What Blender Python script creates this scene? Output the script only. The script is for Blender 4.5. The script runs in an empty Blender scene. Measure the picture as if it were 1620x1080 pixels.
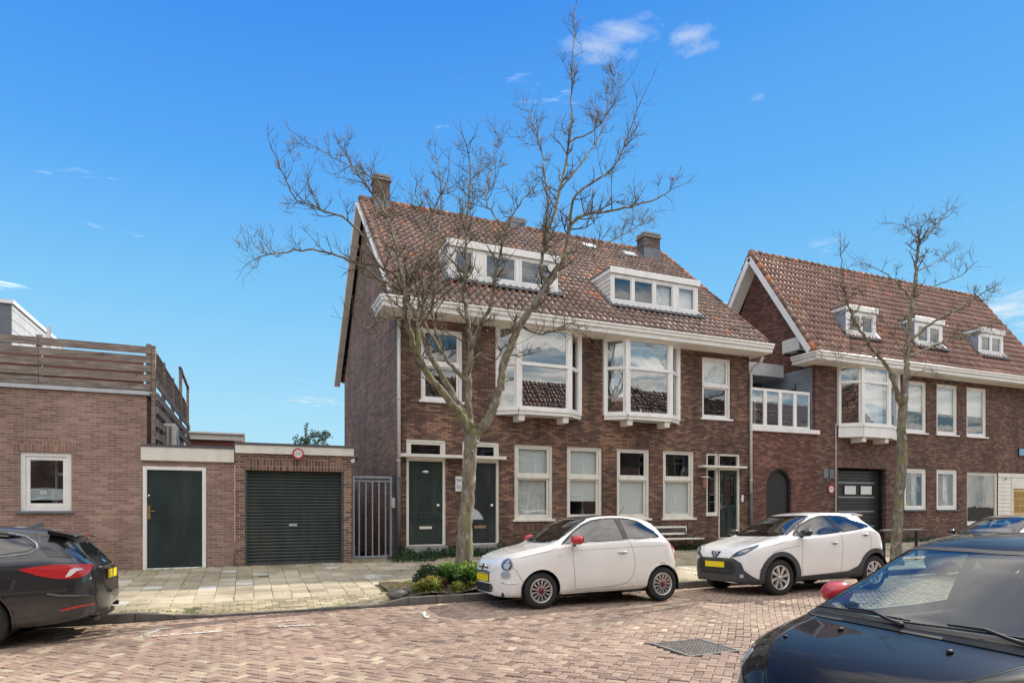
import bpy, bmesh, math, random
import numpy as np
from mathutils import Vector, Matrix
from mathutils.bvhtree import BVHTree
from mathutils import geometry as mgeo
random.seed(7)
scene = bpy.context.scene
COL = scene.collection
R = math.radians
# ---------------- camera: level, shifted up (verticals stay vertical) ----------------
CAMZ, FPX, HOR = 1.62, 1000.0, 800.0
TH = math.atan2(1000, 2390)
CT, ST = math.cos(TH), math.sin(TH)
cam_d = bpy.data.cameras.new('camera'); cam = bpy.data.objects.new('camera', cam_d); COL.objects.link(cam)
cam.location = (0, 0, CAMZ)
fwd = Vector((ST, CT, 0))
cam.rotation_euler = (R(90), 0, math.atan2(fwd.y, fwd.x) - R(90))
cam_d.sensor_width = 36; cam_d.lens = 36*FPX/1620; cam_d.shift_y = (HOR-540)/1620
cam_d.clip_start = 0.05; cam_d.clip_end = 3000
scene.camera = cam
scene.render.resolution_x = 1024; scene.render.resolution_y = 682

def at(px, py, Y):
    """measured point of the photograph, on the real plane at distance Y"""
    u = (px-810)/FPX
    d = Y/(CT-ST*u)
    return Vector((d*(ST+CT*u), Y, CAMZ+(HOR-py)/FPX*d))
def ax(px, Y): return at(px, 0, Y).x

# ---------------- object helpers ----------------
ORG = {}
def org(o): return ORG.get(o.name, Vector((0, 0, 0))) if o else Vector((0, 0, 0))
def thing(name, label, cat, loc=(0, 0, 0), group=None, rot=(0, 0, 0)):
    o = bpy.data.objects.new(name, None); COL.objects.link(o)
    o.empty_display_size = .3
    o.location = loc; o.rotation_euler = rot
    o['label'] = label; o['category'] = cat
    if group: o['group'] = group
    ORG[o.name] = Vector(loc)
    return o
def tag(o, label=None, cat=None, group=None, kind=None):
    if label: o['label'] = label
    if cat: o['category'] = cat
    if group: o['group'] = group
    if kind: o['kind'] = kind
    return o
def copy_tree(o, parent=None):
    c = o.copy(); COL.objects.link(c)
    if parent: c.parent = parent
    ORG[c.name] = org(o)
    for ch in [x for x in o.children]: copy_tree(ch, c)
    return c

class MB:
    def __init__(s): s.v = []; s.f = []; s.m = []; s.sm = []; s.col = []; s.mi = 0; s.smooth = False; s.c = None
    def add(s, vs, fs, c=None):
        b = len(s.v); s.v += [tuple(v) for v in vs]
        for f in fs: s.f.append(tuple(i+b for i in f)); s.m.append(s.mi); s.sm.append(s.smooth)
        cc = c if c is not None else (s.c if s.c is not None else 1.0)
        s.col += [cc]*len(vs)
        return s
    def box(s, x0, x1, y0, y1, z0, z1, c=None):
        x0, x1 = min(x0, x1), max(x0, x1); y0, y1 = min(y0, y1), max(y0, y1); z0, z1 = min(z0, z1), max(z0, z1)
        v = [(x0,y0,z0),(x1,y0,z0),(x1,y1,z0),(x0,y1,z0),(x0,y0,z1),(x1,y0,z1),(x1,y1,z1),(x0,y1,z1)]
        return s.add(v, [(0,3,2,1),(4,5,6,7),(0,1,5,4),(1,2,6,5),(2,3,7,6),(3,0,4,7)], c)
    def hexa(s, v, c=None):   # 4 bottom, 4 top points
        return s.add(v, [(0,3,2,1),(4,5,6,7),(0,1,5,4),(1,2,6,5),(2,3,7,6),(3,0,4,7)], c)
    def bar(s, a, b, w, h, up=(0,0,1), c=None):
        a = Vector(a); b = Vector(b); d = (b-a).normalized(); up = Vector(up)
        sd = d.cross(up)
        if sd.length < 1e-4: sd = d.cross(Vector((0,1,0)))
        sd.normalize(); u2 = sd.cross(d).normalized()
        q = [(-w/2,-h/2),(w/2,-h/2),(w/2,h/2),(-w/2,h/2)]
        A = [a+sd*i+u2*j for i, j in q]; B = [b+sd*i+u2*j for i, j in q]
        return s.add(A+B, [(0,1,2,3),(4,7,6,5),(0,4,5,1),(1,5,6,2),(2,6,7,3),(3,7,4,0)], c)
    def quad(s, a, b, c_, d, c=None): return s.add([a, b, c_, d], [(0,1,2,3)], c)
    def poly(s, pts): return s.add(pts, [tuple(range(len(pts)))])
    def tube(s, pts, rad, n=8, cap=True, closed=False, c=None):
        pts = [Vector(p) for p in pts]; N = len(pts)
        if not hasattr(rad, '__len__'): rad = [rad]*N
        vs = []; ref = None
        for i, p in enumerate(pts):
            if closed: t = pts[(i+1) % N]-pts[i-1]
            else: t = pts[min(i+1, N-1)]-pts[max(i-1, 0)]
            if t.length < 1e-9: t = Vector((0,0,1))
            t.normalize()
            if ref is None:
                ref = t.cross(Vector((0,0,1)))
                if ref.length < 1e-3: ref = t.cross(Vector((0,1,0)))
            ref = ref - t*ref.dot(t)
            if ref.length < 1e-6: ref = t.orthogonal()
            ref.normalize(); b = t.cross(ref)
            for k in range(n):
                a = 2*math.pi*k/n
                vs.append(p+(ref*math.cos(a)+b*math.sin(a))*rad[i])
        fs = []
        M = N if closed else N-1
        for i in range(M):
            j = (i+1) % N
            for k in range(n):
                k2 = (k+1) % n
                fs.append((i*n+k, i*n+k2, j*n+k2, j*n+k))
        if cap and not closed:
            fs.append(tuple(range(n-1, -1, -1))); fs.append(tuple((N-1)*n+k for k in range(n)))
        return s.add(vs, fs, c)
    def cyl(s, a, b, r, n=16, r2=None): return s.tube([a, b], [r, r if r2 is None else r2], n)
    def lathe(s, prof, n=32, axis='y', origin=(0,0,0), close=False):
        """prof: list of (r, h) revolved round axis"""
        o = Vector(origin); vs = []
        for (r, h) in prof:
            for k in range(n):
                a = 2*math.pi*k/n
                if axis == 'y': vs.append(o+Vector((r*math.cos(a), h, r*math.sin(a))))
                elif axis == 'z': vs.append(o+Vector((r*math.cos(a), r*math.sin(a), h)))
                else: vs.append(o+Vector((h, r*math.cos(a), r*math.sin(a))))
        fs = []
        for i in range(len(prof)-1):
            for k in range(n):
                k2 = (k+1) % n
                fs.append((i*n+k, (i+1)*n+k, (i+1)*n+k2, i*n+k2))
        return s.add(vs, fs)
    def ellipsoid(s, c, r, nu=16, nv=10):
        prof = []
        vs = []; fs = []
        for j in range(nv+1):
            ph = math.pi*j/nv
            for i in range(nu):
                a = 2*math.pi*i/nu
                vs.append((c[0]+r[0]*math.sin(ph)*math.cos(a), c[1]+r[1]*math.sin(ph)*math.sin(a), c[2]+r[2]*math.cos(ph)))
        for j in range(nv):
            for i in range(nu):
                i2 = (i+1) % nu
                fs.append((j*nu+i, (j+1)*nu+i, (j+1)*nu+i2, j*nu+i2))
        return s.add(vs, fs)
    def build(s, name, mats, parent=None, bevel=0, weld=False):
        me = bpy.data.meshes.new(name)
        o0 = org(parent) if parent else Vector((0,0,0))
        v = np.array(s.v, dtype=np.float64)
        v = v-np.array(o0[:]) if len(v) else v
        me.from_pydata(v.tolist(), [], s.f)
        if not isinstance(mats, (list, tuple)): mats = [mats]
        for m in mats: me.materials.append(m)
        me.polygons.foreach_set('material_index', s.m)
        me.polygons.foreach_set('use_smooth', s.sm)
        if any(c != 1.0 for c in s.col):
            a = me.attributes.new('tint', 'FLOAT', 'POINT'); a.data.foreach_set('value', np.array(s.col, dtype=np.float32))
        me.update()
        o = bpy.data.objects.new(name, me); COL.objects.link(o)
        ORG[o.name] = o0
        if parent: o.parent = parent
        if weld:
            bm = bmesh.new(); bm.from_mesh(me); bmesh.ops.remove_doubles(bm, verts=bm.verts, dist=1e-5); bm.to_mesh(me); bm.free()
        if bevel:
            md = o.modifiers.new('bevel', 'BEVEL'); md.width = bevel; md.segments = 1; md.limit_method = 'ANGLE'; md.angle_limit = R(40)
        return o

# ---------------- materials ----------------
def newmat(name):
    m = bpy.data.materials.new(name); m.use_nodes = True
    nt = m.node_tree; b = nt.nodes['Principled BSDF']
    return m, nt, b
def N(nt, t, **kw):
    n = nt.nodes.new(t)
    for k, v in kw.items():
        if k.startswith('i_'): n.inputs[k[2:].replace('_', ' ')].default_value = v
        else: setattr(n, k, v)
    return n
def L(nt, a, b): nt.links.new(a, b)
def ramp(nt, fac, stops):
    r = nt.nodes.new('ShaderNodeValToRGB'); L(nt, fac, r.inputs[0])
    e = r.color_ramp.elements
    while len(e) < len(stops): e.new(.5)
    for k, (p, c) in enumerate(stops): e[k].position = p; e[k].color = (c[0], c[1], c[2], 1) if hasattr(c, '__len__') else (c, c, c, 1)
    return r
def mixc(nt, fac, a, b, mode='MIX'):
    m = nt.nodes.new('ShaderNodeMix'); m.data_type = 'RGBA'; m.blend_type = mode
    for sock, val in ((m.inputs[0], fac), (m.inputs[6], a), (m.inputs[7], b)):
        if hasattr(val, 'links') or hasattr(val, 'is_linked'): L(nt, val, sock)
        elif hasattr(val, '__len__'): sock.default_value = (*val[:3], 1)
        else: sock.default_value = val
    return m.outputs[2]
def mth(nt, op, a, b=None, c=None):
    m = nt.nodes.new('ShaderNodeMath'); m.operation = op
    for i, val in enumerate((a, b, c)):
        if val is None: continue
        if hasattr(val, 'is_linked'): L(nt, val, m.inputs[i])
        else: m.inputs[i].default_value = val
    return m.outputs[0]
def bump(nt, b, h, strength=.3, dist=.01):
    bp = nt.nodes.new('ShaderNodeBump'); bp.inputs['Strength'].default_value = strength; bp.inputs['Distance'].default_value = dist
    L(nt, h, bp.inputs['Height']); L(nt, bp.outputs[0], b.inputs['Normal'])
def pos(nt): return nt.nodes.new('ShaderNodeNewGeometry').outputs['Position']
def noise(nt, scale, detail=4, vec=None, rough=.55, sx=None):
    n = nt.nodes.new('ShaderNodeTexNoise'); n.inputs['Scale'].default_value = scale; n.inputs['Detail'].default_value = detail; n.inputs['Roughness'].default_value = rough
    v = vec if vec is not None else pos(nt)
    if sx:
        mp = nt.nodes.new('ShaderNodeMapping'); mp.inputs['Scale'].default_value = sx; L(nt, v, mp.inputs[0]); v = mp.outputs[0]
    L(nt, v, n.inputs['Vector'])
    return n.outputs['Fac']

def simple(name, col, rough=.6, metal=0, var=.15, nscale=6, coat=0, spec=.5, bmp=0, dirt=None):
    m, nt, b = newmat(name)
    f = noise(nt, nscale, 5)
    lo = [c*(1-var) for c in col]; hi = [min(1, c*(1+var)) for c in col]
    r = ramp(nt, f, [(.3, lo), (.7, hi)])
    out = r.outputs[0]
    if dirt:
        f2 = noise(nt, 1.3, 6, sx=(3, 3, .6)); r2 = ramp(nt, f2, [(.45, 0.0), (.75, 1.0)])
        out = mixc(nt, mth(nt, 'MULTIPLY', r2.outputs[0], dirt[1]), out, dirt[0])
    L(nt, out, b.inputs['Base Color'])
    b.inputs['Roughness'].default_value = rough; b.inputs['Metallic'].default_value = metal
    b.inputs['Coat Weight'].default_value = coat; b.inputs['Coat Roughness'].default_value = .03
    b.inputs['Specular IOR Level'].default_value = spec
    if bmp: bump(nt, b, noise(nt, nscale*6, 4), bmp, .01)
    return m

def brickmat(name, c1, c2, mortar, c3=None, bw=.205, rh=.057, ms=.010, soldier=False, stain=.5, along=False, contrast=1.0, off=.5, mbump=.5, rough=.85):
    """brick bond in metres; runs along (x+y) and up z on any upright wall"""
    m, nt, b = newmat(name)
    P = pos(nt)
    sp = N(nt, 'ShaderNodeSeparateXYZ'); L(nt, P, sp.inputs[0])
    h = mth(nt, 'ADD', sp.outputs[0], sp.outputs[1])
    cb = N(nt, 'ShaderNodeCombineXYZ')
    if soldier: L(nt, sp.outputs[2], cb.inputs[0]); L(nt, h, cb.inputs[1])
    else: L(nt, h, cb.inputs[0]); L(nt, sp.outputs[2], cb.inputs[1])
    # small waviness so that courses are not ruled lines
    wn = N(nt, 'ShaderNodeTexNoise'); wn.inputs['Scale'].default_value = 3.0; L(nt, P, wn.inputs['Vector'])
    wv = N(nt, 'ShaderNodeVectorMath', operation='MULTIPLY_ADD'); L(nt, wn.outputs['Color'], wv.inputs[0]); wv.inputs[1].default_value = (.008,.004,0); L(nt, cb.outputs[0], wv.inputs[2])
    V = wv.outputs[0]
    bt = N(nt, 'ShaderNodeTexBrick'); L(nt, V, bt.inputs['Vector'])
    bt.offset = 0 if soldier else off; bt.squash = 1
    bt.inputs['Scale'].default_value = 1; bt.inputs['Brick Width'].default_value = bw; bt.inputs['Row Height'].default_value = rh
    bt.inputs['Mortar Size'].default_value = ms/2; bt.inputs['Mortar Smooth'].default_value = .3; bt.inputs['Bias'].default_value = 0
    bt.inputs['Color1'].default_value = (0,0,0,1); bt.inputs['Color2'].default_value = (1,1,1,1); bt.inputs['Mortar'].default_value = (.5,.5,.5,1)
    c3 = c3 or c1
    rr = ramp(nt, bt.outputs['Color'], [(0, c1), (.45, c3), (.75, c2), (1, [min(1, x*1.25) for x in c2])])
    f1 = noise(nt, 30, 4); g1 = ramp(nt, f1, [(.3, .78), (.7, 1.15)])
    colr = mixc(nt, 1.0, rr.outputs[0], g1.outputs[0], 'MULTIPLY')
    f2 = noise(nt, .7, 6); g2 = ramp(nt, f2, [(.3, 1-stain*.45), (.7, 1+stain*.3)])
    colr = mixc(nt, 1.0, colr, g2.outputs[0], 'MULTIPLY')
    f5 = noise(nt, 2.2, 6, sx=(1,1,.16)); g5 = ramp(nt, f5, [(.36, 1-stain*.5), (.55, 1.0), (.72, 1+stain*.4)]); colr = mixc(nt, 1.0, colr, g5.outputs[0], 'MULTIPLY')
    colr = mixc(nt, bt.outputs['Fac'], colr, mixc(nt, 1.0, mortar, g2.outputs[0], 'MULTIPLY'))
    # rising damp / moss near the ground, streaks from the top
    zf = mth(nt, 'SUBTRACT', 1.0, mth(nt, 'DIVIDE', mth(nt, 'SUBTRACT', sp.outputs[2], .25), .9))
    zc = N(nt, 'ShaderNodeClamp'); L(nt, zf, zc.inputs[0])
    fs = noise(nt, 4, 5); q = mth(nt, 'MULTIPLY', zc.outputs[0], ramp(nt, fs, [(.4, 0.0), (.75, .6)]).outputs[0])
    colr = mixc(nt, q, colr, (.07,.075,.045))
    L(nt, colr, b.inputs['Base Color']); b.inputs['Roughness'].default_value = rough
    hgt = mth(nt, 'ADD', mth(nt, 'MULTIPLY', mth(nt, 'SUBTRACT', 1.0, bt.outputs['Fac']), 1.0), mth(nt, 'MULTIPLY', f1, .5))
    bump(nt, b, hgt, mbump, .008)
    return m

def tintmat(name, stops, rough=.8, nscale=40, spots=None, bmp=.3, stain=(.5,.35), spec=.4):
    """colour chosen by the per-piece 'tint' attribute (0..1)"""
    m, nt, b = newmat(name)
    at_ = N(nt, 'ShaderNodeAttribute', attribute_name='tint')
    r = ramp(nt, at_.outputs['Fac'], stops)
    f = noise(nt, nscale, 5); g = ramp(nt, f, [(.3, .8), (.7, 1.15)])
    colr = mixc(nt, 1.0, r.outputs[0], g.outputs[0], 'MULTIPLY')
    f2 = noise(nt, stain[0], 6); g2 = ramp(nt, f2, [(.3, 1-stain[1]), (.7, 1+stain[1]*.5)])
    colr = mixc(nt, 1.0, colr, g2.outputs[0], 'MULTIPLY')
    if spots:
        f3 = noise(nt, spots[1], 6); g3 = ramp(nt, f3, [(spots[2], 0.0), (min(1, spots[2]+.12), spots[3])])
        colr = mixc(nt, g3.outputs[0], colr, spots[0])
    L(nt, colr, b.inputs['Base Color']); b.inputs['Roughness'].default_value = rough
    b.inputs['Specular IOR Level'].default_value = spec
    if bmp: bump(nt, b, f, bmp, .006)
    return m

def glassmat(name, tint=(1,1,1), base=.08, ior=1.5, rough=0.0, reft=(1,1,1), wav=0):
    m = bpy.data.materials.new(name); m.use_nodes = True; nt = m.node_tree
    nt.nodes.remove(nt.nodes['Principled BSDF']); out = nt.nodes['Material Output']
    tr = N(nt, 'ShaderNodeBsdfTransparent'); tr.inputs[0].default_value = (*tint, 1)
    gl = N(nt, 'ShaderNodeBsdfGlossy'); gl.inputs['Roughness'].default_value = rough; gl.inputs['Color'].default_value = (*reft, 1)
    ge = nt.nodes.new('ShaderNodeNewGeometry'); dp = N(nt, 'ShaderNodeVectorMath', operation='DOT_PRODUCT'); L(nt, ge.outputs['Normal'], dp.inputs[0]); L(nt, ge.outputs['Incoming'], dp.inputs[1])
    om = mth(nt, 'SUBTRACT', 1.0, mth(nt, 'ABSOLUTE', dp.outputs['Value'])); fac = mth(nt, 'ADD', mth(nt, 'MULTIPLY', mth(nt, 'POWER', om, 5.0), .9), base+.06)
    cl = N(nt, 'ShaderNodeClamp'); L(nt, fac, cl.inputs[0])
    mx = N(nt, 'ShaderNodeMixShader'); L(nt, cl.outputs[0], mx.inputs[0]); L(nt, tr.outputs[0], mx.inputs[1]); L(nt, gl.outputs[0], mx.inputs[2])
    L(nt, mx.outputs[0], out.inputs[0])
    if wav:
        bp = N(nt, 'ShaderNodeBump'); bp.inputs['Strength'].default_value = wav; bp.inputs['Distance'].default_value = .02
        L(nt, noise(nt, 1.2, 2), bp.inputs['Height']); L(nt, bp.outputs[0], gl.inputs['Normal']); 
    return m

def paintmat(name, col, rough=.3, metal=0, flake=0, dust=.1, dustc=(.35,.3,.24), inside=(.02,.02,.022), coatw=1.0, cior=1.5, spc=.5):
    m, nt, b = newmat(name)
    f = noise(nt, 2.5, 6); r = ramp(nt, f, [(.35, 0.0), (.8, dust)])
    c0 = mixc(nt, r.outputs[0], col, dustc)
    # road dirt low on the body
    sp = N(nt, 'ShaderNodeSeparateXYZ'); L(nt, pos(nt), sp.inputs[0])
    zf = mth(nt, 'MULTIPLY', mth(nt, 'SUBTRACT', .55, sp.outputs[2]), 1.6); zc = N(nt, 'ShaderNodeClamp'); L(nt, zf, zc.inputs[0])
    f4 = noise(nt, 14, 6); d4 = ramp(nt, f4, [(.3, .1), (.75, .7)])
    c0 = mixc(nt, mth(nt, 'MULTIPLY', zc.outputs[0], d4.outputs[0]), c0, dustc)
    g = nt.nodes.new('ShaderNodeNewGeometry')
    c1 = mixc(nt, g.outputs['Backfacing'], c0, inside)
    L(nt, c1, b.inputs['Base Color'])
    b.inputs['Roughness'].default_value = rough; b.inputs['Metallic'].default_value = metal
    inv = mth(nt, 'SUBTRACT', 1.0, g.outputs['Backfacing'])
    L(nt, mth(nt, 'MULTIPLY', inv, coatw), b.inputs['Coat Weight']); b.inputs['Coat IOR'].default_value = cior; b.inputs['Coat Roughness'].default_value = .02
    L(nt, mth(nt, 'MULTIPLY', inv, spc), b.inputs['Specular IOR Level'])
    return m

M = {}
M['white'] = simple('white_paint', (.88,.86,.82), .4, var=.04, nscale=3, dirt=((.45,.42,.36), .25))
M['cream'] = simple('cream_paint', (.80,.76,.67), .5, var=.05, dirt=((.35,.32,.26), .3))
M['soffit'] = simple('soffit_paint', (.84,.80,.72), .6, var=.05, dirt=((.4,.36,.3), .3))
M['greywhite'] = simple('grey_white_paint', (.52,.53,.55), .6, var=.08, dirt=((.25,.26,.27), .4))
M['brick_main'] = brickmat('brown_facing_brick', (.105,.058,.045), (.27,.15,.095), (.06,.048,.04), c3=(.175,.092,.064), ms=.015, stain=.85)
M['brick_side'] = brickmat('brown_gable_brick', (.13,.066,.045), (.27,.14,.085), (.26,.19,.145), c3=(.20,.10,.062), bw=.5, ms=.013)
M['brick_right'] = brickmat('dark_red_brick', (.105,.056,.043), (.24,.13,.09), (.055,.043,.037), c3=(.165,.086,.06), ms=.015)
M['brick_link'] = brickmat('red_brick', (.115,.05,.04), (.26,.12,.082), (.07,.05,.042), c3=(.18,.078,.056), ms=.014)
M['brick_left'] = brickmat('pink_brick', (.24,.145,.115), (.34,.215,.172), (.40,.31,.25), c3=(.29,.178,.142), bw=.2, rh=.057, ms=.012, stain=.35)
M['brick_garage'] = brickmat('garage_brick', (.11,.062,.05), (.28,.16,.11), (.40,.33,.26), c3=(.18,.10,.075), bw=.2, rh=.06, ms=.014, stain=.3)
M['soldier'] = brickmat('soldier_brick', (.08,.042,.036), (.22,.115,.08), (.13,.10,.085), c3=(.15,.08,.058), bw=.22, rh=.0625, soldier=True)
M['soldier_garage'] = brickmat('garage_soldier_brick', (.11,.055,.045), (.26,.14,.10), (.36,.29,.235), c3=(.18,.095,.07), bw=.23, rh=.07, ms=.016, soldier=True)
M['soldier_left'] = brickmat('pink_soldier_brick', (.26,.15,.12), (.36,.215,.165), (.40,.29,.23), c3=(.31,.18,.14), bw=.22, rh=.062, soldier=True)
M['chimney'] = brickmat('chimney_brick', (.05,.04,.035), (.18,.12,.09), (.2,.17,.14), c3=(.11,.075,.06))
M['opp'] = brickmat('opposite_brick', (.22,.12,.09), (.42,.27,.2), (.35,.28,.22), c3=(.33,.19,.14))
M['pinkwall'] = simple('pink_brick_far', (.38,.17,.14), .9, var=.12, nscale=20)
M['door_green'] = simple('dark_green_door', (.008,.024,.021), .3, var=.35, nscale=2.5, coat=.3, dirt=((.10,.11,.09),.35))
M['door_dark'] = simple('dark_teal_door', (.009,.016,.018), .35, var=.35, nscale=2.5, coat=.2, dirt=((.09,.09,.08),.35))
M['door_left'] = simple('dark_green_flat_door', (.012,.026,.027), .4, var=.35, nscale=1.6, dirt=((.08,.08,.07),.35))
M['roller'] = simple('green_roller_shutter', (.018,.032,.029), .42, var=.25, nscale=1.3, dirt=((.12,.11,.09), .4))
M['archdoor'] = simple('near_black_door', (.017,.017,.017), .5, var=.1)
M['garage_grey'] = simple('dark_grey_panel', (.030,.036,.034), .4, var=.1)
M['black'] = simple('black_matt', (.012,.012,.013), .6, var=.2)
M['blackgloss'] = simple('black_gloss', (.01,.01,.012), .15, var=.2, coat=.5)
M['plastic'] = simple('grey_black_plastic', (.05,.052,.055), .55, var=.15, nscale=12, dirt=((.2,.17,.14), .2))
M['rubber'] = simple('tyre_rubber', (.022,.021,.02), .8, var=.2, nscale=20, bmp=.2)
M['chrome'] = simple('chrome', (.8,.8,.82), .12, 1, var=.03)
M['alloy'] = simple('alloy_wheel', (.72,.71,.70), .3, .85, var=.08, nscale=8)
M['alloydark'] = simple('dark_alloy', (.008,.008,.009), .7, .0, var=.1)
M['steel'] = simple('galvanised_steel', (.36,.40,.47), .5, .1, var=.15, nscale=15)
M['pipe'] = simple('cream_pipe', (.62,.60,.56), .4, var=.06, dirt=((.3,.28,.25), .3))
M['pipegrey'] = simple('grey_pipe', (.09,.09,.09), .5, var=.2)
M['lead'] = simple('lead_flashing', (.16,.17,.19), .5, .2, var=.2, nscale=4)
M['bitumen'] = simple('bitumen_roofing', (.10,.10,.105), .8, var=.15)
M['wood'] = simple('weathered_wood', (.24,.19,.16), .85, var=.35, nscale=5, dirt=((.12,.11,.10), .6), bmp=.4)
def woodmat():
    m, nt, b = newmat('weathered_fence_wood')
    f = noise(nt, 1.0, 8, sx=(2.0, 2.0, 45)); r = ramp(nt, f, [(.25, (.09,.075,.065)), (.5, (.25,.20,.17)), (.75, (.42,.35,.29))])
    f2 = noise(nt, 5, 3, sx=(1, 1, 3)); r2 = ramp(nt, f2, [(.3, .7), (.7, 1.2)])
    c = mixc(nt, 1.0, r.outputs[0], r2.outputs[0], 'MULTIPLY')
    v = N(nt, 'ShaderNodeTexVoronoi'); v.inputs['Scale'].default_value = 4; L(nt, pos(nt), v.inputs['Vector'])
    kn = ramp(nt, v.outputs['Distance'], [(.05, .35), (.1, 1.0)])
    c = mixc(nt, 1.0, c, kn.outputs[0], 'MULTIPLY')
    L(nt, c, b.inputs['Base Color']); b.inputs['Roughness'].default_value = .85; bump(nt, b, f, .4, .01)
    return m
M['wood'] = woodmat()
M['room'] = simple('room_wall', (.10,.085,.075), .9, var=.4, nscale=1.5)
M['blind'] = simple('white_blind', (.74,.74,.72), .8, var=.03)
M['curtain'] = simple('net_curtain', (.62,.62,.60), .9, var=.2, nscale=6)
M['glass'] = glassmat('window_glass', (.86,.9,.9), .07, wav=.12)
M['glassbay'] = glassmat('bay_window_glass', (.74,.78,.79), .17, wav=.1)
M['carglass'] = glassmat('car_glass', (.55,.66,.66), .09)
M['carglassdark'] = glassmat('tinted_car_glass', (.16,.19,.2), .09)
M['screen'] = glassmat('windscreen_glass', (.68,.80,.77), .07)
M['lens'] = glassmat('lamp_lens', (.9,.93,.95), .03)
M['gravelgrey'] = simple('grey_sidings', (.30,.34,.40), .6, var=.08)
M['ac'] = simple('ac_casing', (.68,.67,.62), .5, var=.05)
M['yellow'] = simple('yellow_plate', (.85,.66,.01), .45, var=.02)
M['red'] = simple('red_enamel', (.55,.02,.03), .2, var=.08, coat=.7)
M['signred'] = simple('sign_red', (.50,.03,.04), .4, var=.08)
M['signwhite'] = simple('sign_white', (.75,.75,.75), .4, var=.03)
M['signblue'] = simple('sign_blue', (.16,.36,.62), .4, var=.05)
M['ink'] = simple('sign_ink', (.03,.03,.04), .5, var=.05)
M['oak'] = simple('yellow_oak_door', (.62,.44,.20), .5, var=.1)
M['ridge'] = tintmat('ridge_tile', [(0,(.12,.075,.06)),(.5,(.25,.14,.105)),(.93,(.33,.19,.14)),(1,(.52,.2,.1))], rough=.8, nscale=25, spots=((.42,.38,.3), 2.2, .55, .5), stain=(.5,.35), spec=.2)
M['amber'] = simple('amber_glow_pane', (.36,.20,.04), .5, var=.3)
M['copper'] = simple('terracotta_box', (.28,.12,.08), .6, var=.2)
M['brass'] = simple('brass', (.42,.32,.14), .35, .8, var=.1)
M['skirt'] = simple('concrete_step', (.30,.29,.27), .8, var=.2, bmp=.2)
M['tilered'] = tintmat('clay_pantile', [(0,(.075,.052,.042)),(.3,(.18,.11,.082)),(.6,(.30,.18,.13)),(.85,(.45,.31,.22)),(1,(.52,.19,.09))], rough=.32, nscale=25, spots=((.50,.42,.33), 2.2, .60, .35), stain=(.35,.3), spec=.7)
M['tileR'] = tintmat('red_clay_pantile', [(0,(.13,.07,.055)),(.3,(.27,.145,.105)),(.6,(.40,.22,.155)),(.85,(.54,.35,.26)),(1,(.60,.21,.1))], rough=.30, nscale=25, spots=((.50,.40,.31), 2.2, .62, .35), stain=(.35,.25), spec=.7)
M['roadbrick'] = tintmat('street_clinker', [(0,(.19,.13,.105)),(.2,(.29,.20,.155)),(.55,(.37,.258,.198)),(.85,(.44,.34,.245)),(1,(.53,.44,.31))], rough=.75, nscale=60, spots=((.26,.21,.17), 2.5, .62, .45), stain=(.4,.3))
M['yellowbrick'] = tintmat('yellow_clinker', [(0,(.30,.25,.17)),(.5,(.42,.36,.23)),(1,(.52,.46,.31))], rough=.8, nscale=60, stain=(.8,.3), spots=((.2,.21,.08), 1.5, .6, .5))
M['paver'] = tintmat('concrete_paver', [(0,(.33,.28,.20)),(.4,(.46,.395,.29)),(.8,(.54,.47,.35)),(.97,(.57,.50,.38)),(1,(.66,.64,.6))], rough=.85, nscale=35, spots=((.20,.19,.09), .9, .52, .55), stain=(.6,.3))
M['joint'] = simple('sandy_joint', (.075,.058,.043), .95, var=.4, nscale=9)
M['mossjoint'] = simple('mossy_joint', (.12,.115,.05), .95, var=.4, nscale=6)
M['kerb'] = simple('kerb_stone', (.13,.12,.11), .8, var=.3, nscale=6, bmp=.3)
M['soil'] = simple('planter_soil', (.10,.07,.05), .95, var=.5, nscale=14, bmp=.8)
M['iron'] = simple('cast_iron', (.24,.22,.20), .55, .4, var=.3, nscale=20)
M['mark'] = None
def barkmat():
    m, nt, b = newmat('tree_bark')
    f = noise(nt, 14, 8, sx=(1, 1, .3)); r = ramp(nt, f, [(.25, (.06,.05,.036)), (.5, (.19,.16,.12)), (.75, (.36,.31,.24))])
    f2 = noise(nt, 3.2, 5); g = ramp(nt, f2, [(.46, 0.0), (.66, .75)])
    c = mixc(nt, g.outputs[0], r.outputs[0], (.22,.22,.07))
    f3 = noise(nt, 7, 5); g3 = ramp(nt, f3, [(.58, 0.0), (.66, .8)])
    c = mixc(nt, g3.outputs[0], c, (.40,.38,.31))
    L(nt, c, b.inputs['Base Color']); b.inputs['Roughness'].default_value = .9; bump(nt, b, f, .9, .03)
    return m
M['bark'] = barkmat()
M['twig'] = simple('twig_bark', (.095,.075,.05), .85, var=.4, nscale=4)
M['bud'] = simple('buds', (.42,.30,.14), .7, var=.4, nscale=5)
def leafmat(name, stops):
    m = tintmat(name, stops, rough=.5, nscale=8, bmp=0, stain=(2,.3)); nt = m.node_tree; b = nt.nodes['Principled BSDF']
    b.inputs['Transmission Weight'].default_value = 0.0
    tr = N(nt, 'ShaderNodeBsdfTranslucent'); c = b.inputs['Base Color'].links[0].from_socket; L(nt, c, tr.inputs[0])
    mx = N(nt, 'ShaderNodeMixShader'); mx.inputs[0].default_value = .35
    L(nt, b.outputs[0], mx.inputs[1]); L(nt, tr.outputs[0], mx.inputs[2]); L(nt, mx.outputs[0], nt.nodes['Material Output'].inputs[0])
    return m
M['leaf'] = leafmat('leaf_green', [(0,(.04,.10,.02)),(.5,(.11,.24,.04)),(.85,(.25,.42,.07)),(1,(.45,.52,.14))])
M['leafdark'] = leafmat('leaf_dark_green', [(0,(.015,.04,.02)),(.6,(.04,.09,.03)),(1,(.10,.16,.05))])
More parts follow.
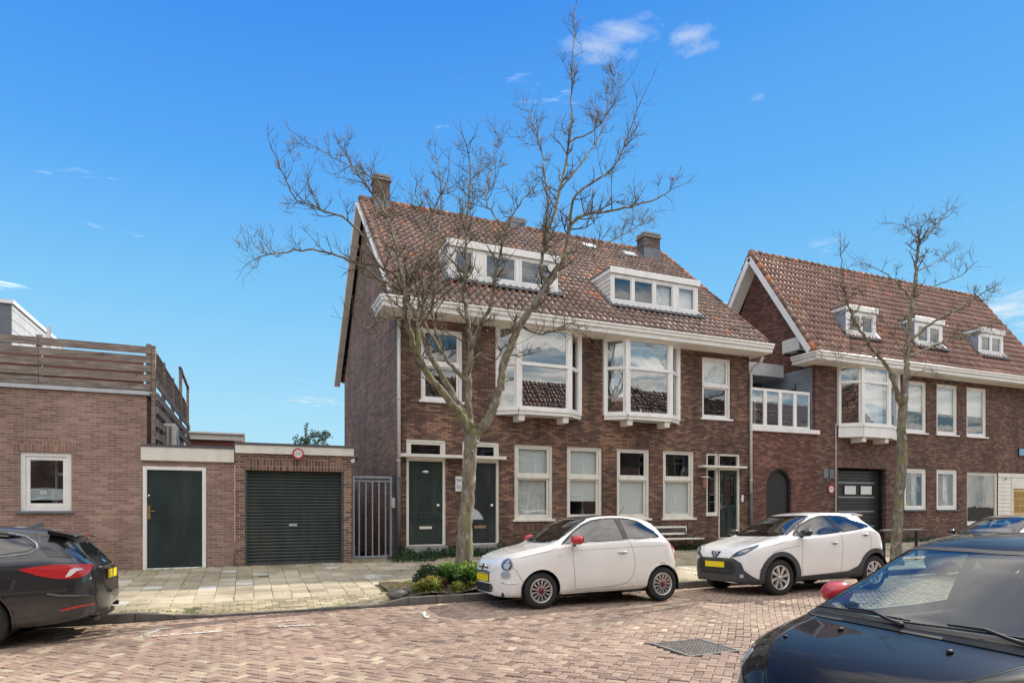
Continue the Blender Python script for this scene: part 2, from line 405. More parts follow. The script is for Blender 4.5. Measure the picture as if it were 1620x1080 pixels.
M['leafyellow'] = leafmat('leaf_yellow_green', [(0,(.12,.16,.03)),(.5,(.28,.33,.05)),(.85,(.40,.42,.09)),(1,(.45,.22,.05))])
M['leafred'] = leafmat('dry_red_stalks', [(0,(.10,.04,.03)),(1,(.25,.12,.08))])
M['conifer'] = leafmat('conifer_needles', [(0,(.03,.06,.035)),(.6,(.07,.12,.06)),(1,(.20,.24,.12))])

def text_obj(name, body, loc, size, mat, parent, rot=(R(90),0,0), sx=1.0):
    cu = bpy.data.curves.new(name, 'FONT'); cu.body = body; cu.size = size; cu.extrude = .001; cu.align_x = 'CENTER'; cu.align_y = 'CENTER'
    t = bpy.data.objects.new(name+'_tmp', cu); COL.objects.link(t)
    dg = bpy.context.evaluated_depsgraph_get(); me = bpy.data.meshes.new_from_object(t.evaluated_get(dg))
    bpy.data.objects.remove(t)
    Mx = Matrix.Translation(Vector(loc)-org(parent)) @ (Matrix.Rotation(rot[2],4,'Z') @ Matrix.Rotation(rot[1],4,'Y') @ Matrix.Rotation(rot[0],4,'X')) @ Matrix.Diagonal((sx,1,1,1))
    me.transform(Mx); me.materials.clear(); me.materials.append(mat)
    o = bpy.data.objects.new(name, me); COL.objects.link(o); o.parent = parent; ORG[o.name] = org(parent)
    return o
# ======================= ground =======================
F, G = 16.1, 15.4            # facade planes: houses, low brick buildings
KERB = 10.5
def road_z(y): return 0.0 if y < 8.9 else -.055*(min(y, KERB)-8.9)/1.6
DR0, DR1 = -.95, 2.25        # dropped kerb in front of the roller door
def lerp(a, b, t): return a+(b-a)*max(0, min(1, t))
def drop(x):
    return lerp(0, 1, (x-DR0+.35)/.5)*lerp(1, 0, (x-DR1+.15)/.35)
def pav_z(x, y):
    z = lerp(.07, .29, (y-KERB)/5.4)
    d = drop(x)
    return z - d*.095*lerp(1, 0, (y-KERB)/1.0)
def sheet(name, xs, ys, fz, mat, label=None, kind='structure'):
    mb = MB(); mb.v = [(x, y, fz(x, y)) for y in ys for x in xs]; n = len(xs)
    mb.f = [(j*n+i, j*n+i+1, (j+1)*n+i+1, (j+1)*n+i) for j in range(len(ys)-1) for i in range(n-1)]
    mb.m = [0]*len(mb.f); mb.sm = [True]*len(mb.f); mb.col = [1.0]*len(mb.v)
    o = mb.build(name, mat); tag(o, kind=kind); return o
fr = lambda a, b, s: list(np.arange(a, b+s*.5, s))
g0 = sheet('ground', [-600,-60,60,600], [-600,-2.2, 17, 900], lambda x, y: -.09, M['joint'])
sheet('road_base', fr(-60,70,2), [1.3, 5, 8.9, 9.7, 10.5], lambda x, y: road_z(y)-.032, M['joint'])
sheet('pavement_base', fr(-60,70,.5), fr(KERB+.1,17.1,.5), lambda x, y: pav_z(x,y)-.012, M['mossjoint'])
sheet('near_pavement', fr(-60,70,5), [-2.2, 1.2], lambda x, y: .09, M['paver'])
kb = MB(); kb.box(-60, 70, 1.2, 1.32, -.05, .1); tag(kb.build('near_kerb', M['kerb']), kind='structure')

# herringbone clinkers, each a real stone
def bricks(name, centres, angs, lx, ly, fz, mat, th=.03, jit=.002, bev=.004, tints=None, seed=1):
    rng = np.random.default_rng(seed); n = len(centres)
    C = np.array(centres, float); A = np.array(angs, float)+rng.normal(0, .012, n)
    hx, hy = lx/2, ly/2
    base = np.array([(-hx,-hy),(hx,-hy),(hx,hy),(-hx,hy)]); top = np.array([(-hx+bev,-hy+bev),(hx-bev,-hy+bev),(hx-bev,hy-bev),(-hx+bev,hy-bev)])
    loc = np.concatenate([base, base, top])            # 12 verts
    zz = np.array([-th]*4+[-bev]*4+[0]*4)
    ca, sa = np.cos(A)[:,None], np.sin(A)[:,None]
    X = C[:,0:1]+ca*loc[:,0]-sa*loc[:,1]; Yv = C[:,1:2]+sa*loc[:,0]+ca*loc[:,1]
    gz = np.array([fz(c[0], c[1]) for c in C])
    ex = .2
    gx = np.array([(fz(c[0]+ex, c[1])-fz(c[0]-ex, c[1]))/(2*ex) for c in C]); gy = np.array([(fz(c[0], c[1]+ex)-fz(c[0], c[1]-ex))/(2*ex) for c in C])
    Z = gz[:,None]+gx[:,None]*(X-C[:,0:1])+gy[:,None]*(Yv-C[:,1:2])+zz+rng.normal(0, jit, n)[:,None]+(X-C[:,0:1])*rng.normal(0,.012,n)[:,None]+(Yv-C[:,1:2])*rng.normal(0,.012,n)[:,None]
    V = np.stack([X, Yv, Z], -1).reshape(-1, 3)
    fb = np.array([(8,9,10,11),(0,1,5,4),(1,2,6,5),(2,3,7,6),(3,0,4,7),(4,5,9,8),(5,6,10,9),(6,7,11,10),(7,4,8,11)])
    Fc = (fb[None]+np.arange(n)[:,None,None]*12).reshape(-1, 4)
    me = bpy.data.meshes.new(name); me.from_pydata(V.tolist(), [], Fc.tolist()); me.materials.append(mat)
    t = rng.random(n) if tints is None else np.array(tints)
    a = me.attributes.new('tint', 'FLOAT', 'POINT'); a.data.foreach_set('value', np.repeat(t, 12).astype(np.float32))
    o = bpy.data.objects.new(name, me); COL.objects.link(o); tag(o, kind='structure'); return o
def herring(x0, x1, y0, y1, w=.1025, skip=None):
    cs, an = [], []
    c, s = math.cos(R(45)), math.sin(R(45))
    cx, cy = (x0+x1)/2, (y0+y1)/2
    n = int(max(x1-x0, y1-y0)/w)+4
    for i in range(-n, n):
        for j in range(-n, n):
            k = (i-j) % 4
            if k == 0: p = ((i+1)*w, (j+.5)*w); a = 0
            elif k == 2: p = ((i+.5)*w, (j)*w); a = R(90)
            else: continue
            X = cx+p[0]*c-p[1]*s; Yy = cy+p[0]*s+p[1]*c
            if x0 <= X <= x1 and y0 <= Yy <= y1:
                # the paving has settled: lanes wander a little
                X += .03*math.sin(Yy*1.1+X*.3)+.012*math.sin(X*2.3); Yy += .03*math.sin(X*.8+1)+.01*math.sin(Yy*3+X)
                if skip and skip(X, Yy): continue
                cs.append((X, Yy)); an.append(a+R(45))
    return cs, an
DX, DY = at(1100, 1020, 0.001).x, 0
def ground_pt(px, py, z=0.0):
    d = (CAMZ-z)*FPX/(py-HOR); u = (px-810)/FPX
    return Vector((d*(ST+CT*u), d*(CT-ST*u), z))
DRN = ground_pt(1100, 1021)   # drain grate centre
cs, an = herring(-7, 16, 3.0, 10.36, w=.0905, skip=lambda x, y: abs(x-DRN.x) < .37 and abs(y-DRN.y) < .37)
rng = random.Random(3)
def tintf(x, y):
    return max(0, min(1, rng.gauss(.5, .22)+.12*math.sin(x*.7+y*.4)+.08*math.sin(y*2.1)))
def rz2(x, y): return road_z(y)+.008*math.sin(x*1.3+y*.9)+.006*math.sin(y*2.2-x*.6)
bricks('road', cs, an, .175, .0845, rz2, M['roadbrick'], tints=[tintf(*c) for c in cs], bev=.006, jit=.003)
# gutter course along the kerb
cs = [(x, KERB-.06) for x in np.arange(-7, 16, .205)]
bricks('gutter', cs, [0]*len(cs), .2, .1, lambda x, y: road_z(y), M['roadbrick'], seed=5)
# far part of the road beyond the cars
cs, an = herring(16, 40, 7.0, 10.4)
bricks('road_far', cs, an, .2, .098, rz2, M['roadbrick'], seed=8)
# pavement slabs 30 x 30
cs = []; tn = []
PX0, PX1, PY0, PY1 = 2.30, 6.1, KERB+.12, 12.15      # planter bed
for i, x in enumerate(np.arange(-7, 32, .302)):
    off = 0
    for j, y in enumerate(np.arange(KERB+.28, 16.6, .302)):
        yy = y+off*.151
        if yy > 16.05 and x > 3.4: continue
        if PX0-.1 < x < PX1 and yy < PY1+.12: continue
        if DR0-.3 < x < DR1+.1 and yy < KERB+.85: continue
        cs.append((x+rng.gauss(0,.002), yy)); t = rng.gauss(.5, .2)
        if rng.random() < .03: t = 1.0
        tn.append(max(0, min(1, t)))
bricks('pavement', cs, [0]*len(cs), .296, .296, lambda x, y: pav_z(x,y)+.006*math.sin(x*2.1+y)*math.sin(y*1.7), M['paver'], tints=tn, bev=.006, jit=.003, seed=9)
cs = []
for j, y in enumerate(np.arange(KERB+.08, KERB+.72, .105)):
    for x in np.arange(DR0-.15+(j%2)*.1, DR1+.05, .21): cs.append((x, y))
bricks('driveway', cs, [0]*len(cs), .203, .099, pav_z, M['yellowbrick'], jit=.003, bev=.005, seed=11)
# kerb stones
mb = MB()
def kz(x): return pav_z(x, KERB)+.012
for x in np.arange(-30, 45, .5):
    a, b = x+.004, x+.996*.5
    if DR0-.1 < x < DR1-.45: w = .05
    else: w = .12
    mb.hexa([(a,KERB,-.2),(b,KERB,-.2),(b,KERB+w,-.2),(a,KERB+w,-.2),(a,KERB+.012,kz(a)),(b,KERB+.012,kz(b)),(b,KERB+w,kz(b)),(a,KERB+w,kz(a))])
tag(mb.build('kerb', M['kerb'], bevel=.01), kind='structure')
# planter soil
def soil_z(x, y): return pav_z(x, y)+.02+.03*math.sin(x*7)*math.sin(y*6)+.10*math.exp(-((x-3.8)**2+(y-11.4)**2)/.5)
sheet('planter_soil', fr(PX0,PX1,.1), fr(KERB+.12,PY1,.1), soil_z, M['soil'])
# worn white parking marks
def markmat():
    m, nt, b = newmat('worn_road_paint'); b.inputs['Base Color'].default_value = (.72,.71,.68,1); b.inputs['Roughness'].default_value = .8
    f = noise(nt, 22, 6); r = ramp(nt, f, [(.44, 0.0), (.56, 1.0)]); L(nt, r.outputs[0], b.inputs['Alpha']); return m
M['mark'] = markmat()
def mark(pts, w=.09):
    mb = MB()
    for (a, b) in pts:
        A = ground_pt(*a); B = ground_pt(*b); n = 6
        for k in range(n):
            p = A.lerp(B, k/n); q = A.lerp(B, (k+1)/n); d = (B-A).normalized(); s = Vector((-d.y, d.x, 0))*w/2
            vv = [p-s, q-s, q+s, p+s]
            mb.quad(*[(v.x, v.y, rz2(v.x, v.y)+.012) for v in vv])
    return mb
tag(mark([((222,1009),(258,992)),((222,1009),(350,1000)),((425,984),(470,979)),((300,982),(330,980)),((440,992),(500,989)),((668,965),(678,976))]).build('road_marking', M['mark']), kind='structure')
# drain grate
dr = thing('drain_grate', 'square cast iron drain grate set in the brick road', 'drain', (DRN.x, DRN.y, 0))
z0 = rz2(DRN.x, DRN.y)
mb = MB(); s = .36
mb.box(DRN.x-s,DRN.x+s,DRN.y-s,DRN.y+s,z0-.06,z0-.03)
for k in range(4):
    sx, sy = [(0,-1),(0,1),(-1,0),(1,0)][k]
    if sx == 0: mb.box(DRN.x-s,DRN.x+s,DRN.y+sy*(s-.02)-.02,DRN.y+sy*(s-.02)+.02,z0-.05,z0+.004)
    else: mb.box(DRN.x+sx*(s-.02)-.02,DRN.x+sx*(s-.02)+.02,DRN.y-s+.04,DRN.y+s-.04,z0-.05,z0+.004)
mb.build('frame', M['iron'], dr)
mb = MB(); n = 13
for k in range(n):
    t = -s+.06+(2*s-.12)*k/(n-1)
    mb.box(DRN.x-s+.05,DRN.x+s-.05,DRN.y+t-.008,DRN.y+t+.008,z0-.03,z0-.002)
    mb.box(DRN.x+t-.008,DRN.x+t+.008,DRN.y-s+.05,DRN.y+s-.05,z0-.03,z0-.0035)
mb.build('grid', M['iron'], dr)
# ======================= buildings =======================
def wall_xz(mb, x0, x1, z0, z1, Y, holes=(), rev=.12, face=-1):
    """upright wall in the plane y=Y with rectangular openings and reveals"""
    xs = sorted({x0, x1, *[h[0] for h in holes], *[h[1] for h in holes]}); zs = sorted({z0, z1, *[h[2] for h in holes], *[h[3] for h in holes]})
    xs = [x for x in xs if x0 <= x <= x1]; zs = [z for z in zs if z0 <= z <= z1]
    for i in range(len(xs)-1):
        for j in range(len(zs)-1):
            cx, cz = (xs[i]+xs[i+1])/2, (zs[j]+zs[j+1])/2
            if any(h[0] < cx < h[1] and h[2] < cz < h[3] for h in holes): continue
            mb.quad((xs[i],Y,zs[j]),(xs[i+1],Y,zs[j]),(xs[i+1],Y,zs[j+1]),(xs[i],Y,zs[j+1]))
    for (a, b, c, d) in [h[:4] for h in holes]:
        Y2 = Y+rev
        mb.quad((a,Y,c),(a,Y,d),(a,Y2,d),(a,Y2,c)); mb.quad((b,Y,c),(b,Y2,c),(b,Y2,d),(b,Y,d))
        mb.quad((a,Y,d),(b,Y,d),(b,Y2,d),(a,Y2,d)); mb.quad((a,Y,c),(a,Y2,c),(b,Y2,c),(b,Y,c))
def rect_frame(mb, x0, x1, z0, z1, y0, y1, w, wb=None, wt=None):
    wb = w if wb is None else wb; wt = w if wt is None else wt
    mb.box(x0, x0+w, y0, y1, z0, z1); mb.box(x1-w, x1, y0, y1, z0, z1)
    mb.box(x0+w, x1-w, y0, y1, z0, z0+wb); mb.box(x0+w, x1-w, y0, y1, z1-wt, z1)
def pane_xz(parent, x0, x1, z0, z1, Y, mat=None, name='pane'):
    mb = MB(); mb.quad((x0,Y,z0),(x1,Y,z0),(x1,Y,z1),(x0,Y,z1)); return mb.build(name, mat or M['glass'], parent)
def sash_window(parent, x0, x1, z0, z1, Y, split=.60, low='clear', up='blind', sill=True, fw=.075, name='window', mat=None, deep=.05, glass=None):
    """frame with an upper fixed light and lower sash standing proud of each other"""
    mat = mat or M['white']; glass = glass or M['glass']
    w = MB(); y0 = Y+deep
    rect_frame(w, x0, x1, z0, z1, y0, y0+.1, fw, fw*1.2, fw*.8)
    zt = z0+(z1-z0)*split
    w.box(x0+fw, x1-fw, y0-.01, y0+.1, zt-.05, zt+.05)
    i = fw+.012; s = .055
    rect_frame(w, x0+i, x1-i, zt+.052, z1-fw*.8-.006, y0+.02, y0+.07, s, .045, .04)
    rect_frame(w, x0+i, x1-i, z0+fw*1.2+.004, zt-.052, y0+.05, y0+.095, s, .07, .045)
    wo = w.build(name, mat, parent, bevel=.004)
    pane_xz(wo, x0+i+s, x1-i-s, zt+.097, z1-fw*.8-.046, y0+.045, glass)
    pane_xz(wo, x0+i+s, x1-i-s, z0+fw*1.2+.074, zt-.097, y0+.075, glass)
    def blind(za, zb, mt=M['blind'], nm='blind'):
        mb = MB(); mb.box(x0+i+.02, x1-i-.02, y0+.13, y0+.135, za, zb); mb.build(nm, mt, wo)
    H = zt-z0
    if up == 'blind': blind(zt-.02, z1-.09)
    if low == 'blind': blind(z0+.1, zt-.03)
    if low == 'half': blind(z0+H*.45, zt-.03)
    if low == 'curtain':
        mb = MB(); n = 24; mb.smooth = True; vs = []; 
        for k in range(n+1):
            xx = x0+i+.02+(x1-x0-2*i-.04)*k/n; yy = y0+.16+.018*math.sin(k*1.9)
            vs += [(xx,yy,z0+.1),(xx,yy,zt-.03)]
        mb.add(vs, [(2*k,2*k+2,2*k+3,2*k+1) for k in range(n)]); mb.build('curtain', M['curtain'], wo)
    if sill:
        mb = MB(); mb.box(x0-.06, x1+.06, Y-.045, Y+deep-.002, z0-.012, z0+.05); mb.build('sill', mat, wo, bevel=.006)
    return wo
def plain_window(parent, x0, x1, z0, z1, Y, fw=.07, mat=None, sillc='lead', glass=None, deep=.04, blindz=None, name='window', mid=None):
    mat = mat or M['white']; w = MB(); y0 = Y+deep
    rect_frame(w, x0, x1, z0, z1, y0, y0+.09, fw)
    rect_frame(w, x0+fw+.004, x1-fw-.004, z0+fw+.004, z1-fw-.004, y0+.02, y0+.07, fw*.8)
    if mid:
        for q in mid: xm = x0+(x1-x0)*q; w.box(xm-.03, xm+.03, y0+.015, y0+.08, z0+fw, z1-fw)
    wo = w.build(name, mat, parent, bevel=.004)
    pane_xz(wo, x0+fw*1.8, x1-fw*1.8, z0+fw*1.8, z1-fw*1.8, y0+.045, glass or M['glass'])
    if blindz:
        mb = MB(); mb.box(x0+fw, x1-fw, y0+.12, y0+.125, z0+(z1-z0)*blindz, z1-fw); mb.build('blind', M['blind'], wo)
    if sillc:
        mb = MB(); mb.box(x0-.05, x1+.05, Y-.06, Y+deep-.003, z0-.05, z0+.004); mb.build('sill', M[sillc], wo, bevel=.005)
    return wo

def pantiles(name, parent, x0, x1, ya, za, yb, zb, mat, cw=.2, ch=.31, seed=0, red=.03, skip=None):
    """rows of S-shaped clay tiles from the eave (ya,za) up to the ridge (yb,zb)"""
    rg = np.random.default_rng(seed)
    Ls = math.hypot(yb-ya, zb-za); nr = max(1, round(Ls/ch)); nc = max(1, round((x1-x0)/cw)); ch = Ls/nr; cw = (x1-x0)/nc
    dy, dz = (yb-ya)/Ls, (zb-za)/Ls; ny, nz = -dz*(1 if yb > ya else -1), abs(dy)
    prof = [(-.06,.010),(.06,.052),(.2,.074),(.34,.066),(.48,.032),(.62,.004),(.8,-.006),(1.0,.006)]
    P = len(prof); V = []; Fc = []; T = []
    for r in range(nr):
        for c in range(nc):
            X = x0+c*cw; s0 = r*ch-.02; s1 = s0+ch+.05
            if skip and skip(X+cw/2, ya+dy*(s0+s1)/2): continue
            l0 = .030+rg.normal(0,.004); l1 = -.004+rg.normal(0,.002); jx = rg.normal(0,.0025); js = rg.normal(0,.005)
            tt = float(np.clip(rg.normal(.45,.13), 0, .93)); 
            if rg.random() < red: tt = 1.0
            b = len(V)
            for (s, lift, ext) in ((s0+js, l0, 0), (s1+js, l1, 0), (s0+js, l0-.028, 1)):
                for (t, h) in prof:
                    hh = h+lift
                    V.append((X+t*cw+jx, ya+dy*s+ny*hh, za+dz*s+nz*hh)); T.append(tt)
            for k in range(P-1):
                Fc.append((b+k, b+k+1, b+P+k+1, b+P+k)); Fc.append((b+2*P+k, b+2*P+k+1, b+k+1, b+k))
    me = bpy.data.meshes.new(name); o0 = org(parent); V = (np.array(V)-np.array(o0[:])); me.from_pydata(V.tolist(), [], Fc); me.materials.append(mat)
    a = me.attributes.new('tint','FLOAT','POINT'); a.data.foreach_set('value', np.array(T, dtype=np.float32))
    sm = np.zeros(len(Fc), bool); sm[0::2] = True; me.polygons.foreach_set('use_smooth', sm)
    o = bpy.data.objects.new(name, me); COL.objects.link(o); o.parent = parent; ORG[o.name] = o0
    return o
def ridge_tiles(name, parent, x0, x1, y, z, mat, r=.12, axis='x', path=None, seed=1, n=None, red=.05):
    rg = random.Random(seed); mb = MB(); mb.smooth = True
    A, B = (Vector((x0,y,z)), Vector((x1,y,z))) if path is None else (Vector(path[0]), Vector(path[1]))
    Ln = (B-A).length; n = n or max(1, int(Ln/.33)); d = (B-A)/n
    for k in range(n):
        p = A+d*k-d*.04; q = A+d*(k+1)+d*.05; 
        rr = r*(1+rg.gauss(0,.03)); c = min(.95, max(0, rg.gauss(.5,.2)))
        if rg.random() < red: c = 1.0
        o = Vector((0, 0, rg.gauss(0,.006)))
        mb.tube([p+o, q+o], [rr, rr*.84], 12, c=c)
    return mb.build(name, mat, parent)
def gable(mb, X, ya, yb, z0, zs, yr, zr, sgn=1):
    """gable wall in the plane x=X"""
    mb.poly([(X,ya,z0),(X,yb,z0),(X,yb,zs),(X,yr,zr),(X,ya,zs)])
def chimney(parent, x, y, w, d, z0, z1, name='chimney'):
    mb = MB(); mb.box(x-w/2,x+w/2,y-d/2,y+d/2,z0,z1); o = mb.build(name, M['chimney'], parent)
    mb = MB(); mb.box(x-w/2-.05,x+w/2+.05,y-d/2-.05,y+d/2+.05,z1-.12,z1-.06); mb.box(x-w/2-.02,x+w/2+.02,y-d/2-.02,y+d/2+.02,z1,z1+.07); mb.build('cap', M['skirt'], o)
    mb = MB(); mb.box(x-w/2-.03,x+w/2+.03,y-d/2-.03,y+d/2+.03,z0,z0+.0+ .9); mb.build('flashing', M['lead'], o)
    return o

# ----------------------------------------------------------------- main house
HX0, HX1 = 3.57, 15.15; HB = 25.85; EZ = 6.75; EY = 15.42; RY, RZ = 20.97, 11.62
H = thing('brick_house', 'large brown brick house with two white bay windows and two long white dormers', 'house', (HX0, F, .3))
def pxr(a, b, c, d, Y=F):   # left,right,top,bottom pixels measured on the facade -> x0,x1,z0,z1
    p = at(a, c, Y); q = at(b, c, Y); t = at((a+b)/2, c, Y).z; bo = at((a+b)/2, d, Y).z
    return (p.x, q.x, bo, t)
wz0, wz1 = 1.20, 3.33
gw = [(ax(814,F), ax(875,F)), (ax(897,F), ax(953,F)), (ax(976,F), ax(1028,F)), (ax(1049,F), ax(1098.6,F))]
holes = [(a, b, wz0, wz1) for a, b in gw]
D1 = (3.78, 4.84, .58, 3.36); D2 = (5.30, 6.36, .58, 3.36); D3 = (13.42, 14.78, .58, 3.30)
UW1 = (ax(666,F), ax(732,F), at(700,637,F).z, at(700,521,F).z); UW2 = (ax(1111,F), ax(1156.5,F), at(1133,664,F).z, at(1133,566,F).z)
holes += [D1, D2, (D3[0]+.48, D3[1], D3[2], D3[3]), (D3[0], D3[0]+.48, 1.30, D3[3]), UW1, UW2, (6.33, 8.79, 4.35, 6.5), (9.71, 12.25, 4.35, 6.5)]
mb = MB(); wall_xz(mb, HX0, HX1, .1, 6.52, F, holes)
mb.mi = 0; mb.build('wall', M['brick_main'], H)
mb = MB(); gable(mb, HX1, F, HB, .1, 6.6, RY, 11.5); mb.build('gable_wall', M['brick_side'], H)
mb = MB(); gable(mb, HX0, F, HB, .1, 6.6, RY, 11.5)
mb.quad((HX0,HB,.1),(HX1,HB,.1),(HX1,HB,6.6),(HX0,HB,6.6))
mb.build('gable_wall', M['brick_side'], H)
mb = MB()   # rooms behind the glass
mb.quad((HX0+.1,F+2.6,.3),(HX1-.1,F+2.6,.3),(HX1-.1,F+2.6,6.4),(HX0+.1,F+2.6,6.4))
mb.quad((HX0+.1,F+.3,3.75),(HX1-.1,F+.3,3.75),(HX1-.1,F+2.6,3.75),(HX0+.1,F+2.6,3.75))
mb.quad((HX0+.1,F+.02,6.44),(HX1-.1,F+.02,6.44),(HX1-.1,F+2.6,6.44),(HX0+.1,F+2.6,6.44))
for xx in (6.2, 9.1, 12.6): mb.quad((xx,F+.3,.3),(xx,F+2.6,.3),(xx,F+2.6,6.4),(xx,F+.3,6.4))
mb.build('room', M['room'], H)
# soldier courses
for (a, b) in gw: mb = MB(); mb.box(a-.02, b+.02, F-.004, F, wz0-.26, wz0-.06); mb.build('soldier_course', M['soldier'], H)
# ground floor windows
cfg = [('curtain','blind'), ('half','blind'), ('blind','none'), ('blind','none')]
for (a, b), (lo, up) in zip(gw, cfg): sash_window(H, a, b, wz0, wz1, F, split=.585, low=lo, up=up, fw=.085, mat=M['cream'])
sash_window(H, *UW1[:2], UW1[2], UW1[3], F, split=.52, low='none', up='none')
sash_window(H, *UW2[:2], UW2[2], UW2[3], F, split=.55, low='none', up='blind')
# doors
def front_door(parent, d, mat, glassy=False, side=None, spy=True, letter='chrome'):
    x0, x1, z0, z1 = d; zt = z1-.48; y0 = F+.03; cr = M['cream']
    fr_ = MB(); w = .075
    fr_.box(x0, x0+w, y0, y0+.1, z0, z1); fr_.box(x1-w, x1, y0, y0+.1, z0, z1); fr_.box(x0+w, x1-w, y0, y0+.1, z1-w, z1)
    fr_.box(x0+w, x1-w, y0, y0+.1, zt-.09, zt+.03); fr_.box(x0+w, x1-w, y0+.01, y0+.1, z0, z0+.03)
    rect_frame(fr_, x0+w+.004, x1-w-.004, zt+.034, z1-w-.004, y0+.02, y0+.08, .055)
    fo = fr_.build('door_frame', cr, parent, bevel=.004)
    pane_xz(fo, x0+w+.05, x1-w-.05, zt+.08, z1-w-.05, y0+.05)
    a, b, c, e = x0+w+.008, x1-w-.008, z0+.035, zt-.095
    dm = MB(); dm.box(a, b, y0+.05, y0+.09, c, e)
    if not glassy:
        pa, pb = a+(b-a)*.31, a+(b-a)*.66
        dm.box(pa-.02, pb+.02, y0+.042, y0+.05, c+.66, c+.685); dm.box(pa-.02, pb+.02, y0+.042, y0+.05, e-.42, e-.395)
        dm.box(pa-.02, pa, y0+.042, y0+.05, c+.685, e-.42); dm.box(pb, pb+.02, y0+.042, y0+.05, c+.685, e-.42)
        dm.box(a+.02, b-.02, y0+.036, y0+.05, c+.02, c+.13)
    do = dm.build('door', mat, parent, bevel=.003)
    if not glassy:
        mb = MB(); mb.quad((pa,y0+.046,c+.685),(pb,y0+.046,c+.685),(pb,y0+.046,e-.42),(pa,y0+.046,e-.42)); mb.build('panel', mat, do)
        mb = MB(); mb.smooth = True; mb.lathe([(0,-.05),(.032,-.045),(.04,-.02),(.03,0),(.045,.0)], 16, 'y', (b-.11, y0+.045, c+(e-c)*.47)); mb.build('door_knob', M['chrome'], do)
        mb = MB(); mb.box((a+b)/2-.17, (a+b)/2+.17, y0+.035, y0+.049, c+.40, c+.475); lt = mb.build('letterbox', M[letter], do, bevel=.004)
        mb = MB(); mb.box((a+b)/2-.12, (a+b)/2+.12, y0+.031, y0+.035, c+.42, c+.455); mb.build('flap', M[letter], do)
    if spy:
        mb = MB(); mb.ellipsoid(((a+b)/2, y0+.045, e-.27), (.085,.008,.035)); mb.build('name_plate', M['chrome'], do)
    return fo, do, (a, b, c, e, y0)
front_door(H, D1, M['door_green'])
fo, do, (a, b, c, e, y0) = front_door(H, D2, M['door_dark'], spy=False, letter='brass')
mb = MB(); mb.poly([(a+.14,y0+.038,c+.64),(b-.36,y0+.038,c+.64),(b-.40,y0+.038,c+.74),(b-.50,y0+.038,c+.86),(b-.60,y0+.038,c+.93),(a+.2,y0+.038,c+.93)]); mb.build('sticker', M['greywhite'], do)
# right door with side light
x0, x1, z0, z1 = D3; y0 = F+.03; zt = 2.86; xm = x0+.48
mb = MB(); w = .07
mb.box(x0, x0+w, y0, y0+.1, 1.30, z1); mb.box(x1-w, x1, y0, y0+.1, z0, z1); mb.box(x0+w, x1-w, y0, y0+.1, z1-w, z1)
mb.box(xm-.07, xm+.07, y0, y0+.1, z0, z1-w); mb.box(x0+w, xm-.07, y0, y0+.1, zt-.09, zt+.03); mb.box(xm+.07, x1-w, y0, y0+.1, zt-.09, zt+.03)
mb.box(x0-.02, xm-.07, y0-.04, y0+.1, 1.30, 1.42); mb.box(xm+.07, x1-w, y0, y0+.1, z0, z0+.03)
fo = mb.build('door_frame', M['cream'], H, bevel=.004)
pane_xz(fo, x0+w, xm-.07, 1.42, zt-.09, y0+.05); pane_xz(fo, x0+w, xm-.07, zt+.03, z1-w, y0+.05); pane_xz(fo, xm+.07, x1-w, zt+.03, z1-w, y0+.05)
a, b, c, e = xm+.078, x1-w-.008, z0+.035, zt-.095
mb = MB(); ys, ye = y0+.05, y0+.09
mb.box(a, a+.1, ys, ye, c, e); mb.box(b-.1, b, ys, ye, c, e); mb.box(a+.1, b-.1, ys, ye, e-.12, e); mb.box(a+.1, b-.1, ys, ye, c, c+.12)
mb.box(a+.1, b-.1, ys, ye, c+.50, c+.60); mb.box(a+.1, b-.1, ys, ye, c+.92, c+1.04)
for q in (.22, .78): xx = a+.1+(b-a-.2)*q; mb.box(xx-.012, xx+.012, ys+.005, ye, c+1.04, e-.12)
mb.box(a+.1, b-.1, ys+.008, ye, e-.30, e-.276); mb.box(a+.1, b-.1, ys+.008, ye, c+1.2, c+1.224)
xx = (a+b)/2; mb.box(xx-.03, xx+.03, ys+.002, ye, c+.12, c+.92)
mb.box(a+.1, b-.1, ye-.012, ye, c+.12, c+.92)
mb.box(a+.02, b-.02, ys-.02, ys, c+.86, c+.90)
do = mb.build('door', M['door_green'], H, bevel=.004)
pane_xz(do, a+.1, b-.1, c+1.04, e-.12, ye-.01)
mb = MB(); mb.bar((a+.05,ys-.05,c+.98),(a+.2,ys-.05,c+.99),.02,.02); mb.box(a+.03,a+.07,ys-.05,ys,c+.9,c+1.08); mb.build('handle', M['chrome'], do)
# ledges above the doors
mb = MB(); mb.box(ax(634,F-.25), ax(801,F-.25), F-.28, F-.002, 2.875, 2.955); mb.build('door_canopy', M['cream'], H, bevel=.006)
mb = MB(); mb.box(ax(1111,F-.2), ax(1181,F-.2), F-.25, F-.002, 2.83, 2.895); mb.build('door_canopy', M['cream'], H, bevel=.006)
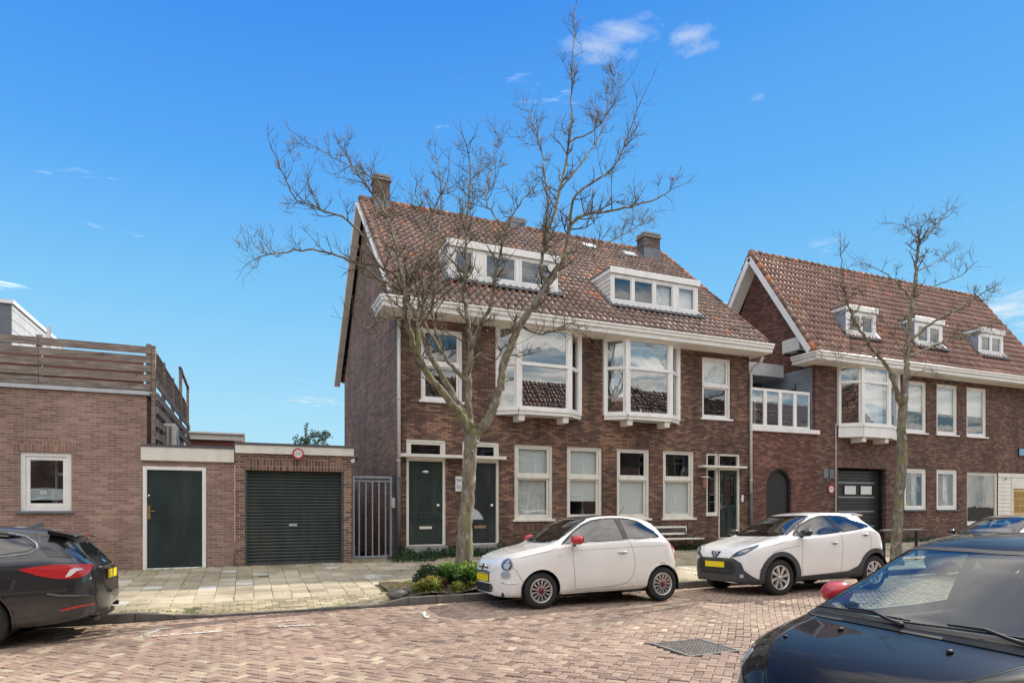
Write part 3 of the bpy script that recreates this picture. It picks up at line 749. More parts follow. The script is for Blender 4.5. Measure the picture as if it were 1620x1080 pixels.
# numbers, bell, small boxes
p = at(725.5, 765, F); mb = MB(); mb.box(p.x-.09,p.x+.09,F-.015,F-.001,p.z-.2,p.z+.2); o = mb.build('number_plate', M['signwhite'], H, bevel=.004)
text_obj('number', '54', (p.x,F-.018,p.z+.09), .13, M['ink'], o); text_obj('number', '55', (p.x,F-.018,p.z-.09), .13, M['ink'], o)
p = at(638, 757, F); text_obj('house_number', '53', (p.x-.0,F-.02,p.z), .16, M['brass'], H)
p = at(1174, 788, F); mb = MB(); mb.box(p.x-.045,p.x+.045,F-.03,F-.001,p.z-.11,p.z+.11); mb.build('intercom', M['signwhite'], H, bevel=.006)
p = at(1113, 762, F); mb = MB(); mb.box(p.x-.07,p.x+.07,F-.08,F-.001,p.z-.2,p.z+.12); mb.build('lantern', M['copper'], H, bevel=.008)
mb = MB(); mb.box(p.x-.12,p.x+.12,F-.12,F-.001,p.z+.14,p.z+.17); mb.build('lantern_cap', M['cream'], H)
# door steps
for sa, sb in ((D1[0]-.05,D1[1]+.05),(D2[0]-.05,D2[1]+.05),(D3[0]+.4,D3[1]+.05)): mb = MB(); mb.box(sa,sb,F-.08,F+.1,.25,.575); mb.build('door_step', M['skirt'], H, bevel=.01)
# bay windows
def bay(parent, xa, xb, pa, pb, yf, z0, z1, zt, split_x=None, panels=None, name='bay_window', up=None, low=None):
    base = [(xa,F),(pa,yf),(pb,yf),(xb,F)]
    mb = MB(); W_ = M['white']
    for k, (x, y) in enumerate(base):
        r = .07 if k in (1, 2) else .055
        mb.box(x-r, x+r, y-.05 if k in (1,2) else y-.09, y+.05 if k in (1,2) else y-.002, z0, z1)
    for s in range(3):
        (xA, yA), (xB, yB) = base[s], base[s+1]
        for (za, zb, th) in ((z0, z0+.09, .12), (z1-.09, z1, .12), (zt-.045, zt+.045, .10)):
            mb.bar((xA,yA-.01,(za+zb)/2),(xB,yB-.01,(za+zb)/2), th, zb-za)
        # inner sashes
        d = Vector((xB-xA, yB-yA, 0)); ln = d.length; d /= ln
        for (za, zb) in ((z0+.09, zt-.045), (zt+.045, z1-.09)):
            for q in (.085, ln-.085):
                p = Vector((xA,yA,0))+d*q; mb.bar((p.x,p.y,za),(p.x,p.y,zb), .05, .05, up=(-d.y,d.x,0))
    o = mb.build(name, W_, parent, bevel=.004)
    for s in range(3):
        (xA, yA), (xB, yB) = base[s], base[s+1]
        for (za, zb) in ((z0+.09, zt-.04), (zt+.04, z1-.08)):
            mb = MB(); mb.quad((xA,yA,za),(xB,yB,za),(xB,yB,zb),(xA,yA,zb)); mb.build('pane', M['glassbay'], o)
    # base board and top
    mb = MB(); zb = panels if panels else z0-.14
    for s in range(3):
        (xA, yA), (xB, yB) = base[s], base[s+1]
        mb.bar((xA,yA-.01,(zb+z0)/2),(xB,yB-.01,(zb+z0)/2), .13, z0-zb)
        mb.bar((xA,yA-.03,z0-.02),(xB,yB-.03,z0-.02), .16, .05)
    mb.poly([(xa,F,zb),(pa,yf,zb),(pb,yf,zb),(xb,F,zb)]); mb.poly([(xa,F,z0+.01),(xb,F,z0+.01),(pb,yf,z0+.01),(pa,yf,z0+.01)])
    mb.build('base_board', W_, o, bevel=.004)
    for x in (pa+.10, pb-.12): mb = MB(); mb.box(x-.09, x+.09, yf-.02, F-.002, zb-.17, zb-.003); mb.build('bracket', M['soffit'], o, bevel=.01)
    return o
b1 = bay(H, 6.29, 8.83, 6.75, 8.31, 15.7, 4.24, 6.53, at(860,578,15.7).z)
b2 = bay(H, 9.67, 12.29, 10.2, 11.73, 15.7, 4.28, 6.53, at(1027,585,15.7).z)
for o, xa, xb in ((b2, 9.85, 10.15),):
    mb = MB(); mb.quad((9.9,F-.02,4.7),(10.3,15.86,4.7),(10.3,15.86,6.3),(9.9,F-.02,6.3)); mb.build('blind', M['curtain'], o)
mb = MB(); mb.box(10.3, 11.65, 15.86, 15.865, at(1027,583,15.7).z, 6.34); mb.build('blind', M['curtain'], b2)
# eaves: soffit, fascia and gutter
def eaves(parent, xl, xr, yf, z, yb, retl=None, retr=None, wx0=None, wx1=None, hgt=.33):
    mb = MB(); mb.box(xl, xr, yf+.05, F-.002, z-.25, z-.21)
    if retl: mb.box(xl, wx0-.002, F, retl, z-.25, z-.21)
    if retr: mb.box(wx1+.002, xr, F, retr, z-.25, z-.21)
    mb.build('soffit', M['soffit'], parent)
    mb = MB()
    def run(a, b, out):
        # gutter profile: lower fascia, moulded lip
        a = Vector(a); b = Vector(b); o = Vector(out)
        for (za, zb, off, th) in ((-.245,-.11,0.02,.05),(-.12,-.02,-.03,.08),(-.03,.02,-.055,.11)):
            m_ = (za+zb)/2
            mb.bar(a+o*(-off)+Vector((0,0,z+m_)), b+o*(-off)+Vector((0,0,z+m_)), th, zb-za)
    run((xl-.02,yf+.03,0),(xr+.02,yf+.03,0),(0,-1,0))
    if retl: run((xl+.03,yf,0),(xl+.03,retl,0),(-1,0,0))
    if retr: run((xr-.03,yf,0),(xr-.03,retr,0),(1,0,0))
    mb.build('gutter', M['white'], parent, bevel=.008)
eaves(H, 3.04, 15.47, 15.4, 6.75, 16.1, retl=16.5, retr=16.5, wx0=HX0, wx1=HX1)
# roof
def in_dormer(dl):
    def f(x, y):
        for (a, b, yf, yb) in dl:
            if a+.05 < x < b-.05 and yf < y < yb: return True
        return False
    return f
S1 = (RZ-EZ)/(RY-EY)
DM1 = (5.04, 8.41, 16.60, 7.81, 8.87); DM2 = (10.12, 13.38, 16.47, 7.69, 8.80)
def dorm_back(d, ztop, s, ye, ze): return ye+(ztop-ze)/s
sk = in_dormer([(DM1[0],DM1[1],DM1[2]+.1,dorm_back(DM1,DM1[4],S1,EY,EZ)-.15),(DM2[0],DM2[1],DM2[2]+.1,dorm_back(DM2,DM2[4],S1,EY,EZ)-.15)])
pantiles('roof', H, 3.42, 15.30, EY, EZ+.02, RY, RZ, M['tilered'], cw=.2, ch=.31, seed=4, skip=sk)
mb = MB(); mb.quad((3.45,EY+.1,EZ-.03),(15.27,EY+.1,EZ-.03),(15.27,RY,RZ-.1),(3.45,RY,RZ-.1)); mb.quad((3.45,HB+.6,EZ-.03),(15.27,HB+.6,EZ-.03),(15.27,RY,RZ-.1),(3.45,RY,RZ-.1)); mb.build('roof_deck', M['black'], H)
pantiles('rear_roof', H, 3.42, 15.30, HB+.65, EZ-.1, RY, RZ, M['tilered'], cw=.25, ch=.4, seed=5)
ridge_tiles('ridge', H, 3.4, 15.3, RY, RZ+.03, M['ridge'])
for X in (3.36, 15.33):
    mb = MB(); mb.bar((X,EY+.5,EZ+.40-.09),(X,RY,RZ-.16),.05,.2,up=(1,0,0)); mb.build('bargeboard', M['white'], H)
    mb = MB(); mb.bar((X,HB+.65,EZ-.22),(X,RY,RZ-.16),.2,.22,up=(1,0,0)); mb.build('rear_bargeboard', M['cream'], H)
for X in (3.40, 15.30): ridge_tiles('verge_tiles', H, 0,0,0,0, M['ridge'], r=.085, path=((X,EY+.1,EZ+.14),(X,RY,RZ+.05)), seed=int(X), red=.12)
chimney(H, 4.05, RY-.1, .5, .5, RZ-.9, RZ+.72); chimney(H, ax(817,RY)+.0, RY+.15, .55, .5, RZ-.6, RZ+.28); chimney(H, ax(1027,RY-.4), RY-.35, .72, .5, RZ-1.0, at(1027,374,RY-.4).z)
# roof lights
for (px, py) in ((931,392),(995,405)):
    # point on the roof slope seen there
    u = (px-810)/FPX; best = None
    for k in range(400):
        Yq = 17+k*.01; q = at(px, py, Yq); zz = EZ+(Yq-EY)*S1
        if best is None or abs(q.z-zz) < best[0]: best = (abs(q.z-zz), q)
    q = best[1]; mb = MB(); dyy, dzz = math.cos(math.atan(S1)), math.sin(math.atan(S1))
    nrm = Vector((0,-dzz,dyy)); up = Vector((0,dyy,dzz)); c0 = q+nrm*.05
    mb.bar(c0-up*.22, c0+up*.22, .62, .08, up=nrm); o = mb.build('skylight', M['lead'], H)
    mb = MB(); mb.bar(c0-up*.16+nrm*.05, c0+up*.16+nrm*.05, .48, .02, up=nrm); mb.build('pane', M['blind'], o)
# dormers
def dormer(parent, x0, x1, yf, z0, z1, slope, ye, ze, wins, cheek, side_board=True, ov=.1, front=None, wz=(.22,.18), gl=None):
    front = front or M['white']
    yb = ye+(z1-ze)/slope
    mb = MB()   # front with openings
    hs = [(a, b, z0+wz[0], z1-wz[1]) for a, b in wins]
    wall_xz(mb, x0, x1, z0, z1, yf, hs, .06)
    do = mb.build('dormer', front, parent)
    for X in (x0, x1): mb = MB(); mb.poly([(X,yf,z0),(X,yf,z1),(X,yb,z1)]); mb.build('cheek', cheek, do)
    if side_board:
        mb = MB(); n = 8
        for k in range(n):
            z = z0+(z1-z0)*(k+.5)/n; yy = yf+(z-z0)/slope
            mb.box(x0-.012, x0, yf, yy, z-.004, z+.004)
        mb.build('boards', M['lead'], do)
    ov = .04; mb = MB(); mb.box(x0-ov, x1+ov, yf-.05, yb+.1, z1-.0, z1+.04); 
    mb.build('flat_roof', M['bitumen'], do)
    mb = MB(); mb.box(x0-ov-.01, x1+ov+.01, yf-.07, yf-.05, z1-.14, z1+.05); mb.box(x0-ov+.01, x0-ov+.03, yf-.05, yb, z1-.12, z1-.002); mb.box(x1+ov-.03, x1+ov-.01, yf-.05, yb, z1-.12, z1-.002)
    mb.box(x0-.004, x1+.004, yf-.012, yf-.002, z0, z0+.15); mb.build('fascia', front, do, bevel=.004)
    mb = MB(); mb.box(x0-.05, x1+.05, yf-.28, yf-.0, z0-.10, z0-.04); 
    for X, sg in ((x0,-1),(x1,1)):
        mb.hexa([(X-.12 if sg<0 else X, yf-.1, z0-.04),(X if sg<0 else X+.12, yf-.1, z0-.04),(X if sg<0 else X+.12, yb, z1-.1),(X-.12 if sg<0 else X, yb, z1-.1),
                 (X-.12 if sg<0 else X, yf-.1, z0+.06),(X if sg<0 else X+.12, yf-.1, z0+.06),(X if sg<0 else X+.12, yb, z1+.0),(X-.12 if sg<0 else X, yb, z1+.0)])
    mb.build('flashing', M['lead'], do)
    for (a, b) in wins:
        w = MB(); rect_frame(w, a, b, z0+wz[0], z1-wz[1], yf-.015, yf+.05, .045); rect_frame(w, a+.048, b-.048, z0+wz[0]+.048, z1-wz[1]-.048, yf+.0, yf+.04, .03)
        w.build('window_frame', M['white'], do, bevel=.003); pane_xz(do, a+.076, b-.076, z0+wz[0]+.076, z1-wz[1]-.076, yf+.03, gl)
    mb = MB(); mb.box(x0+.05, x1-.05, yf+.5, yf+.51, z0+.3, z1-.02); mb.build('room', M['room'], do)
    return do
def wx(y, *pp): return [(ax(a, y), ax(b, y)) for a, b in pp]
dormer(H, *DM1[:2], DM1[2], DM1[3], DM1[4], S1, EY, EZ, wx(16.6, (718,750),(766,818),(822,871)), M['white'], front=M['white'], wz=(.15,.17))
d2 = dormer(H, *DM2[:2], DM2[2], DM2[3], DM2[4], S1, EY, EZ, wx(16.47, (969,1001),(1001,1035),(1035,1066),(1071,1100)), M['soffit'], wz=(.14,.19))
mb = MB(); x = ax(1050,16.5); mb.box(x-.28,x+.28,16.6,16.61,7.95,8.6); mb.build('curtain', M['curtain'], d2)
mb = MB(); x = ax(1086,16.5); mb.box(x-.28,x+.28,16.6,16.61,7.95,8.6); mb.build('blind', M['blind'], d2)
# rain pipes
def pipe(parent, x, y, zs, mat_top, mat_low, r=.045, top=None):
    mb = MB(); mb.smooth = True
    mb.tube([(x,y,zs[1]),(x,y,zs[2])], r, 12); 
    if top: mb.tube(top+[(x,y,zs[2])], r, 10)
    for z in np.arange(zs[1]+.4, zs[2], 1.6): mb.tube([(x,y,z),(x,y,z+.05)], r*1.25, 12)
    o = mb.build('rain_pipe', mat_top, parent)
    mb = MB(); mb.smooth = True; mb.tube([(x,y,zs[0]),(x,y,zs[1])], r*1.25, 12); mb.build('pipe_foot', mat_low, parent)
pipe(H, HX0-.0, F-.07, (.2, 2.35, 6.4), M['pipe'], M['pipegrey'])
pipe(H, HX1+.02, F-.07, (.2, at(1186,780,F).z, 6.0), M['pipe'], M['pipegrey'], top=[(15.3,F-.45,6.42),(15.3,F-.35,6.25),(15.2,F-.1,6.12)])

# ----------------------------------------------------------------- link building with terrace
K = thing('link_building', 'narrow red brick link with arched dark door and white railed terrace on top', 'building', (HX1, F, .3))
LX0, LX1 = HX1+.0, 18.1; AD = (ax(1213,F), ax(1252,F)); AZ = at(1232,742,F).z; acx = sum(AD)/2; ar = (AD[1]-AD[0])/2
mb = MB(); arc = [(acx+ar*math.cos(t), AZ-ar+ar*math.sin(t)) for t in np.linspace(0, math.pi, 17)]
zt = 4.09
# wall with an arched opening
outl = [(LX0+.01,.1),(AD[0],.1),(AD[0],AZ-ar)]+[(x,z) for x,z in reversed(arc)][1:-1]+[(AD[1],AZ-ar),(AD[1],.1),(LX1,.1),(LX1,zt),(LX0+.01,zt)]
mb.poly([(x,F+.01,z) for x,z in outl])
pts = [(AD[0],.1),(AD[0],AZ-ar)]+[(x,z) for x,z in reversed(arc)]+[(AD[1],AZ-ar),(AD[1],.1)]
for p, q in zip(pts[:-1], pts[1:]): mb.quad((p[0],F+.01,p[1]),(p[0],F+.2,p[1]),(q[0],F+.2,q[1]),(q[0],F+.01,q[1]))
mb.build('wall', M['brick_link'], K)
mb = MB(); mb.smooth = False
for t0, t1 in zip(np.linspace(0,math.pi,22)[:-1], np.linspace(0,math.pi,22)[1:]):
    e = .02; t0 += e; t1 -= e
    q = [(acx+r*math.cos(t), AZ-ar+r*math.sin(t)) for r, t in ((ar+.005,t0),(ar+.19,t0),(ar+.19,t1),(ar+.005,t1))]
    mb.hexa([(x,F+.012,z) for x,z in q]+[(x,F-.0,z) for x,z in q])
mb.build('arch_bricks', M['brick_link'], K)
mb = MB(); mb.tube([(x,F+.06,z) for x,z in [(AD[0]+.03,.2)]+[(acx+(ar-.03)*math.cos(t), AZ-ar+(ar-.03)*math.sin(t)) for t in np.linspace(math.pi,0,15)]+[(AD[1]-.03,.2)]], .035, 6); mb.build('door_frame', M['black'], K)
mb = MB(); mb.poly([(x,F+.1,z) for x,z in [(AD[0],.2),(AD[1],.2),(AD[1],AZ-ar)]+arc[1:-1]+[(AD[0],AZ-ar)]]); do = mb.build('door', M['archdoor'], K)
mb = MB(); mb.ellipsoid((AD[1]-.12,F+.06,1.35),(.03,.05,.03)); mb.build('door_knob', M['chrome'], do)
mb = MB(); mb.box(LX0+.05, 18.25, F-.07, F+.3, zt, zt+.14); mb.build('coping', M['white'], K, bevel=.008)
mb = MB(); mb.box(LX0, LX1-.01, F+.32, 20, zt-.1, zt+.02); mb.build('terrace_floor', M['bitumen'], K)
# railing of four glazed frames
rx0, rx1, rz0, rz1 = LX0+.06, ax(1280,F+.05), zt+.16, at(1185,612,F+.05).z
mb = MB(); n = 4
mb.box(rx0, rx1, F+.02, F+.08, rz1-.09, rz1); mb.box(rx0, rx1, F+.02, F+.08, rz0, rz0+.07)
for k in range(n+1):
    x = rx0+(rx1-rx0)*k/n; w_ = .075 if 0 < k < n else .045; mb.box(max(rx0,x-w_), min(rx1,x+w_), F+.025, F+.075, rz0+.07, rz1-.09)
o = mb.build('railing', M['white'], K, bevel=.005)
for k in range(n):
    a = rx0+(rx1-rx0)*k/n; b = rx0+(rx1-rx0)*(k+1)/n; pane_xz(o, a+.04, b-.04, rz0+.07, rz1-.09, F+.05, M['glassbay'])
# covered back of the terrace
yb_ = 18.6
mb = MB(); mb.box(LX0+.02, ax(1240,17.3), 17.3, 20, at(1215,595,17.3).z, at(1215,575,17.3).z); mb.build('terrace_roof', M['greywhite'], K, bevel=.005)
mb = MB(); mb.quad((LX0+.02,yb_,zt),(LX1,yb_,zt),(LX1,yb_,6.4),(LX0+.02,yb_,6.4)); mb.quad((LX0+.01,F+.1,zt),(LX0+.01,yb_,zt),(LX0+.01,yb_,6.4),(LX0+.01,F+.1,6.4)); mb.build('terrace_wall', M['room'], K)
plain_window(K, ax(1190,yb_), ax(1216,yb_), zt+.2, 6.0, yb_-.12, sillc=None)

# ----------------------------------------------------------------- right house
RHX0, RHX1, RRY, RRZ = 18.1, 31.0, 18.64, 11.2; REY, REZ = 15.62, 6.78; RBY = 21.2
Q = thing('brick_house', 'long dark brick house with red tiled roof and three small dormers at right', 'house', (RHX0, F, .3))
GD = (ax(1326,F), ax(1402,F), .25, at(1326,739,F).z)
RW = [(ax(1431,F), ax(1466,F)), (ax(1482,F), ax(1515,F))]; rwz = (at(1450,806,F).z, at(1450,741,F).z)
SH = (ax(1530,F), ax(1579,F), .9, at(1550,747,F).z)
SD = (ax(1579,F), ax(1650,F), .3, SH[3])
UR = [(ax(1429,F),ax(1466,F)),(ax(1482,F),ax(1515,F)),(ax(1529.5,F),ax(1561,F))]; urz = (at(1445,684,F).z, at(1445,602,F).z)
holes = [GD, (*RW[0],*rwz), (*RW[1],*rwz), SH, SD]+[(*u_,*urz) for u_ in UR]+[(ax(1332,F),ax(1414,F),4.5,6.5)]
mb = MB(); wall_xz(mb, RHX0, RHX1+6, .1, 6.52, F+.004, holes, .14); mb.build('wall', M['brick_right'], Q)
mb = MB(); gable(mb, RHX0, F+.004, RBY, .1, 6.6, RRY, RRZ-.15); mb.build('gable_wall', M['brick_link'], Q); mb = MB(); gable(mb, RHX1-.2, F, RBY, .1, 6.6, RRY, RRZ-.15); mb.build('gable_wall', M['brick_link'], Q)
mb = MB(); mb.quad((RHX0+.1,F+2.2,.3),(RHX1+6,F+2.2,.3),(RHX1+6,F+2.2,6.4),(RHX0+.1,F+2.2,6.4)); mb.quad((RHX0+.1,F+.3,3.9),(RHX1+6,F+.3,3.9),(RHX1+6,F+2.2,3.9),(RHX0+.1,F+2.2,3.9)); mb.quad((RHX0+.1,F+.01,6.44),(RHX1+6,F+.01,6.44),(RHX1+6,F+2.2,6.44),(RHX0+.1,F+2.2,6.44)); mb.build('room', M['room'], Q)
# grey boarded side of the terrace
mb = MB()
for k in range(24):
    z = zt+.05+k*.1; yb2 = 18.55
    if z > 6.35: break
    mb.hexa([(RHX0-.03,F+.13,z),(RHX0-.001,F+.13,z),(RHX0-.001,yb2,z),(RHX0-.03,yb2,z),(RHX0-.012,F+.13,z+.095),(RHX0-.001,F+.13,z+.095),(RHX0-.001,yb2,z+.095),(RHX0-.012,yb2,z+.095)])
mb.build('siding', M['gravelgrey'], Q)
mb = MB(); mb.box(RHX0-.06,RHX0-.03,16.9,16.95,4.3,6.0); mb.box(RHX0-.06,RHX0-.03,16.9,18.3,5.75,5.8); mb.build('hatch_frame', M['lead'], Q)
eaves(Q, 17.42, 36.5, 15.4, 6.75, 16.1, retl=16.5, wx0=RHX0)
S2 = (RRZ-REZ)/(RRY-REY)
DMS = [(19.75,21.3,16.26,7.70,8.78),(23.4,25.0,16.26,7.70,8.78),(27.2,28.8,16.26,7.70,8.78)]
sk = in_dormer([(a,b,yf+.12,REY+(z1-REZ)/S2-.1) for a,b,yf,z0,z1 in DMS])
pantiles('roof', Q, 17.65, RHX1+.1, REY, REZ, RRY, RRZ, M['tileR'], cw=.2, ch=.31, seed=14, red=.015, skip=sk)
mb = MB(); mb.quad((17.68,REY+.08,REZ-.05),(RHX1,REY+.08,REZ-.05),(RHX1,RRY,RRZ-.12),(17.68,RRY,RRZ-.12)); mb.quad((17.68,RBY+.4,REZ-.05),(RHX1,RBY+.4,REZ-.05),(RHX1,RRY,RRZ-.12),(17.68,RRY,RRZ-.12)); mb.build('roof_deck', M['black'], Q)
pantiles('rear_roof', Q, 17.65, RHX1+.1, RBY+.45, REZ-.1, RRY, RRZ, M['tileR'], cw=.25, ch=.4, seed=15)
ridge_tiles('ridge', Q, 17.6, RHX1+.1, RRY, RRZ+.03, M['ridge'], r=.11)
for seed_, (ya, za) in enumerate(((REY+.1, REZ+.12), (RBY+.45, REZ))):
    ridge_tiles('verge_tiles', Q, 0,0,0,0, M['ridge'], r=.10, path=((17.62,ya,za),(17.62,RRY,RRZ+.04)), seed=30+seed_, red=.35)
ridge_tiles('verge_tiles', Q, 0,0,0,0, M['ridge'], r=.09, path=((RHX1+.1,REY+.1,REZ+.12),(RHX1+.1,RRY,RRZ+.04)), seed=33, red=.1)
mb = MB()
for (ya, za) in ((REY+.25, REZ+.10), (RBY+.5, REZ-.3)):
    mb.bar((17.56,ya,za),(17.56,RRY,RRZ-.2),.20,.07,up=(1,0,0))
    mb.hexa([(17.6,ya,za-.02),(18.1,ya,za-.02),(18.1,RRY,RRZ-.22),(17.6,RRY,RRZ-.22),(17.6,ya,za+.0),(18.1,ya,za+.0),(18.1,RRY,RRZ-.20),(17.6,RRY,RRZ-.20)])
mb.build('bargeboard', M['white'], Q)
for (a, b, yf, z0, z1) in DMS:
    w_ = b-a; dormer(Q, a, b, yf, z0, z1, S2, REY, REZ, [(a+.13,a+w_*.5),(a+w_*.5,b-.13)], M['gravelgrey'], side_board=False, ov=.05, wz=(.17,.24))
# bay of the right house
bz0 = at(1390,675,15.7).z
b3 = bay(Q, ax(1325.5,F), ax(1419,F), ax(1364,15.62), ax(1419,15.62)-.42, 15.62, bz0, 6.53, at(1380,606,15.7).z, panels=at(1390,693,15.7).z)
mb = MB(); mb.box(ax(1364,15.62)+.08, ax(1419,15.62)-.5, 15.8, 15.81, bz0+.1, 6.3); mb.build('blind', M['blind'], b3)
for (a, b) in UR:
    o = plain_window(Q, a, b, urz[0], urz[1], F, blindz=.42, sillc='white', fw=.07)
    mb = MB(); mb.smooth = True
    for k in range(3): x = a+.3+k*(b-a-.5)/3; mb.ellipsoid((x,F+.3,urz[0]+.2),(.07,.07,.10),8,6); 
    mb.build('flower_pot', M['copper'], o)
for (a, b) in RW:
    o = plain_window(Q, a, b, rwz[0], rwz[1], F, sillc='lead', fw=.085)
    mb = MB(); mb.box(b-.42, b-.14, F+.3, F+.31, rwz[0]+.1, rwz[1]-.1); mb.build('curtain', M['curtain'], o)
    mb = MB(); rg_ = random.Random(int(a*10))
    for k in range(60):
        x = rg_.uniform(a+.3,b-.35); z = rwz[0]+.12+rg_.random()*.22; y = F+.22+rg_.random()*.1; s_ = .05
        mb.add([(x-s_,y,z),(x,y-.02,z+s_),(x+s_,y,z)],[(0,1,2)], c=rg_.random())
    mb.build('house_plant', M['leafyellow'], o)
o = plain_window(Q, *SH[:2], SH[2], SH[3], F, fw=.06, sillc='white', mat=M['cream'])
mb = MB(); rg_ = random.Random(5)
for k in range(120):
    x = SH[0]+.15+rg_.random()*.5; z = 1.3+rg_.random()*.5; y = F+.3+rg_.random()*.2; s_ = .06
    mb.add([(x-s_,y,z),(x,y-.02,z+s_),(x+s_,y,z)],[(0,1,2)], c=rg_.random())
mb.build('house_plant', M['leaf'], o)
# boarded entrance with small paned door
mb = MB(); z = SD[2]
sx = ax(1601,F)
while z < SD[3]-.25: mb.hexa([(SD[0]+.02,F+.02,z),(sx,F+.02,z),(sx,F+.1,z),(SD[0]+.02,F+.1,z),(SD[0]+.02,F+.035,z+.155),(sx,F+.035,z+.155),(sx,F+.1,z+.155),(SD[0]+.02,F+.1,z+.155)]); z += .16
mb.box(SD[0], SD[1], F-.01, F+.1, SD[3]-.16, SD[3]); mb.build('boarding', M['cream'], Q)
fx0, fx1 = sx, ax(1620,F)+.9
mb = MB(); rect_frame(mb, fx0, fx1, SD[2], SD[3]-.17, F+.0, F+.1, .1, .04, .45); fo = mb.build('door_frame', M['cream'], Q, bevel=.005)
dx0, dx1 = fx0+.11, fx1-.11; dzt = SD[3]-.63
mb = MB(); rect_frame(mb, dx0, dx1, SD[2]+.04, dzt, F+.05, F+.09, .12, 1.0, .12)
gx0, gx1, gz0, gz1 = dx0+.12, dx1-.12, SD[2]+1.04, dzt-.12
for k in (1, 2): x = gx0+(gx1-gx0)*k/3; mb.box(x-.015,x+.015,F+.055,F+.085,gz0,gz1)
for k in (1, 2): z = gz0+(gz1-gz0)*k/3; mb.box(gx0,gx1,F+.056,F+.084,z-.015,z+.015)
do = mb.build('door', M['oak'], Q, bevel=.004); mb = MB(); mb.quad((gx0,F+.07,gz0),(gx1,F+.07,gz0),(gx1,F+.07,gz1),(gx0,F+.07,gz1)); mb.build('pane', M['amber'], do)
p = at(1592,757,F); text_obj('house_number', '61', (p.x,F-.0,p.z), .16, M['ink'], Q)
# garage door (sectional, two small windows)
gx0, gx1, gz0, gz1 = GD; mb = MB(); yg = F+.32
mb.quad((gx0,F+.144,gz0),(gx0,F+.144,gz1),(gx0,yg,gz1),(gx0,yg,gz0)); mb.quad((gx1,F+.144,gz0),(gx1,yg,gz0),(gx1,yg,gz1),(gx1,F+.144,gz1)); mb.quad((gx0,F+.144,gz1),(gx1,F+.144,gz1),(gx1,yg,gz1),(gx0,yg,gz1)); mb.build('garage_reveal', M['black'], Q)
zs_ = [gz0, at(1360,833,F).z, at(1360,809,F).z, at(1360,786,F).z, at(1360,763,F).z, gz1-.08]
mb = MB()
for a, b in zip(zs_[:-1], zs_[1:]):
    n = 4
    for k in range(n): za = a+(b-a)*k/n+.012; zb = a+(b-a)*(k+1)/n-.0; mb.box(gx0+.02, gx1-.02, yg-.02-(k%2)*.0, yg+.02, za, zb-.0)
go = mb.build('garage_door', M['garage_grey'], Q, bevel=.004)
mb = MB(); 
for z in zs_[1:-1]: mb.box(gx0+.02, gx1-.25, yg-.032, yg-.021, z-.012, z+.02)
mb.build('strip', M['steel'], go)
for (a, b) in ((1333.5,1354),(1359,1379)):
    xa, xb = ax(a,yg), ax(b,yg); za, zb = zs_[3]+.07, zs_[4]-.07
    mb = MB(); rect_frame(mb, xa, xb, za, zb, yg-.045, yg-.021, .035); w_ = mb.build('window', M['black'], go); mb = MB(); mb.quad((xa+.03,yg-.03,za+.03),(xb-.03,yg-.03,za+.03),(xb-.03,yg-.03,zb-.03),(xa+.03,yg-.03,zb-.03)); mb.build('pane', M['blind'], w_)
mb = MB(); mb.box(ax(1320,F), ax(1410,F), F-.001, F+.003, gz1+.02, gz1+.24); mb.build('soldier_course', M['soldier'], Q)
# meter cupboard, cable pipe
p = at(1311,749,F); mb = MB()
for s_ in (-1, 1): mb.box(p.x+s_*.14-.11, p.x+s_*.14+.11, F-.02, F+.003, p.z-.16, p.z+.16)
mb.build('meter_plate', M['lead'], Q, bevel=.005)
x = ax(1321.5,F); mb = MB(); mb.tube([(x,F-.02,.3),(x,F-.02,4.5)],.018,8); mb.build('cable_pipe', M['pipe'], Q)

def round_sign(px, py, Y, label, r=None, d=.02):
    p = at(px, py, Y); s = thing('parking_sign', label, 'sign', (p.x, Y-d, p.z)); r = r or .16
    mb = MB(); mb.smooth = False; mb.lathe([(0,-.012),(r*.0001+.0,-.012),(r,-.012),(r,0)], 32, 'y', (p.x,Y-d,p.z)); mb.build('rim', M['signred'], s)
    mb = MB(); mb.lathe([(0,-.015),(r*.72,-.015),(r*.72,-.0125)], 32, 'y', (p.x,Y-d,p.z)); f = mb.build('face', M['signwhite'], s)
    text_obj('text', 'UITRIT', (p.x,Y-d-.017,p.z+r*.22), r*.36, M['signred'], f); text_obj('text', 'VRIJLATEN', (p.x,Y-d-.017,p.z-r*.12), r*.24, M['ink'], f)
    return s
round_sign(1314, 773.5, F, 'small round red and white sign on brick beside the dark sectional garage door', r=.15)
p = at(1614, 715, F); s = thing('street_sign', 'blue street name plate high on the dark brick wall at the right edge', 'sign', (p.x, F, p.z))
mb = MB(); mb.box(p.x-.12,p.x+.75,F-.03,F-.0,p.z-.14,p.z+.14); mb.build('plate', M['signblue'], s, bevel=.006)
mb = MB(); mb.box(p.x-.14,p.x-.12,F-.035,F-.0,p.z-.15,p.z+.15); mb.box(p.x-.14,p.x+.77,F-.035,F-.0,p.z-.165,p.z-.15); mb.build('edge', M['black'], s)

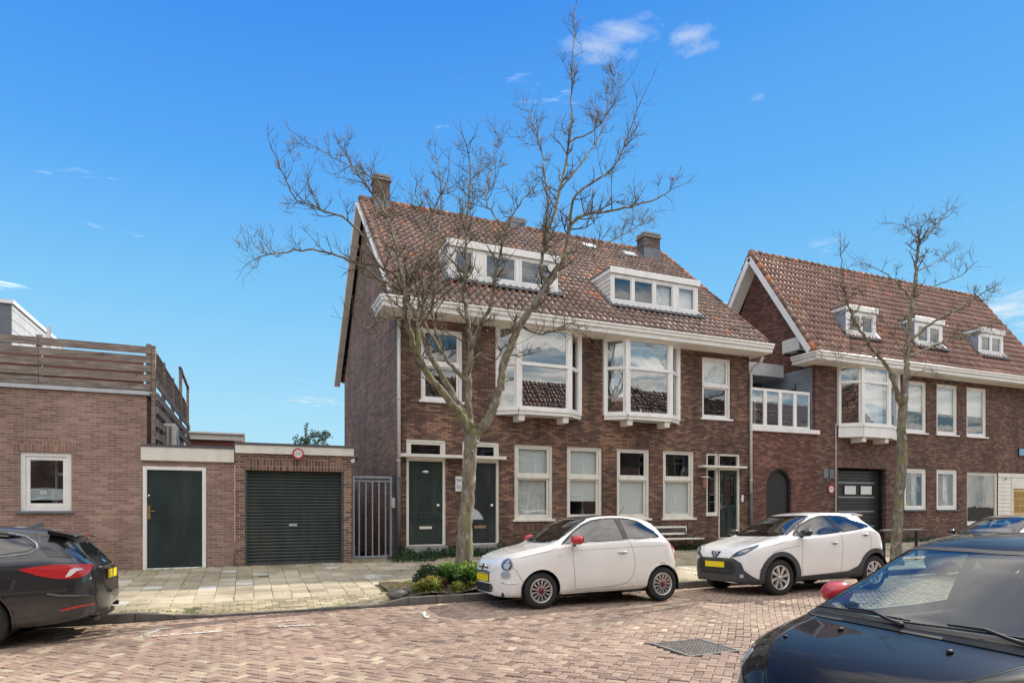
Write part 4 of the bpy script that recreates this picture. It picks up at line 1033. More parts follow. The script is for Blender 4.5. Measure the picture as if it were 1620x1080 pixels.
def ac_unit(label, c, dx, dy, dz, fan='x', legs=True):
    a = thing('air_conditioner', label, 'air conditioner', c); x, y, z = c
    mb = MB(); mb.box(x-dx/2,x+dx/2,y-dy/2,y+dy/2,z+.04,z+dz); mb.build('casing', M['ac'], a, bevel=.015)
    mb = MB()
    nz = 9
    for k in range(nz):
        zz = z+.1+(dz-.16)*k/nz
        for j in range(3): xx = x-dx/2+.05+(dx-.1)*j/3; mb.box(xx,xx+(dx-.1)/3-.03,y-dy/2-.006,y-dy/2-.001,zz,zz+(dz-.16)/nz*.55)
    mb.build('side_grille', M['black'], a)
    mb = MB(); mb.smooth = True
    for r_ in (.06,.11,.16,.2): 
        rr = r_*dz/.55; sg = 1
        mb.tube([(x+dx/2+.012, y+rr*math.cos(t), z+.04+dz/2+rr*math.sin(t)) for t in np.linspace(0,2*math.pi,24,endpoint=False)], .006, 6, closed=True)
    mb.build('fan_guard', M['steel'], a)
    mb = MB(); mb.box(x-dx/2+.02,x+dx/2-.02,y-dy/2+.05,y-dy/2+.1,z-.02,z+.04); mb.box(x-dx/2+.02,x+dx/2-.02,y+dy/2-.1,y+dy/2-.05,z-.02,z+.04); mb.build('feet', M['rubber'], a)
    return a
p = at(1247, 556, 16.9); ac_unit('small cream air conditioner on the gable between the two tiled roofs', (17.80, 16.75, 7.0), .35, .75, .5)

# ----------------------------------------------------------------- left: low brick buildings
LX = -1.98; LZT = 4.07
A = thing('brick_building', 'pink brick flat roofed building with a square white window at the left edge', 'building', (LX, G, .3))
LW = (ax(31,G), ax(113,G), at(72,808,G).z, at(72,715,G).z)
mb = MB(); wall_xz(mb, -14, LX, .1, LZT-.08, G, [LW], .1); mb.build('wall', M['brick_left'], A)
mb = MB(); mb.quad((LX,G,.1),(LX,24.9,.1),(LX,24.9,LZT-.08),(LX,G,LZT-.08)); mb.build('side_wall', M['brick_left'], A)
mb = MB(); mb.box(-14,LX+.04,G-.04,24.9,LZT-.08,LZT-.03); mb.build('roof', M['bitumen'], A)
mb = MB(); mb.box(-14,LX+.06,G-.06,G-.041,LZT-.1,LZT-.02); mb.box(LX+.041,LX+.06,G-.04,24.9,LZT-.1,LZT-.02); mb.build('trim', M['greywhite'], A)
mb = MB(); mb.quad((-12,G+2,.3),(LX-.1,G+2,.3),(LX-.1,G+2,3.9),(-12,G+2,3.9)); mb.quad((-12,G+.1,3.2),(LX-.1,G+.1,3.2),(LX-.1,G+2,3.2),(-12,G+2,3.2)); mb.build('room', M['room'], A)
mb = MB(); mb.box(LW[0]-.1,LW[1]+.1,G-.004,G,LW[3]+.01,LW[3]+.22); mb.build('soldier_course', M['soldier_left'], A)
o = plain_window(A, *LW, G, fw=.085, sillc='lead')
a_, b_ = LW[0]+.15, LW[1]-.15; hz = LW[3]-LW[2]
mb = MB(); mb.box(a_, b_, G+.095, G+.097, LW[2]+hz*.19, LW[2]+hz*.38); fr_o = mb.build('frosted_film', M['greywhite'], o)
text_obj('number', '88', ((a_+b_)/2-.06,G+.08,LW[2]+hz*.31), .11, M['signwhite'], o)
xm = (a_+b_)/2+.06; mb = MB(); mb.box(xm-.02,xm+.02,G+.5,G+.54,LW[2],LW[3]); mb.box(xm,b_+.1,G+.5,G+.54,LW[2]+hz*.62,LW[2]+hz*.68); mb.build('inner_frame', M['greywhite'], o)
# wooden screen on the roof edge
fz0, fz1 = LZT, at(232,547,G).z
fn = thing('roof_fence', 'grey weathered horizontal board fence along the front edge of the flat roof', 'fence', (LX, G, LZT))
xs_ = [-9.5, -6.9, ax(60,G), LX+.03]
for x in xs_:
    mb = MB(); mb.box(x-.05,x+.05,G+.06,G+.15,fz0,fz1+.06); mb.build('post', M['wood'], fn, bevel=.004)
nb = 5; bh = .155
for i in range(len(xs_)-1):
    mb = MB(); rg_ = random.Random(i)
    for k in range(nb):
        z = fz0+.0+k*(fz1-fz0-bh)/(nb-1); xa = xs_[i]+(.0 if i else -1); mb.hexa([(xa+.004,G+.03,z),(xs_[i+1]-.004+.05*(i==2),G+.03,z+rg_.gauss(0,.006)),(xs_[i+1]+.05*(i==2),G+.058,z),(xa+.004,G+.058,z),(xa+.004,G+.03,z+bh),(xs_[i+1]-.004+.05*(i==2),G+.03,z+bh+rg_.gauss(0,.008)),(xs_[i+1]+.05*(i==2),G+.058,z+bh),(xa+.004,G+.058,z+bh)])
    mb.build('slats', M['wood'], fn)
mb = MB(); mb.box(-9, LX-.1, G+.35, G+.37, fz0, fz1-.15); mb.build('backing', M['pinkwall'], fn)
# side screen down the right flank
sd = thing('side_fence', 'tall weathered slat screen with lattice tops running back along the side of the flat roof', 'fence', (LX+.1, G, 2.9))
yy_ = [15.5, 17.2, 19.2, 21.4, 23.9]
for k, y in enumerate(yy_):
    ztop = 5.05 if k < 3 else (5.75 if k == 3 else 5.6)
    mb = MB(); mb.box(LX+.08,LX+.16,y-.05,y+.05,2.9,ztop); mb.build('post', M['wood'], sd, bevel=.004)
mb = MB()
for z in (3.05, 3.33, 3.61, 3.89, 4.17):
    mb.box(LX+.17,LX+.2,15.45,23.9,z,z+.16)
mb.build('slats', M['wood'], sd)
for k in range(4):
    mb = MB(); ya, yb = yy_[k]+.06, yy_[k+1]-.06; za, zb = 4.40, 5.0
    mb.box(LX+.1,LX+.14,ya,yb,za,za+.04); mb.box(LX+.1,LX+.14,ya,yb,zb-.04,zb)
    n = 9
    for j in range(n):
        y = ya+(yb-ya)*j/n; d_ = (yb-ya)/n*2
        mb.bar((LX+.12,y,za),(LX+.12,min(yb,y+d_),zb),.012,.018,up=(1,0,0)); mb.bar((LX+.13,min(yb,y+d_),za),(LX+.13,y,zb),.012,.018,up=(1,0,0))
    mb.build('lattice', M['wood'], sd)
mb = MB(); mb.bar((LX+.12,21.2,5.75),(LX+.12,24.1,5.62),.08,.05); mb.build('top_rail', M['wood'], sd)
# shed on the roof
sh = thing('roof_extension', 'grey clad dormer like box with sloping parapet behind the wooden roof fence', 'roof extension', (-6.5, 19, LZT))
Ys = 19.0; xL = ax(0,Ys)-4; xR = ax(18,Ys); z1_ = at(18,477,Ys).z; z0_ = LZT; xRb = xR
mb = MB(); mb.box(xL, xR, Ys, 23.5, z0_, z1_-.06); mb.build('body', M['lead'], sh)
mb = MB()
for k in range(12):
    z = z0_+.2+k*.24
    if z < z1_-.15: mb.box(xR, xR+.015, Ys, 23.5, z, z+.225)
mb.build('side_cladding', M['greywhite'], sh)
mb = MB(); mb.box(xL, xR+.06, Ys-.06, 23.6, z1_-.06, z1_+.03); mb.build('roof_edge', M['white'], sh)
mb = MB(); mb.box(xR+.016, xR+.03, 20.6, 23.0, z1_-1.25, z1_-.75); mb.build('window', M['glass'], sh)
vp = thing('vent_pipe', 'thin white vent pipe rising behind the roof fence', 'pipe', (ax(77,18.5), 18.5, LZT)); mb = MB(); mb.smooth = True; x = ax(77,18.5); mb.cyl((x,18.5,LZT),(x,18.5,at(77,517,18.5).z),.045,12); mb.build('pipe', M['pipe'], vp)

# annex with flat door
X0, X1 = LX, ax(371,G)
B = thing('brick_annex', 'low pink brick annex with wide white fascia and one dark flat door', 'building', (X0, G, .3))
LD = (ax(226,G), ax(326,G), .26, at(276,738,G).z)
zf1 = at(230,706,G).z; zf0 = at(230,728,G).z
mb = MB(); wall_xz(mb, X0+.003, X1, .1, zf0+.02, G-.003, [LD], .1); mb.build('wall', M['brick_left'], B)
mb = MB(); mb.box(X0-.1, X1-.004, G-.07, G-.006, zf0, zf1); mb.build('fascia', M['cream'], B, bevel=.006)
mb = MB(); mb.box(X0-.1, X1-.004, G-.09, 21, zf1+.001, zf1+.045); mb.build('roof', M['bitumen'], B)
mb = MB(); w = .075; mb.box(LD[0],LD[0]+w,G-.02,G+.08,LD[2],LD[3]); mb.box(LD[1]-w,LD[1],G-.02,G+.08,LD[2],LD[3]); mb.box(LD[0]+w,LD[1]-w,G-.02,G+.08,LD[3]-w,LD[3]); mb.box(LD[0]+w,LD[1]-w,G+.0,G+.08,LD[2],LD[2]+.03); mb.build('door_frame', M['white'], B, bevel=.005)
mb = MB(); mb.box(LD[0]+w+.006,LD[1]-w-.006,G+.02,G+.06,LD[2]+.035,LD[3]-w-.006); do = mb.build('door', M['door_left'], B, bevel=.004)
mb = MB(); hx = LD[0]+w+.035; hz_ = at(234,808,G).z; mb.box(hx-.03,hx+.03,G-.0,G+.02,hz_-.17,hz_+.12); mb.bar((hx,G-.05,hz_),(hx+.12,G-.05,hz_),.02,.02); mb.cyl((hx,G-.05,hz_),(hx,G,hz_),.012,8); mb.build('handle', M['brass'], do)
mb = MB(); mb.smooth = True; mb.ellipsoid((hx,G+.015,hz_+.33),(.025,.015,.025),10,6); mb.build('lock', M['chrome'], do)
# garage
X0, X1 = ax(372,G), ax(556,G)
C = thing('brick_garage', 'low brown brick garage with green roller shutter and white fascia', 'garage', (X0, G, .3))
RD = (ax(387,G), ax(543.5,G), .2, at(465,745,G).z); zf1 = at(372,703,G).z; zf0 = at(372,716.5,G).z
mb = MB(); wall_xz(mb, X0, X1, .1, zf0+.02, G-.04, [RD], .22); mb.quad((X1,G-.04,.1),(X1,24,.1),(X1,24,zf0+.02),(X1,G-.04,zf0+.02)); mb.quad((X0,G-.04,.1),(X0,G,.1),(X0,G,3),(X0,G-.04,3)); mb.build('wall', M['brick_garage'], C)
mb = MB(); mb.box(X0+.0, X1+.04, G-.11, G-.045, zf0, zf1); mb.box(X1+.003, X1+.04, G-.045, 24, zf0, zf1); mb.build('fascia', M['cream'], C, bevel=.006)
mb = MB(); mb.box(X0, X1+.06, G-.13, 24, zf1+.001, zf1+.05); mb.build('roof', M['bitumen'], C)
mb = MB(); mb.box(RD[0]-.02, RD[1]+.02, G-.044, G-.04, RD[3]+.005, RD[3]+.24); mb.build('soldier_course', M['soldier_garage'], C)
mb = MB(); n = 30; hh = (RD[3]-RD[2])/n; mb.smooth = True
for k in range(n):
    z = RD[2]+k*hh; vs = []
    for (t, o_) in ((0,.0),(.12,-.012),(.35,-.02),(.65,-.02),(.88,-.012),(1,.0)):
        vs += [(RD[0],G+.11+o_,z+hh*t),(RD[1],G+.11+o_,z+hh*t)]
    mb.add(vs, [(2*q,2*q+1,2*q+3,2*q+2) for q in range(5)])
ro = mb.build('roller_door', M['roller'], C)
mb = MB(); p = at(464,830,G); mb.box(p.x-.09,p.x+.09,G+.07,G+.088,p.z-.03,p.z+.03); mb.build('lock_plate', M['steel'], ro)
mb = MB(); mb.box(RD[0],RD[0]+.05,G+.0,G+.08,RD[2],RD[3]); mb.box(RD[1]-.05,RD[1],G+.0,G+.08,RD[2],RD[3]); mb.box(RD[0],RD[1],G+.09,G+.13,.2,.3); mb.build('guide_rail', M['pipegrey'], C)
round_sign(471.5, 717.5, G-.115, 'round red ringed no parking sign on the white fascia of the low garage', r=.125)
# security camera
p = at(562, 727, G+.1); s = thing('security_camera', 'small white and black security camera at the corner of the garage roof', 'camera', (X1, G, p.z))
mb = MB(); mb.bar((X1+.0,G+.05,p.z),(X1+.12,G-.0,p.z),.04,.04); mb.build('arm', M['black'], s)
mb = MB(); mb.smooth = True; mb.cyl((X1+.14,G+.1,p.z+.02),(X1+.02,G-.12,p.z-.04),.04,12); mb.build('body', M['black'], s); mb = MB(); mb.cyl((X1+.03,G-.10,p.z-.035),(X1+.0,G-.16,p.z-.05),.043,12); mb.build('hood', M['signwhite'], s)
# steel gate
GY = 16.3; gx0, gx1 = ax(557.5,GY), HX0-.12
gz0, gz1 = .30, at(588,753,GY).z
gt = thing('steel_gate', 'galvanised steel bar gate closing the passage between garage and brown house', 'gate', (gx0, GY, gz0))
mb = MB(); rect_frame(mb, gx0, gx1, gz0, gz1, GY-.025, GY+.025, .055, .05, .05); mb.box(gx0,gx1,GY-.02,GY+.02,gz1-.14,gz1-.11); mb.build('frame', M['steel'], gt, bevel=.004)
for k in range(1, 6):
    x = gx0+(gx1-gx0)*k/6; mb = MB(); mb.box(x-.016,x+.016,GY-.016,GY+.016,gz0+.05,gz1-.14); mb.build('bar', M['steel'], gt)
mb = MB(); zc = at(617,795,GY).z; mb.box(gx1-.03,gx1+.07,GY-.09,GY-.03,zc-.13,zc+.13); mb.build('lock_box', M['ac'], gt, bevel=.006)
mb = MB(); mb.box(gx1+.001,HX0-.002,GY-.02,GY+.02,gz0,gz1); mb.build('hinge_post', M['pipegrey'], gt)
mb = MB(); mb.box(X1+.01,HX0-.01,23.0,23.1,.2,2.2); tag(mb.build('passage_fence', M['room']), 'dark board fence closing the far end of the narrow passage behind the steel gate', 'fence')
ac_unit('white air conditioner standing on the flat annex roof against the slat fence', (ax(266,17.2), 17.3, at(230,706,G).z+.06), .38, .9, .62)
# far pink building and conifer
Yb = 27.0; bx = ax(372,Yb); z1_ = at(340,685,Yb).z
P_ = thing('far_brick_building', 'distant pink brick building with flat cream cornice behind the annex', 'building', (bx-6, Yb, .3))
mb = MB(); mb.box(bx-7,bx-.05,Yb,Yb+6,.1,z1_-.28); mb.build('wall', M['pinkwall'], P_)
mb = MB(); mb.box(bx-7.2,bx+.28,Yb-.3,Yb+6.2,z1_-.28,z1_-.06); mb.box(bx-7.2,bx+.36,Yb-.4,Yb+6.3,z1_-.06,z1_+.0); mb.build('cornice', M['cream'], P_)

# ----------------------------------------------------------------- row across the street (behind the viewpoint, seen in the panes)
O_ = thing('opposite_house', 'terraced brick house row with red tiled roofs across the street, seen only in window reflections', 'house', (0, -9, 0))
hs = []
for k in range(12):
    xq = -24+k*6.5; hs += [(xq,xq+1.6,.9,2.6),(xq+2.6,xq+3.6,.2,2.6),(xq,xq+1.6,3.9,5.5),(xq+2.6,xq+4.2,3.9,5.5)]
mb = MB(); wall_xz(mb, -30, 56, -.1, 6.2, -9.0, hs, -.1); mb.build('wall', M['opp'], O_)
mb = MB(); mb.box(-30,56,-9.6,-9.5,-.1,6.2); mb.build('room', M['room'], O_)
mb = MB()
for h in hs: rect_frame(mb, h[0], h[1], h[2], h[3], -9.1, -9.0, .1); mb.box(h[0],h[1],-9.08,-9.02,(h[2]+h[3])/2+.2,(h[2]+h[3])/2+.28)
mb.box(-30,56,-9.0,-8.4,6.1,6.4); mb.build('window_frames', M['white'], O_)
pantiles('roof', O_, -30, 56, -8.4, 6.4, -13, 11.2, M['tileR'], cw=.3, ch=.5, seed=3)
for k in range(7):
    xq = -20+k*11; mb = MB(); mb.box(xq,xq+1.8,-11.5,-9.7,7.4,8.9); dd = mb.build('dormer', M['white'], O_); mb = MB(); mb.box(xq+.3,xq+1.5,-9.69,-9.67,7.7,8.6); mb.build('window', M['garage_grey'], dd)
# ======================= trees and plants =======================
def catmull(pts, n=6):
    P_ = [Vector(p) for p in pts]; out = []
    Q_ = [P_[0]*2-P_[1]]+P_+[P_[-1]*2-P_[-2]]
    for i in range(1, len(Q_)-2):
        a, b, c, d = Q_[i-1:i+3]
        for k in range(n):
            t = k/n
            out.append(.5*((2*b)+(c-a)*t+(2*a-5*b+4*c-d)*t*t+(3*b-a-3*c+d)*t**3))
    out.append(P_[-1]); return out
def grow_tree(root, trunk, limbs, seed, twig_mat=None, ntw=1.0, maxlen=1.5, levels=3, upb=.35):
    """trunk and limbs: lists of (point, radius); twigs grow from the limbs"""
    rg = random.Random(seed)
    mb = MB(); mb.smooth = True
    pts = catmull([p for p, r in trunk], 8); rr = list(np.interp(np.linspace(0, len(trunk)-1, len(pts)), range(len(trunk)), [r for p, r in trunk]))
    pp = [p+Vector((rg.gauss(0,.006),rg.gauss(0,.006),0)) for p in pts]
    mb.tube(pp, [r*(1+rg.gauss(0,.03)) for r in rr], 18)
    mb.build('trunk', M['bark'], root)
    mb = MB(); mb.smooth = True; tw = MB(); tw.smooth = True; bd = MB()
    def bud(p, d, s):
        s *= rg.uniform(.7, 1.3); a = d.orthogonal().normalized()*s*.45; b_ = d.cross(a).normalized()*s*.45
        bd.add([p-d*s*.4, p+a, p+b_, p-a, p-b_, p+d*s], [(0,2,1),(0,3,2),(0,4,3),(0,1,4),(5,1,2),(5,2,3),(5,3,4),(5,4,1)])
    def twig(p, d, ln, r, lev):
        n = max(3, int(ln/.14)); path = [p.copy()]; q = p.copy(); dd = d.normalized(); st = ln/n
        for k in range(n):
            dd = (dd+Vector((rg.gauss(0,.20), rg.gauss(0,.20), rg.gauss(upb*.18,.19)))).normalized(); q = q+dd*st; path.append(q.copy())
        tw.tube(path, [max(.0022, r*(1-.8*k/n)) for k in range(n+1)], 4 if r < .012 else 5, cap=False)
        if rg.random() < .6: bud(path[-1], dd, .020)
        if lev > 0:
            nc = rg.randint(3, 5) if lev > 1 else rg.randint(2, 4)
            for k in range(nc):
                t = rg.uniform(.25, .98); i = min(n-1, int(t*n)); b0 = path[i]; dl = (path[i+1]-path[i]).normalized()
                ax_ = dl.orthogonal().normalized(); ang = rg.uniform(0, 6.28); sd = Matrix.Rotation(ang, 3, dl) @ ax_
                nd = (dl*rg.uniform(.5,1.0)+sd*rg.uniform(.6,1.1)+Vector((0,0,upb*.5))).normalized()
                twig(b0, nd, ln*rg.uniform(.35,.7), r*.55, lev-1)
        else:
            if rg.random() < .3: bud(path[len(path)//2], dd, .016)
    for lb in limbs:
        pts = catmull([p for p, r in lb], 7); n = len(pts)
        rr = list(np.interp(np.linspace(0, len(lb)-1, n), range(len(lb)), [r for p, r in lb]))
        rr = [q*(1-.16*min(1,k/4)) for k, q in enumerate(rr)]; pts = [pts[0]]+[p+Vector((rg.gauss(0,.008),rg.gauss(0,.02),rg.gauss(0,.008))) for p in pts[1:]]
        mb.tube(pts, [r*(1+rg.gauss(0,.03)) for r in rr], 10 if rr[0] > .04 else 7)
        ln = sum((pts[i+1]-pts[i]).length for i in range(n-1))
        nt = int(ln*4.2*ntw)
        for k in range(nt):
            t = rg.uniform(.12, 1) ** .75; i = min(n-2, int(t*(n-1))); r = rr[i]
            if r > .075 and rg.random() < .85: continue
            if r > .045 and rg.random() < .45: continue
            dl = (pts[i+1]-pts[i]).normalized(); sd = Matrix.Rotation(rg.uniform(0,6.28), 3, dl) @ dl.orthogonal().normalized()
            nd = (dl*rg.uniform(.2,.9)+sd*rg.uniform(.6,1.1)+Vector((0,0,rg.uniform(-.15,.5)*upb*2))).normalized()
            L_ = maxlen*rg.uniform(.35,1.0)*(1-.35*t)
            twig(pts[i], nd, L_, min(.016, r*.6), levels-1 if rg.random() < .6 else levels-2)
        twig(pts[-1], (pts[-1]-pts[-2]).normalized(), .5, rr[-1], 1)
    mb.build('limbs', M['bark'], root)
    tw.build('twigs', twig_mat or M['twig'], root); bd.build('buds', M['bud'], root)
TY = 11.3
def T(l, r0, r1, dy0=0, dy1=0):
    n = len(l); out = []
    for k, (x, y) in enumerate(l):
        t = k/(n-1); out.append((at(x, y, TY+dy0+(dy1-dy0)*t), r0+(r1-r0)*t**.8))
    return out
base = at(733, 917, TY)
t1 = thing('street_tree', 'large bare street tree forking into several lichen covered limbs beside the small white car', 'tree', (base.x, TY, .15))
trunk = [(Vector((base.x-.02,TY,.05)), .21), (at(734,885,TY), .165), (at(736,830,TY), .135), (at(741,770,TY), .125), (at(744,720,TY), .125), (at(746,690,TY), .14), (at(745,668,TY), .13)]
limbs = [
 T([(744,690),(728,655),(707,630),(676,591),(655,548),(645,515),(640,478),(648,440)], .105, .035, 0, -.9),
 T([(660,560),(662,520),(671,470),(668,425),(684,337),(708,290)], .045, .012, -.6, -1.6),
 T([(744,675),(722,632),(697,591),(674,547),(662,507),(641,462),(626,385),(607,332),(568,279),(544,241)], .085, .012, 0, .9),
 T([(648,475),(620,430),(600,420),(559,356),(496,327),(463,308),(438,250)], .04, .009, .5, -.4),
 T([(642,466),(600,440),(559,414),(496,395),(429,402),(400,412)], .042, .008, .5, 1.4),
 T([(626,385),(612,340),(600,290),(566,270),(520,245),(480,222)], .028, .007, .7, 1.7),
 T([(740,604),(707,569),(688,520),(684,484),(689,433),(698,308),(689,245)], .05, .010, 0, 1.6),
 T([(700,560),(662,470),(720,395),(735,330),(760,270)], .03, .008, 0, 2.2),
 T([(745,680),(741,640),(741,596),(744,547),(738,493),(733,453),(737,433),(737,366),(744,274),(737,226)], .09, .010, 0, .3),
 T([(744,550),(754,527),(778,478),(784,433),(800,366),(819,327),(850,290)], .055, .010, .05, -1.2),
 T([(748,700),(757,682),(778,653),(789,618),(800,569),(822,515),(843,485),(868,447)], .115, .075, 0, -.3),
 T([(865,450),(856,412),(881,318),(901,217),(905,120),(910,16)], .055, .009, -.3, .5),
 T([(843,486),(868,450),(890,412),(910,347),(978,332),(1040,313),(1069,296)], .06, .008, -.3, -1.4),
 T([(858,400),(866,337),(857,241),(833,168)], .035, .008, -.2, 1.5),
 T([(900,370),(912,308),(968,268),(992,217),(1016,154)], .035, .007, -.6, -1.9),
 T([(886,300),(940,230),(958,180),(975,110)], .022, .006, 0, 1.5),
 T([(900,225),(940,205),(960,180),(990,130)], .020, .006, 0, -1.2),
 T([(822,515),(853,527),(875,522),(905,512),(925,530)], .035, .010, -.1, -.9),
 T([(737,433),(700,395),(668,340),(656,300)], .022, .007, .2, -1.3),
 T([(742,590),(757,560),(782,571),(800,545),(815,548)], .030, .010, 0, -1.2),
 T([(662,507),(620,500),(580,520),(560,500)], .022, .007, .3, -1.0),
 T([(870,447),(930,400),(990,370),(1030,340)], .030, .007, -.4, 1.2),
 T([(800,366),(770,320),(775,270),(790,215)], .022, .007, -.7, .5),
]
grow_tree(t1, trunk, limbs, 21, ntw=1.5, maxlen=.85, upb=.6)
T2Y = 11.35
def T2(l, r0, r1, dy0=0, dy1=0):
    n = len(l); return [(at(x, y, T2Y+dy0+(dy1-dy0)*k/(n-1)), r0+(r1-r0)*(k/(n-1))**.8) for k, (x, y) in enumerate(l)]
b2_ = at(1418, 880, T2Y)
t2 = thing('street_tree', 'slimmer bare street tree with mossy trunk in front of the garage of the right house', 'tree', (b2_.x, T2Y, .15))
trunk = [(Vector((b2_.x,T2Y,.05)), .18), (at(1418,862,T2Y), .13), (at(1422,790,T2Y), .12), (at(1427,735,T2Y), .125), (at(1426,680,T2Y), .11), (at(1429,641,T2Y), .105)]
limbs = [T2([(1429,650),(1434,600),(1437,556),(1441,498),(1447,451),(1452,398),(1454,379)], .10, .035, 0, 0),
 T2([(1454,380),(1478,362),(1493,343),(1502,331)], .03, .008, 0, .5), T2([(1452,395),(1446,370),(1430,358),(1412,352)], .02, .007, 0, -.4), T2([(1454,379),(1458,360),(1470,345)], .022, .007, 0, -.8),
 T2([(1426,640),(1404,581),(1380,552),(1359,519),(1344,490),(1335,457),(1330,395)], .07, .010, 0, -.8),
 T2([(1440,540),(1476,509),(1517,488),(1543,471),(1579,449)], .05, .008, 0, -.6),
 T2([(1436,565),(1493,541),(1541,529),(1590,520)], .035, .008, 0, .8),
 T2([(1444,473),(1420,448),(1391,428),(1360,415)], .03, .007, 0, .6), T2([(1446,470),(1480,452),(1520,436),(1540,415)], .025, .007, 0, -.9),
 T2([(1448,430),(1480,415),(1500,405)], .018, .006, 0, .5), T2([(1440,520),(1405,515),(1390,490)], .022, .007, 0, .6), T2([(1432,600),(1470,585),(1500,600)], .02, .006, 0, -1),
 T2([(1385,560),(1350,555),(1320,572)], .02, .006, -.3, -.9)]
grow_tree(t2, trunk, limbs, 5, ntw=1.2, maxlen=.8, upb=.5)
# bare trees on the near side, outside the frame: they throw reflections into panes and bonnets
for (x, y, s, lab) in ((9.5, -1.2, .95, 'bare tree on the near pavement, seen only reflected in the black bonnet'), (27, .2, 1.0, 'bare tree further along the near pavement, seen only in reflections')):
    c = copy_tree(t1); c.location = (x, y, .05); c.rotation_euler = (0, 0, 1.2+x); c.scale = (s, s, s); c['label'] = lab

def leaves(mb, c, r, n, size, rg, flat=.7, lo=0, hi=1, shape=None):
    for _ in range(n):
        while True:
            p = Vector((rg.uniform(-1,1), rg.uniform(-1,1), rg.uniform(-1,1)))
            if .25 < p.length <= 1: break
        q = Vector((c[0]+p.x*r[0], c[1]+p.y*r[1], c[2]+p.z*r[2]))
        d = Vector((rg.gauss(0,1), rg.gauss(0,1), rg.gauss(.4,.6))).normalized(); a = d.orthogonal().normalized(); a = Matrix.Rotation(rg.uniform(0,6.28),3,d) @ a; b = d.cross(a)
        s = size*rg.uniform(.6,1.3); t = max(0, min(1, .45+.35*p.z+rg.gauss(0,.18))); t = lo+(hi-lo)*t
        mb.add([q-a*s, q-b*s*.38+a*s*.1, q+a*s, q+b*s*.38+a*s*.1], [(0,1,2,3)], c=t)
rg = random.Random(12)
def bush(px, py, Y, r, n, size, mat, label, name='bush', group=None, cat='plant', z=None):
    p = at(px, py, Y); zz = soil_z(p.x, Y) if z is None else z
    b = thing(name, label, cat, (p.x, Y, zz), group)
    mb = MB()
    m = 9
    for k in range(m):
        a = rg.uniform(0,6.28); q = rg.random(); c = (p.x+math.cos(a)*r[0]*.6*q, Y+math.sin(a)*r[1]*.6*q, zz+r[2]*(.45+.9*rg.random()*(1-q*.5)))
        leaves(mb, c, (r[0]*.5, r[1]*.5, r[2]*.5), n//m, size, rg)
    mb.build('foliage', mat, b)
    mb = MB()
    for k in range(10):
        a = rg.uniform(0,6.28); mb.tube([(p.x,Y,zz-.02),(p.x+math.cos(a)*r[0]*.4,Y+math.sin(a)*r[1]*.4,zz+r[2]*.8),(p.x+math.cos(a)*r[0]*.7,Y+math.sin(a)*r[1]*.7,zz+r[2]*1.4)],[.008,.006,.002],5)
    mb.build('stems', M['twig'], b)
    return b
bush(736, 905, 11.0, (.42,.34,.29), 1900, .055, M['leaf'], 'bright green leafy bush directly in front of the large tree trunk')
bush(675, 905, 11.15, (.32,.34,.29), 1300, .05, M['leafdark'], 'dark green bush at the left end of the tree bed')
bush(708, 895, 11.6, (.28,.28,.22), 700, .045, M['leaf'], 'low dark bush left of the large tree trunk at the back of the bed')
bush(678, 930, 10.80, (.30,.15,.17), 700, .04, M['leafyellow'], 'low yellow green plant at the front left of the tree bed beside the kerb')
bush(725, 925, 10.74, (.18,.10,.12), 300, .04, M['leafyellow'], 'small yellowish plant in the middle of the bed behind the kerb')
bush(699, 918, 10.95, (.14,.12,.13), 220, .035, M['leafred'], 'small reddish brown dry plant in the centre of the tree bed')
bush(747, 925, 10.76, (.16,.09,.08), 220, .035, M['leafyellow'], 'low dry plant at the nose of the small white car')
bush(762, 890, 11.5, (.32,.3,.22), 700, .05, M['leaf'], 'green bush right of the large tree trunk behind the small white car')
# long leaves
p = at(707, 890, 11.3); ip = thing('iris_plant', 'clump of upright strap leaves left of the large tree trunk', 'plant', (p.x, 11.3, .2)); mb = MB()
for k in range(60):
    a = rg.uniform(0,6.28); l = rg.uniform(.25,.45); d = Vector((math.cos(a),math.sin(a),0)); w = Vector((-d.y,d.x,0))*.012; z0_ = soil_z(p.x,11.3); p0 = Vector((p.x,11.3,z0_))+d*rg.random()*.12
    pts = [p0, p0+d*.08+Vector((0,0,l*.6)), p0+d*.22+Vector((0,0,l*rg.uniform(.7,1)))]
    mb.add([pts[0]-w,pts[0]+w,pts[1]+w,pts[1]-w,pts[2]], [(0,1,2,3),(3,2,4)], c=rg.random())
mb.build('leaves', M['leaf'], ip)
# rocks on the edge of the bed
for k, (px, py, Y, r) in enumerate(((630,943,10.75,(.18,.12,.09)),(652,932,10.95,(.15,.12,.08)),(668,916,11.2,(.13,.11,.07)))):
    p = at(px, py, Y); mb = MB(); mb.smooth = True; mb.ellipsoid((p.x,Y,pav_z(p.x,Y)+r[2]*.4), r, 12, 8); rr = random.Random(k)
    mb.v = [(x+rr.gauss(0,.008), y+rr.gauss(0,.008), z+rr.gauss(0,.008)) for x, y, z in mb.v]
    o = mb.build('edging_stone', M['kerb'], weld=False); tag(o, ['large rough edging stone at the left corner of the tree bed','flat edging stone against the left side of the tree bed','small edging stone highest on the left side of the tree bed','small loose stone on the dropped kerb beside the tree bed'][k], 'stone', 'stones edging the tree bed')
